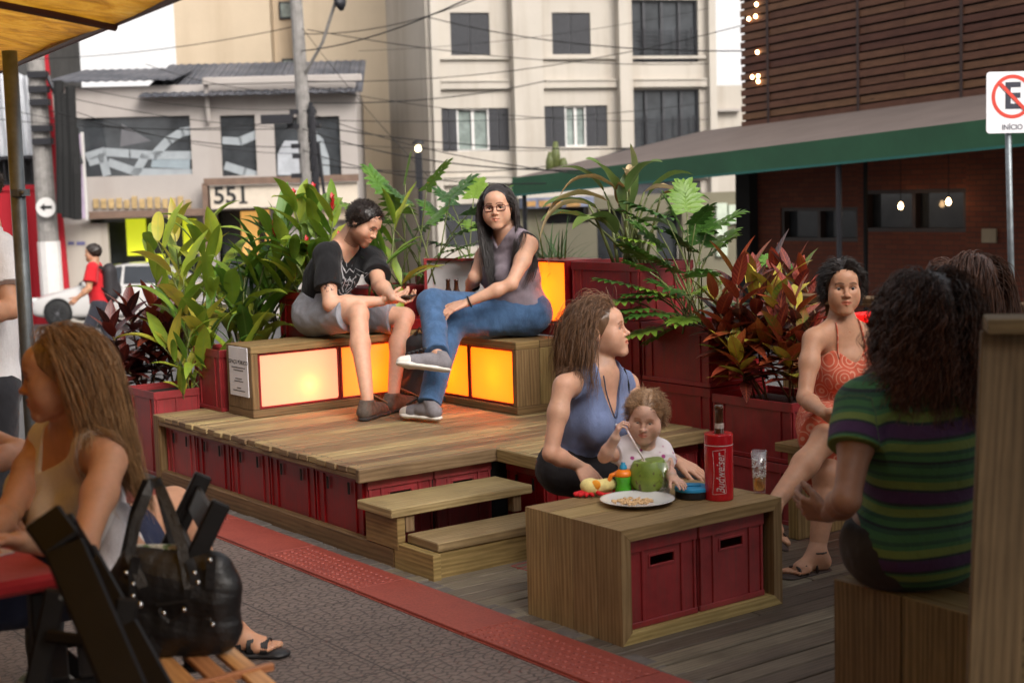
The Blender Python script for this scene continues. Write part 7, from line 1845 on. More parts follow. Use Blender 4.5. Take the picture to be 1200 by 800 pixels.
# ---------------------------------------------------------------- 2 woman in jeans
def woman_jeans():
    pel=D(610,364,8.22); pel[2]=.925; f=nrm(-BV*1.0-AV*.30); r=nrm(np.cross(f,ZV)); Y=pel[1]
    root=thing('person','woman with glasses and long dark hair in jeans, legs crossed on the bench','person',pel*[1,1,0]+ZV*PZ)
    nk=D(594,272,Y-.06); chest=pel*.42+nk*.58+f*.0; head=D(583,243,Y-.10)
    sho=LR(D(621,287,Y-.20),D(573,285,Y+.10)); hip=LR(pel+f*.03-r*.09,pel+f*.03+r*.09)
    kneL=reach(hip['l'],528,379,.46); kneR=reach(hip['r'],506,356,.50)
    ankL=G(503,473,PZ+.10); ankR=reach(kneR,512,414,.40)
    elb=LR(reach(sho['l'],599,333,.28),reach(sho['r'],556,325,.27)); wri=LR(reach(elb['l'],546,355,.26),reach(elb['r'],549,346,.24,False))
    hf=nrm(V3(-.16,-.97,-.04)); H=Human(dict(pel=pel,chest=chest,neck=nk,head=head,sho=sho,elb=elb,wri=wri,hip=hip,kne=LR(kneL,kneR),ank=LR(ankL,ankR)),hf,nrm(V3(-.06,0,1)),True,1.02,1.0,fat=1.06,bust=1.0,belly=.14)
    H.hand('l',nrm(D(524,364,wri['l'][1]-.02)-wri['l']),nrm(-ZV+V3(0,.3,0)),curl=(.25,.35,.2),thumb=(.75,.6,-.0))
    H.hand('r',nrm(D(536,362,wri['r'][1])-wri['r']),nrm(-ZV),curl=(.3,.4,.2))
    H.build_body(root,SK_A,headcol=dict(brow=(.12,.08,.06),lip=(.94,.62,.57)),h=.005); eyes(head,H.HM,1.,root,iris=(.03,.015,.008))
    vest=cloth_mat('mauve_grey_vest',(.20,.16,.185),.85,400,.45,.3,.15)
    garment('vest',H.torso,root,vest,.005,.012,cutall(plane(pel-H.up1*.09,-H.up1),neckcut(H,.085,.07,.02),armcut(H,.150,-.11)),fold=.005,fs=30,seed=7,fdir=np.cross(H.up1,f))
    jean=cloth_mat('blue_denim',(.045,.095,.19),.85,600,.55,.35,.1,sc=16)
    lg=[]
    for k in'lr':
        h,kn,an=hip[k],H.J['kne'][k],H.J['ank'][k]; lg+=[cap(h,kn,.095,.064,.04),trunc(kn,an,.061,.050,.04,t1=.97)]
    garment('jeans',lg+H.torso[:2],root,jean,.005,.014,waist(H,.10,f),fold=.003,fs=34,seed=9)
    hm=hair_mat('dark_brown_hair',(.020,.012,.010))
    longhair(H,root,hm,2800,46,.0115,11,side=.6,back=-.55,vol=.010,part=.012,w=.0012,wild=.03,clump=.3,attract=(D(588,330,Y-.30),.15),ymin=.035)
    # glasses
    gm=plain('dark_red_glasses_frame',(.045,.006,.010),.25,0,5,0); g=thing('glasses','dark red rectangular glasses worn by the woman in jeans','glasses',head); mb=MB(); M_=H.HM; T=lambda x,y,z: head+V3(x,y,z)@M_
    for sx in(-1,1):
        pts=[T(sx*(.034+p[0]),.093-.10*abs(p[0])**1.2,.001+p[1]) for p in rounded(.048,.030,.009,3)]; mb.tube(pts,.0026,6,closed=True); mb.tube([T(sx*.058,.088,.008),T(sx*.074,.06,.010),T(sx*.080,-.005,.008)],.0016,6)
    mb.tube([T(-.011,.094,.005),T(0,.098,.007),T(.011,.094,.005)],.0017,6); mb.build('frame',gm,g,smooth=True)
    mb=MB(); w_=wri['l']; ax=nrm(elb['l']-w_); mb.tube([w_+ax*.02+(nrm(np.cross(ax,ZV))*math.cos(a)+nrm(np.cross(ax,np.cross(ax,ZV)))*math.sin(a))*.030 for a in np.linspace(0,2*PI,20)[:-1]],.0045,6,closed=True); mkthing(mb,'bracelet',M['black'],'thin black band around the wrist of the woman in jeans','bracelet',smooth=True)
    shm=plain('grey_canvas_shoe',(.17,.155,.165),.85,.15,60,.3); wh=plain('white_rubber',(.60,.56,.50),.6,.12,40,0); blk_=plain('black_laces',(.02,.02,.02),.8,0,5,0)
    shoe(root,ankL-ZV*.0,G(462,490,PZ),ZV,(shm,wh,blk_),.98)
    tR=D(474,434,ankR[1]-.05); uu=nrm(V3(.12,.30,.95)); shoe(root,D(513,416,ankR[1]),tR,uu,(shm,wh,blk_),.98)
    V,F=surf([cap(D(556,308,Y),D(556,335,Y-.02),.02,.03,.03)],.005,post=lambda P,D_:D_+.004*vnoise(P,40,2)); o=np_mesh('shoulder_bag',[(V,F)],plain('black_leather',(.014,.013,.014),.4),None); tag(o,'small black bag tucked behind the arm of the woman in jeans','bag')
woman_jeans()
# ---------------------------------------------------------------- 3 mother and toddler
def mother():
    Y=6.12; pel=D(672,556,Y+.07); pel[2]=.44; f=nrm(V3(.62,-.75,0)); r=nrm(np.cross(f,ZV))
    root=thing('person','mother in a sleeveless blue shirt with brown hair, head turned up to the right','person',pel*[1,1,0])
    nk=D(706,437,Y-.07); head=D(705,388,Y-.06); chest=pel*.40+nk*.60+f*.02
    sho=LR(D(737,450,Y+.07),D(660,452,Y-.22)); hip=LR(pel+f*.03-r*.09,pel+f*.03+r*.09)
    tabz=TZ+.035
    wriR=D(680,546,5.90); elbR=reach(sho['r'],645,532,.28); elbR=sho['r']+nrm(D(645,533,Y-.30)-sho['r'])*.28
    wriL=G(793,539,tabz+.03); elbL=D(752,522,Y-.12)
    td=nrm(V3(.93,.16,-.22)); knL=LR(hip['l']+td*.40,hip['r']+nrm(V3(.95,-.02,-.25))*.40); an=LR(knL['l']*[1,1,0]+V3(.03,.05,.08),knL['r']*[1,1,0]+V3(.05,.0,.08))
    hf=nrm(V3(.96,-.24,.16)); H=Human(dict(pel=pel,chest=chest,neck=nk,head=head,sho=sho,elb=LR(elbL,elbR),wri=LR(wriL,wriR),hip=hip,kne=knL,ank=an),hf,nrm(V3(-.16,0,1)),True,.95,1.0,bust=.8)
    H.hand('r',nrm(D(694,567,5.83)-wriR),nrm(V3(-.05,.5,-.8)),curls=[(.35,.5,.3),(.3,.45,.3),(.4,.6,.3),(.5,.7,.4)],thumb=(.8,.45,.2))
    H.hand('l',nrm(G(820,553,TZ+.02)-wriL),nrm(V3(0,.2,-1)),curl=(.2,.3,.2),thumb=(.8,.55,.1))
    H.build_body(root,SK_A,headcol=dict(brow=(.30,.18,.12),lip=(.92,.48,.45)),h=.005); eyes(head,H.HM,1.,root)
    sh=N('blue_pinstripe'); bs_=cloth_mat('blue_chambray',(.15,.19,.33),.85,500,.45,.22,.1)
    garment('shirt',H.torso,root,bs_,.005,.013,cutall(plane(pel-H.up1*.06,-H.up1),neckcut(H,.075,.16,.015,.045),armcut(H,.152,-.12)),fold=.009,fs=24,seed=12,fdir=H.up1)
    mb=MB(); 
    def onb(a,b):
        p=nk+H.CM[0]*a+H.CM[2]*b+H.CM[1]*.22
        for _ in range(14): p=p-H.CM[1]*(float(field(H.torso,p[None])[0])-.014)*.9
        return p
    mb.tube([onb(.0,b) for b in np.linspace(-.16,-.36,8)],.0022,5); mb.tube([onb(-.005-.055*(1-t)**.8,.02-.17*t) for t in np.linspace(0,1,7)],.003,5); mb.tube([onb(.005+.055*(1-t)**.8,.02-.17*t) for t in np.linspace(0,1,7)],.003,5)
    mb.build('placket',bs_,root,smooth=True)
    mb=MB()
    for b in(-.175,-.23,-.285): mb.lathe(onb(.004,b),[(.006,0),(.005,.003)],12,H.CM[1])
    mb.build('button',plain('pearl_button',(.6,.6,.62),.3,0,5,0),root)
    dk=cloth_mat('dark_trousers',(.018,.016,.018),.85,300,.3,.2,.05)
    lg=[]
    for k in'lr': lg+=[cap(hip[k],H.J['kne'][k],.098,.066,.04),cap(H.J['kne'][k],H.J['ank'][k],.062,.045,.04)]
    garment('trousers',lg+H.torso[:2],root,dk,.006,.009,waist(H,.07,f),seed=3)
    mb=MB(); mb.tube([onb(x,z) for x,z in((-.098,.02),(-.108,-.04),(-.122,-.10))],.006,6); mb.build('strap',M['black'],root,smooth=True)
    hm=hair_mat('mid_brown_hair',(.145,.075,.038))
    longhair(H,root,hm,3200,27,.0115,13,side=.35,back=-.95,vol=.024,part=.0,w=.0011,wild=.06,clump=.35,curl=.007,curlf=26,lo=.5,hi=1.5,tint=(1.2,1.1,1.),ymin=.012,xw=.15)
    st=thing('crate_stool','upturned red crate the mother sits on behind the low table','stool',pel*[1,1,0]); mb=MB(); crate_mesh(mb,pel*[1,1,0]+ZV*.004-f*.03,r,-f,.40,.34,.32,'none'); mb.build('crate',M['red'],st)
mother()
def toddler():
    Y=5.72; s=.80; head=D(757,488,Y); nk=D(754,514,Y+.03); pel=D(757,580,Y+.10); chest=D(753,542,Y+.06); f=nrm(V3(-.05,-1,0)); r=nrm(np.cross(f,ZV))
    root=thing('person','curly haired toddler in a white flowered top holding the straw of the coconut','person',pel*[1,1,0])
    sho=LR(D(775,528,Y+.06),D(731,526,Y+.03)); elb=LR(D(782,552,Y-.02),D(708,535,Y-.05)); wri=LR(D(789,560,Y-.16),D(721,513,Y-.10))
    hip=LR(pel-r*.05,pel+r*.05); kne=LR(hip['l']+f*.14,hip['r']+f*.14); ank=LR(kne['l']-ZV*.13,kne['r']-ZV*.13)
    H=Human(dict(pel=pel,chest=chest,neck=nk,head=head,sho=sho,elb=elb,wri=wri,hip=hip,kne=kne,ank=ank),nrm(V3(-.22,-.93,-.25)),nrm(V3(.05,-.25,1)),True,.56,s,fat=1.16)
    for k in'lr':
        up_,lo_=H.arm[k]
        for p in up_+lo_: p.a['ra']*=1.18;p.a['rb']*=1.18
    H.hand('r',nrm(V3(.25,-.15,.9)),nrm(V3(1,.1,-.2)),hsz=.55,curls=[(.7,.9,.6)]*4,thumb=(.7,.5,.5))
    H.hand('l',nrm(V3(.35,-.9,-.1)),nrm(V3(0,0,-1)),hsz=.55,curl=(.2,.2,.2))
    H.build_body(root,SK_T,h=.004,headcol=dict(brow=(.62,.45,.35),lip=(.95,.5,.48)),hfine=.002,fine=.0026); eyes(head,H.HM,s*.99,root,gaze=H.HM[1]-.55*H.HM[2],iris=(.05,.03,.02))
    n=N('white_flowered_cotton'); vo=n.new('ShaderNodeTexVoronoi'); vo.inputs['Scale'].default_value=26; vo.inputs['Randomness'].default_value=.9; n.link(n.coord('Object'),vo.inputs['Vector'])
    n.base(n.ramp(vo.outputs['Distance'],[(.18,(.35,.05,.20)),(.26,(.62,.56,.58)),(.9,(.66,.60,.61))])); n.set(rough=.85)
    sl=[trunc(sho[k],elb[k],.040,.040,.02,t1=.48) for k in'lr']
    garment('top',H.torso+sl,root,n.m,.004,.006,cutall(plane(pel,-H.up1),neckcut(H,.05,.025,.01,.02)),fold=.002,fs=50,seed=4)
    hm=hair_mat('light_brown_curls',(.36,.21,.11))
    longhair(H,root,hm,2600,8,.0072,15,side=.5,back=-.5,grav=.16,vol=.010,w=.0009,wild=.16,curl=.006,curlf=80,norm=.15,capinf=.009,lo=.55,hi=1.5,hl=dict(hc=.022,low=-.05),lenvar=.5,clump=.5)
toddler()
# ---------------------------------------------------------------- 4 woman in coral
def coral():
    Y=6.4; pel=D(990,494,Y+.05); pel[2]=.545; f=nrm(V3(-.30,-.95,0)); r=nrm(np.cross(f,ZV))
    root=thing('person','woman in an orange coral strap dress with dark pinned up curls facing the viewer','person',pel*[1,1,0])
    nk=D(986,381,Y); head=D(987,337,Y-.02); chest=pel*.40+nk*.60
    sho=LR(D(1026,396,Y+.02),D(952,398,Y-.08)); hip=LR(pel-r*.09+f*.03,pel+r*.09+f*.03)
    elb=LR(reach(sho['l'],1032,466,.27),reach(sho['r'],943,466,.27)); wri=LR(reach(elb['l'],988,486,.25),reach(elb['r'],966,484,.235))
    kneR=reach(hip['r'],966,516,.43); ankR=reach(kneR,903,596,.42); kneL=reach(hip['l'],968,556,.42); ankL=G(957,650,.075)
    H=Human(dict(pel=pel,chest=chest,neck=nk,head=head,sho=sho,elb=elb,wri=wri,hip=hip,kne=LR(kneL,kneR),ank=LR(ankL,ankR),toe=LR(G(938,672,0.01),D(920,628,ankR[1]-.12))),nrm(V3(-.03,-1,-.02)),ZV,True,.98,.97,fat=.96,bust=.8)
    H.hand('r',nrm(V3(.55,-.3,-.35)),nrm(V3(.5,.3,.1)),curls=[(.4,.6,.4)]*4,thumb=(.8,.4,.3)); H.hand('l',nrm(V3(-.7,-.3,0)),nrm(V3(-.2,.3,-.6)),curls=[(.4,.6,.4)]*4)
    H.foot('l',None,ZV); H.foot('r',None,nrm(V3(.5,-.2,.8)))
    H.build_body(root,SK_B,headcol=dict(brow=(.08,.05,.04),lip=(.9,.45,.42)),h=.005); eyes(head,H.HM,.97,root,iris=(.02,.01,.006),gaze=V3(-.0,-1,-.0))
    n=N('coral_print_cotton'); co=n.coord('Object'); vo=n.new('ShaderNodeTexVoronoi'); vo.inputs['Scale'].default_value=15; n.link(co,vo.inputs['Vector']); rg=n.math('SINE',n.math('MULTIPLY',vo.outputs['Distance'],26.))
    n.base(n.ramp(rg,[(.25,(.50,.085,.04)),(.62,(.52,.10,.05)),(.78,(.58,.26,.17))])); n.set(rough=.85); n.bump(n.noise(co,30,4),.4,.01)
    garment('dress',H.torso+[cap(hip['l'],kneL,.110,.105,.06),cap(hip['r'],kneR,.112,.095,.06),cap(pel+f*.1,pel+f*.28-ZV*.03,.13,.12,.08,ZV,.8)],root,n.m,.005,.009,
        cutall(lambda P:np.where(local(H,P)[:,2]>-.35,local(H,P)[:,2]+.118+.028*np.cos(local(H,P)[:,0]*38)-.0*P[:,0],-1),lambda P:(P-(kneR*.84+hip['r']*.16))@nrm(kneR-hip['r'])),fold=.004,fs=32,seed=21,fdir=ZV)
    mb=MB()
    def onb(a,b,y=.22,o=.006):
        p=nk+H.CM[0]*a+H.CM[2]*b+H.CM[1]*y; fld=H.torso+H.neckp
        for _ in range(14): p=p-H.CM[1]*(float(field(fld,p[None])[0])-o)*.9
        return p
    for sx in(-1,1): mb.tube([onb(sx*(.070-.012*t),-.125+.15*t) for t in np.linspace(0,1,7)]+[nk+H.CM[0]*sx*.052+H.CM[2]*.035-H.CM[1]*.02],.0035,6)
    mb.tube([nk+H.CM[0]*.03*math.sin(a)*.9+H.CM[1]*.0+H.CM[2]*.0+0*f for a in (0,)]+[onb(0,-.02)],.001,4)
    mb.build('strap',n.m,root,smooth=True)
    hm=hair_mat('black_brown_curls',(.018,.011,.008))
    longhair(H,root,hm,3600,9,.0075,17,side=.9,back=-.9,grav=.22,vol=.010,part=.01,w=.0016,wild=.10,curl=.006,curlf=60,lo=.5,hi=1.6,hl=dict(hc=.017),capinf=.010,lenvar=.5,ymin=.03,xw=.078,norm=.12,clump=.3)
    mb=MB(); 
    for k in'lr':
        a=H.J['ank'][k]; t=H.J['toe'][k]; d=nrm(t-a); 
    sd=plain('dark_sandal_leather',(.035,.018,.012),.6,.3,30,.2)
    def sandal(k,up):
        an_=H.J['ank'][k]; t=H.J['toe'][k]; u=nrm(up); d=t-an_; d=nrm(d-u*(d@u)); x=np.cross(d,u); z=an_-u*.062
        V,F=surf([cap(z-d*.035-u*.006,z+d*.05-u*.006,.036,.038,.02,u,.28),cap(z+d*.05-u*.006,z+d*.15-u*.006,.038,.043,.02,u,.26)],.003); o=np_mesh('sandal',[(V,F)],sd,root); mb=MB()
        for b,h in((.03,.055),(.085,.045),(.12,.034)): mb.tube([z+x*.038+d*b,z+x*.03+d*b+u*h*.75,z+d*(b-.005)+u*h,z-x*.03+d*b+u*h*.75,z-x*.038+d*b],.006,6)
        mb.tube([an_+(d*math.cos(a)+x*math.sin(a))*.040+u*.015 for a in np.linspace(0,2*PI,14)[:-1]],.006,6,closed=True); mb.build('sandal_strap',sd,o,smooth=True)
    sandal('l',ZV); sandal('r',nrm(V3(.5,-.2,.8)))
coral()
# ---------------------------------------------------------------- 5 woman in the green striped top, back to the viewer
def green():
    Y=4.12; pel=D(1078,632,Y+.06); pel[2]=.56; f=nrm(V3(-.28,.96,0)); r=nrm(np.cross(f,ZV))
    root=thing('person','woman in a green and purple striped top with long dark curls, back to the viewer','person',pel*[1,1,0])
    nk=D(1082,432,Y-.0); head=D(1086,374,Y+.05); chest=pel*.42+nk*.58-f*.01
    sho=LR(D(1011,474,Y-.0),D(1152,466,Y+.02)); hip=LR(pel-r*.1+f*.04,pel+r*.1+f*.04)
    elb=LR(reach(sho['l'],992,585,.29),D(1165,590,Y+.05)); wri=LR(reach(elb['l'],972,602,.24,False),elb['r']+f*.22+ZV*.02)
    fl_=nrm(V3(.30,.95,0)); kne=LR(hip['l']+fl_*.43,hip['r']+fl_*.43); ank=LR(kne['l']*[1,1,0]+ZV*.09+fl_*.03,kne['r']*[1,1,0]+ZV*.09+fl_*.03)
    H=Human(dict(pel=pel,chest=chest,neck=nk,head=head,sho=sho,elb=elb,wri=wri,hip=hip,kne=kne,ank=ank),nrm(V3(-.30,.95,0)),ZV,True,1.16,1.,bust=1.,belly=.12)
    H.hand('l',nrm(V3(-.55,.55,.05)),nrm(V3(.5,.6,.3)),curls=[(.5,.6,.4)]*4,thumb=(.7,.5,.3)); H.hand('r',f,-ZV)
    H.build_body(root,SK_C,h=.006,fine=.005)
    n=N('green_purple_striped_knit'); at=n.new('ShaderNodeAttribute',attribute_name='Col'); sp=n.new('ShaderNodeSeparateColor'); n.link(at.outputs['Color'],sp.inputs[0]); s_=n.math('FRACT',n.math('MULTIPLY',sp.outputs[0],5.2))
    g1=(.035,.115,.040);g2=(.115,.165,.035);p1=(.045,.014,.060);dk=(.012,.022,.022);g3=(.018,.065,.035)
    n.base(n.ramp(s_,[(0,g1),(.10,g3),(.16,dk),(.20,g1),(.28,g3),(.34,g2),(.46,g1),(.50,dk),(.54,p1),(.70,p1),(.72,dk),(.76,g2),(.88,g1),(.94,g3)],'CONSTANT')); n.set(rough=.85); cob=n.coord('Object'); n.bump(n.math('ADD',n.noise(cob,18,4,.6,.8),n.math('MULTIPLY',n.noise(cob,400,2),.2)),.5,.012)
    def scol(V,C):
        t=((V-pel)@H.up1)/.62+.5+.012*vnoise(V,14,3)+.03*np.abs((V-pel)@r)**1; C[:,0]=np.clip(t,0,1.6)/1.6*1.0; C[:,1:3]=0
        # sleeves: stripes run across the arm
        for k in'lr':
            a,b=sho[k],elb[k]; ax=nrm(b-a); h=(V-a)@ax; d=np.linalg.norm(V-a-np.outer(np.clip(h,0,1),ax),axis=1); out=((V-chest)@(r if k=='r' else -r))>.19; m=out&(h>.01)&(d<.085); C[m,0]=.62-h[m]*1.1
    sl=[trunc(sho[k],elb[k],.073,.066,.04,t1=.44) for k in'lr']
    garment('striped_top',H.torso+sl,root,n.m,.005,.008,cutall(plane(pel-H.up1*.10,-H.up1),neckcut(H,.085,.05,.02)),fold=.005,fs=20,seed=31,cols=scol,fdir=r)
    dk_=cloth_mat('dark_skirt',(.03,.025,.022),.85,300,.3,.2,.05)
    garment('skirt',[H.torso[0]]+[cap(hip[k],kne[k],.115,.085,.05) for k in'lr'],root,dk_,.007,.008,waist(H,.08,f,.16))
    hm=hair_mat('dark_copper_curls',(.030,.014,.008))
    c=head; P,nn,L=scalp(c,H.HM,1.,3600,19); rr=np.random.default_rng(3); body=H.headp+H.neckp+H.torso
    X=grow(P,nn*.5+H.HM[0]*np.sign(L[:,0:1])*.3,body,29,.0105,.22,margin=.005+.021*rr.random(len(P)),wild=.05,seed=8,curl=.011,curlf=85)
    gi=rr.choice(len(X),420,replace=False); kk=gi[((X[:,None,0]-X[gi][None,:,0])**2).sum(-1).argmin(1)]; wg=(.72*np.linspace(0,1,X.shape[1])**.7)[None,:,None]; X=X*(1-wg)+X[kk]*wg+(X[:,:1]-X[kk][:,:1])*wg*.3
    K=X.shape[1]; f_=1-.35*rr.random(len(X)); t=np.linspace(0,1,K)[None,:]*f_[:,None]*(K-1); i=np.clip(t.astype(int),0,K-2); fr=(t-i)[...,None]; a=np.arange(len(X))[:,None]; X=X[a,i]*(1-fr)+X[a,i+1]*fr
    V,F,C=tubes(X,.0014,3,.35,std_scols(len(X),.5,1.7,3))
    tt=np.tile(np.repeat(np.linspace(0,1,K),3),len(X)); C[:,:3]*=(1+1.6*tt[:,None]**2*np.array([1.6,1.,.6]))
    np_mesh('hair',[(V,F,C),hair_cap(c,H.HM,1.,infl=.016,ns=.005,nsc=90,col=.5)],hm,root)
green()
# ---------------------------------------------------------------- 6 woman half hidden behind the curls
def hidden():
    Y=5.3; nk=D(1138,388,Y); head=D(1136,338,Y); pel=D(1130,560,Y); pel[2]=.55; f=nrm(V3(-.55,.83,0)); r=nrm(np.cross(f,ZV)); chest=pel*.42+nk*.58
    root=thing('person','brown haired woman almost hidden behind the dark curls, only crown and shoulder showing','person',pel*[1,1,0])
    sho=shoulders(nk,f,ZV,.17,.05); elb=LR(sho['l']-ZV*.27,sho['r']-ZV*.27); wri=LR(elb['l']+f*.2,elb['r']+f*.2); hip=LR(pel-r*.09,pel+r*.09); kne=LR(hip['l']+f*.42,hip['r']+f*.42); ank=LR(kne['l']*[1,1,0]+ZV*.09,kne['r']*[1,1,0]+ZV*.09)
    H=Human(dict(pel=pel,chest=chest,neck=nk,head=head,sho=sho,elb=elb,wri=wri,hip=hip,kne=kne,ank=ank),f,ZV,True)
    for k in'lr': H.hand(k,f,-ZV)
    H.build_body(root,SK_B,h=.008,fine=.006,hfine=.004)
    lm=cloth_mat('lime_vest',(.30,.38,.06),.85,300,.3,.2,.1); garment('top',H.torso,root,lm,.007,.008,cutall(plane(pel-ZV*.05,-ZV),neckcut(H,.08,.05,.02),armcut(H)))
    garment('skirt',[H.torso[0]]+[cap(hip[k],kne[k],.115,.085,.05) for k in'lr'],root,cloth_mat('navy_skirt',(.02,.02,.04)),.008,.008,waist(H,0,f))
    longhair(H,root,hair_mat('brown_straight_hair',(.11,.05,.03)),1300,30,.0115,23,side=.5,back=-.3,vol=.015,w=.0021,clear=False)
hidden()
# ---------------------------------------------------------------- 7 blonde woman at the left
def blonde():
    Y=4.0; pel=D(118,668,4.25); pel[2]=.56; f=nrm(V3(-.80,-.60,0)); r=nrm(np.cross(f,ZV))
    root=thing('person','blonde woman in a cream sleeveless top seated in profile beside the red table','person',pel*[1,1,0])
    nk=D(88,507,Y+.02); head=D(72,440,Y-.02); chest=pel*.38+nk*.62+f*.03
    sho=LR(D(128,541,Y-.17),D(52,517,Y+.14)); 
    elb=LR(reach(sho['l'],98,640,.29),reach(sho['r'],10,600,.27)); wri=LR(reach(elb['l'],20,634,.25),reach(elb['r'],-20,636,.24))
    hip=LR(pel-r*.09+V3(.02,0,0),pel+r*.09); kneR=D(203,592,4.72); ankR=G(276,741,.085); kneL=pel+nrm(f*.8-ZV*.05)*.42; ankL=kneL*[1,1,0]+V3(.05,.1,.09)
    hip['r']=D(128,650,4.32)
    H=Human(dict(pel=pel,chest=chest,neck=nk,head=head,sho=sho,elb=elb,wri=wri,hip=hip,kne=LR(kneL,kneR),ank=LR(ankL,ankR),toe=LR(ankL+f*.2,G(322,762,.02))),nrm(V3(-.97,-.20,-.10)),nrm(V3(-.10,0,1)),True,1.04,1.0,bust=.9,fat=1.02)
    H.hand('l',nrm(wri['l']-elb['l']),-ZV); H.hand('r',nrm(wri['r']-elb['r']),-ZV); H.foot('r',None,ZV)
    H.build_body(root,SK_B,headcol=dict(brow=(.45,.28,.18),lip=(.92,.5,.45)),h=.005); eyes(head,H.HM,1.,root)
    cr=cloth_mat('cream_linen',(.64,.61,.60),.85,500,.5,.12,.15)
    garment('top',H.torso,root,cr,.005,.009,cutall(plane(pel-H.up1*.08,-H.up1),neckcut(H,.105,.10,.07,.03),armcut(H,.145,-.13)),fold=.005,fs=22,seed=41,fdir=H.up1)
    nv=cloth_mat('navy_shorts',(.02,.025,.055),.85,300,.3,.2,.05)
    garment('skirt',[H.torso[0],trunc(hip['r'],kneR,.115,.10,.05,t1=.30),trunc(hip['l'],kneL,.115,.10,.05,t1=.8)],root,nv,.006,.010,waist(H,.02,f,.08))
    wc=cloth_mat('white_cotton_wrap',(.55,.53,.56),.85,300,.5,.1,.1); V,F=surf([cap(D(142,600,4.05),D(133,668,4.05),.03,.045,.03),cap(D(133,668,4.05),D(118,690,4.0),.045,.06,.03)],.005,post=lambda P,D_:D_+.007*vnoise(P*[1,1,.3],60,3)); np_mesh('wrap',[(V,F)],wc,root)
    hm=hair_mat('dark_blonde_hair',(.34,.205,.10),.42)
    longhair(H,root,hm,3600,38,.0115,29,side=.45,back=-1.0,grav=.2,vol=.018,part=.0,w=.0010,wild=.04,clump=.32,curl=.004,curlf=12,lo=.45,hi=1.6,tint=(1.15,1.1,1.),attract=(D(176,560,Y+.0),.12),capcol=.7,ymin=.005,norm=.12,xw=.16)
    an_=ankR; t=H.J['toe']['r']; u=ZV; d=t-an_; d=nrm(d-u*(d@u)); x=np.cross(d,u); z=an_-u*.062; sd=plain('black_sandal',(.012,.011,.012),.5,.2,30,.2)
    V,F=surf([cap(z-d*.035-u*.012,z+d*.05-u*.012,.038,.040,.02,u,.42),cap(z+d*.05-u*.012,z+d*.15-u*.012,.040,.046,.02,u,.36)],.003); o=np_mesh('sandal',[(V,F)],sd,root); mb=MB()
    for b,h in((.015,.07),(.06,.055),(.11,.040)):
        for e in(-.009,-.003,.003,.009): mb.tube([z+x*.040+d*(b+e),z+x*.030+d*(b+e)+u*h*.78,z+d*(b+e)+u*h*1.02,z-x*.030+d*(b+e)+u*h*.78,z-x*.040+d*(b+e)],.005,6)
    mb.build('sandal_strap',sd,o,smooth=True)
blonde()
# ---------------------------------------------------------------- 8 neighbour at the edge of the picture (an arm in view)
def neighbour():
    Y=4.3; pel=D(-85,640,Y+.1); pel[2]=.55; f=nrm(V3(.9,-.3,0)); r=nrm(np.cross(f,ZV)); nk=D(-70,470,Y); head=D(-62,412,Y); chest=pel*.4+nk*.6
    root=thing('person','neighbour at the far left edge with only a pale bent forearm showing','person',pel*[1,1,0])
    sho=LR(D(-62,498,Y+.15),D(-50,500,Y-.10)); elb=LR(reach(sho['l'],22,528,.27),D(-40,580,Y-.2)); wri=LR(reach(elb['l'],-42,556,.25),D(-10,600,Y-.3))
    hip=LR(pel-r*.09,pel+r*.09); kne=LR(hip['l']+f*.42,hip['r']+f*.42); kne=LR(hip['l']+nrm(f*.4+V3(0,.5,0))*.3,hip['r']+nrm(V3(-.3,-.8,0))*.4); ank=LR(kne['l']*[1,1,0]+ZV*.09,kne['r']*[1,1,0]+ZV*.09)
    H=Human(dict(pel=pel,chest=chest,neck=nk,head=head,sho=sho,elb=elb,wri=wri,hip=hip,kne=kne,ank=ank),f,ZV,True)
    for k in'lr': H.hand(k,nrm(wri[k]-elb[k]),-ZV)
    H.build_body(root,SK_A,h=.008,fine=.006,hfine=.004)
    bt=cloth_mat('black_cotton',(.015,.015,.016)); garment('top',H.torso,root,bt,.008,.008,cutall(plane(pel-ZV*.05,-ZV),neckcut(H),armcut(H)))
    garment('trousers',[H.torso[0]]+[cap(hip[k],kne[k],.1,.075,.05) for k in'lr']+[cap(kne[k],ank[k],.065,.05,.03) for k in'lr'],root,bt,.008,.008,waist(H,0,f))
    longhair(H,root,hair_mat('plain_brown_hair',(.05,.03,.02)),700,20,.012,33,w=.0025)
neighbour()
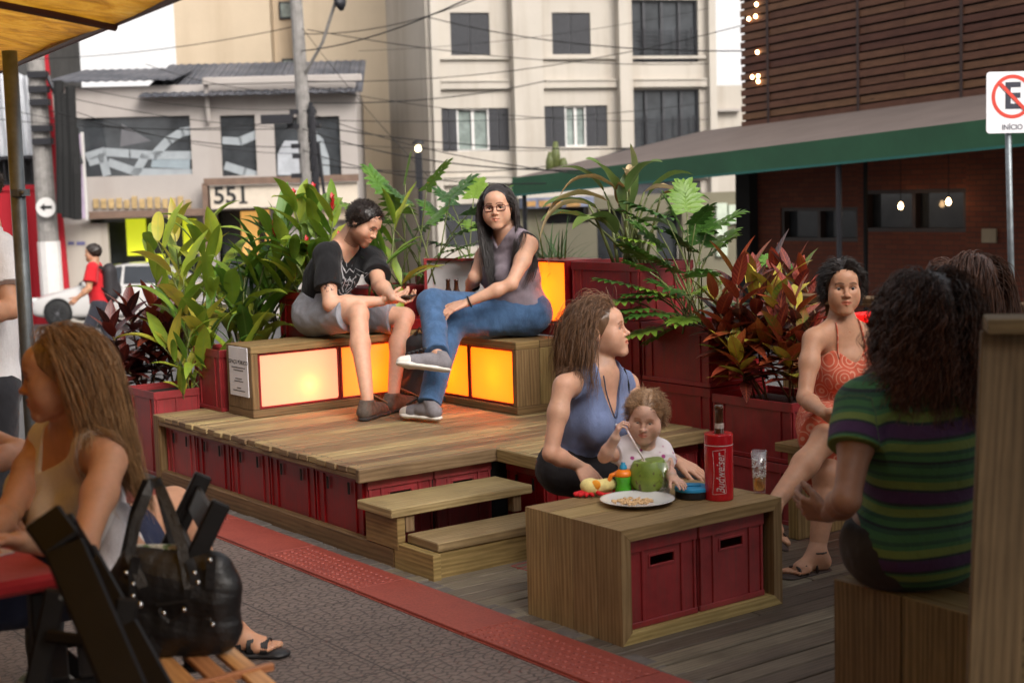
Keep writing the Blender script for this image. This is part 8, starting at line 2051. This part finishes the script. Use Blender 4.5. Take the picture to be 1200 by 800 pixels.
# ---------------------------------------------------------------- 9 man standing in white tee
def white_man():
    Y=6.5; s=1.04; nk=D(-18,266,Y); head=D(-30,222,Y); pel=D(-10,452,Y); f=nrm(V3(-.85,-.5,0)); r=nrm(np.cross(f,ZV)); chest=pel*.38+nk*.62
    root=thing('person','standing man in white tee with bent arm beside the steel pole at the left edge','person',pel*[1,1,0])
    sho=LR(D(-4,294,Y-.16),D(-45,290,Y+.16)); elb=LR(reach(sho['l'],13,362,.29),D(-60,360,Y)); wri=LR(reach(elb['l'],-45,372,.26),D(-85,350,Y-.1))
    hip=LR(pel-r*.09-ZV*.03,pel+r*.09-ZV*.03); kne=LR(hip['l']-ZV*.42+f*.02,hip['r']-ZV*.42); ank=LR(V3(*(kne['l'][:2]),.085),V3(*(kne['r'][:2]),.085))
    H=Human(dict(pel=pel,chest=chest,neck=nk,head=head,sho=sho,elb=elb,wri=wri,hip=hip,kne=kne,ank=ank),f,ZV,False,1.02,1.)
    for k in'lr': H.hand(k,nrm(wri[k]-elb[k]),-ZV,curls=[(.5,.6,.4)]*4)
    H.build_body(root,SK_B,h=.007,fine=.005,hfine=.004); wt_=cloth_mat('white_cotton_tee',(.60,.58,.58),.85,300,.5,.06,.1)
    garment('tee',H.torso+[trunc(sho[k],elb[k],.075,.074,.04,t1=.62) for k in'lr'],root,wt_,.006,.014,cutall(plane(pel-H.up1*.02,-H.up1),neckcut(H,.085,.03,.015)),fold=.007,fs=18,seed=51,fdir=H.up1)
    bk=cloth_mat('black_jeans',(.018,.018,.022)); garment('trousers',[H.torso[0]]+[cap(hip[k],kne[k],.095,.07,.05) for k in'lr']+[cap(kne[k],ank[k],.066,.055,.03) for k in'lr'],root,bk,.007,.008,plane(pel+ZV*.06,ZV))
    for k in'lr': shoe(root,ank[k],ank[k]+f*.2,ZV,(M['black'],M['black'],M['black']),1.05)
    P,nn,L=scalp(head,H.HM,1.,900,5,hc=.02,low=-.06); X=grow(P,nn*.5+H.HM[1]*.4,H.headp,6,.005,.05,margin=.006,wild=.2); np_mesh('hair',[tubes(X,.002,3,.4),hair_cap(head,H.HM,1.,infl=.01,hc=.02,low=-.06)],hair_mat('dark_short_hair',(.03,.018,.012)),root)
    mb=MB(); w_=D(21,350,Y-.12)
white_man()
# ---------------------------------------------------------------- 10 walking man in red tee
def walker():
    Y=20.; gz=slope(Y)-.12; nk=D(110,309.5,Y); head=D(108.5,298,Y); head[2]=nk[2]+.15; pel=nk-ZV*.54+V3(.05,0,0); f=nrm(V3(-1,-.12,0)); r=nrm(np.cross(f,ZV)); chest=nk-ZV*.2
    root=thing('person','young man in a red tee with black backpack walking past the parked car','person',V3(pel[0],pel[1],gz))
    sho=LR(nk-ZV*.05-r*.17,nk-ZV*.05+r*.17); elb=LR(D(104,338,Y-.25),D(124,340,Y+.25)); wri=LR(D(91,349,Y-.28),D(128,357,Y+.25)); hip=LR(pel-r*.09-ZV*.03,pel+r*.09-ZV*.03)
    kne=LR(hip['l']-ZV*.38+f*.20,hip['r']-ZV*.42-f*.08); ank=LR(kne['l']-ZV*.41+f*.05,kne['r']-ZV*.32-f*.28); dz=gz+.085-ank['l'][2]; ank['l'][2]+=dz; kne['l'][2]+=dz*.5
    H=Human(dict(pel=pel,chest=chest,neck=nk,head=head,sho=sho,elb=elb,wri=wri,hip=hip,kne=kne,ank=ank),f,ZV,False,1.,.95)
    for k in'lr': H.hand(k,nrm(wri[k]-elb[k]),V3(0,1,0),curls=[(.5,.6,.4)]*4)
    H.build_body(root,SK_B,h=.014,fine=.009,hfine=.006); rd_=cloth_mat('red_cotton_tee',(.50,.012,.018),.8,100,.4,.1,.1)
    garment('tee',H.torso+[trunc(sho[k],elb[k],.072,.074,.04,t1=.62) for k in'lr'],root,rd_,.012,.014,cutall(plane(pel+ZV*.0,-ZV),neckcut(H,.08,.03,.015)),fold=.006,fs=18)
    bk=cloth_mat('dark_jeans',(.03,.03,.04)); garment('trousers',[H.torso[0]]+[cap(hip[k],kne[k],.095,.07,.05) for k in'lr']+[cap(kne[k],ank[k],.066,.055,.03) for k in'lr'],root,bk,.012,.008,plane(pel+ZV*.06,ZV))
    for k in'lr': shoe(root,ank[k],ank[k]+f*.2-(ZV*.1 if k=='r' else 0),ZV if k=='l' else nrm(ZV+f*.8),(M['black'],M['white_frame'],M['black']),1.05)
    np_mesh('hair',[hair_cap(head,H.HM,.95,infl=.022,ns=.006,hc=.02,low=-.06,h=.008)],hair_mat('dark_short_hair_far',(.025,.015,.01)),root)
    b=chest-f*.20-ZV*.06; V,F=surf([cap(b+ZV*.14,b-ZV*.14,.13,.14,.05,f,.75),cap(b-f*.07-ZV*.05,b-f*.07-ZV*.12,.07,.08,.04)],.012); bp=thing('backpack','black backpack worn by the walking man in the red tee','backpack',b); np_mesh('bag',[(V,F)],plain('dark_nylon',(.018,.015,.017),.7),bp)
    mb=MB()
    for sg in(-1,1): mb.tube([b+r*sg*.09+ZV*.15,sho['r' if sg>0 else 'l']+ZV*.055-r*sg*.07,chest+f*.13+r*sg*.1,b+r*sg*.12-ZV*.12],.018,6)
    mb.build('strap',M['black'],bp,smooth=True)
walker()
# ================================================================ light and camera
w=bpy.data.worlds.new('World'); S.world=w; w.use_nodes=True; nt=w.node_tree; bg=nt.nodes['Background']
sk=nt.nodes.new('ShaderNodeTexSky'); sk.sky_type='NISHITA'; sk.sun_disc=False
SUN_EL,SUN_AZ=math.radians(38),math.radians(146)   # azimuth measured from +Y towards +X
sk.sun_elevation=SUN_EL; sk.sun_rotation=SUN_AZ; sk.air_density=1.0; sk.dust_density=5.; sk.ozone_density=.6
hs_=nt.nodes.new('ShaderNodeHueSaturation'); hs_.inputs['Saturation'].default_value=.22; nt.links.new(sk.outputs[0],hs_.inputs['Color']); tc_=nt.nodes.new('ShaderNodeTexCoord'); sx_=nt.nodes.new('ShaderNodeSeparateXYZ'); nt.links.new(tc_.outputs['Generated'],sx_.inputs[0]); rp_=nt.nodes.new('ShaderNodeValToRGB'); rp_.color_ramp.elements[0].position=.22; rp_.color_ramp.elements[0].color=(1,1,1,1); rp_.color_ramp.elements[1].position=.5; rp_.color_ramp.elements[1].color=(0,0,0,1); nt.links.new(sx_.outputs[2],rp_.inputs[0])
nz_=nt.nodes.new('ShaderNodeTexNoise'); nz_.inputs['Scale'].default_value=3; nt.links.new(tc_.outputs['Generated'],nz_.inputs[0]); cr_=nt.nodes.new('ShaderNodeValToRGB'); cr_.color_ramp.elements[0].color=(.80,.76,.74,1); cr_.color_ramp.elements[1].color=(1,.97,.95,1); nt.links.new(nz_.outputs[0],cr_.inputs[0])
vm_=nt.nodes.new('ShaderNodeVectorMath'); vm_.operation='SCALE'; vm_.inputs[3].default_value=4.6; nt.links.new(cr_.outputs[0],vm_.inputs[0]); mx_s=nt.nodes.new('ShaderNodeMix'); mx_s.data_type='RGBA'; nt.links.new(rp_.outputs[0],mx_s.inputs[0]); nt.links.new(hs_.outputs[0],mx_s.inputs[6]); nt.links.new(vm_.outputs[0],mx_s.inputs[7]); nt.links.new(mx_s.outputs[2],bg.inputs[0]); bg.inputs[1].default_value=.15
sd=np.array([math.sin(SUN_AZ)*math.cos(SUN_EL),math.cos(SUN_AZ)*math.cos(SUN_EL),math.sin(SUN_EL)])
sl=bpy.data.lights.new('sun','SUN'); sl.energy=.9; sl.angle=math.radians(35); sl.color=(1,.90,.80); so=bpy.data.objects.new('sun',sl); COL.objects.link(so)
so.rotation_euler=Vector(sd).to_track_quat('Z','Y').to_euler(); so.location=Vector(sd*20)
cam=bpy.data.cameras.new('camera'); co_=bpy.data.objects.new('camera',cam); COL.objects.link(co_); S.camera=co_
cam.sensor_width=36; cam.lens=FPX/1200*36; cam.clip_start=.05; cam.clip_end=2000
co_.matrix_world=Matrix(((RT[0],UPV[0],-FW[0],CP[0]),(RT[1],UPV[1],-FW[1],CP[1]),(RT[2],UPV[2],-FW[2],CP[2]),(0,0,0,1)))
cam.dof.use_dof=True; cam.dof.focus_distance=6.9; cam.dof.aperture_fstop=3.2
S.view_settings.view_transform='Standard'; S.view_settings.look='None'; S.view_settings.gamma=1; S.view_settings.exposure=.88
S.render.engine='CYCLES'; S.cycles.use_denoising=True; S.cycles.max_bounces=6; S.cycles.transparent_max_bounces=8; S.cycles.sample_clamp_indirect=4
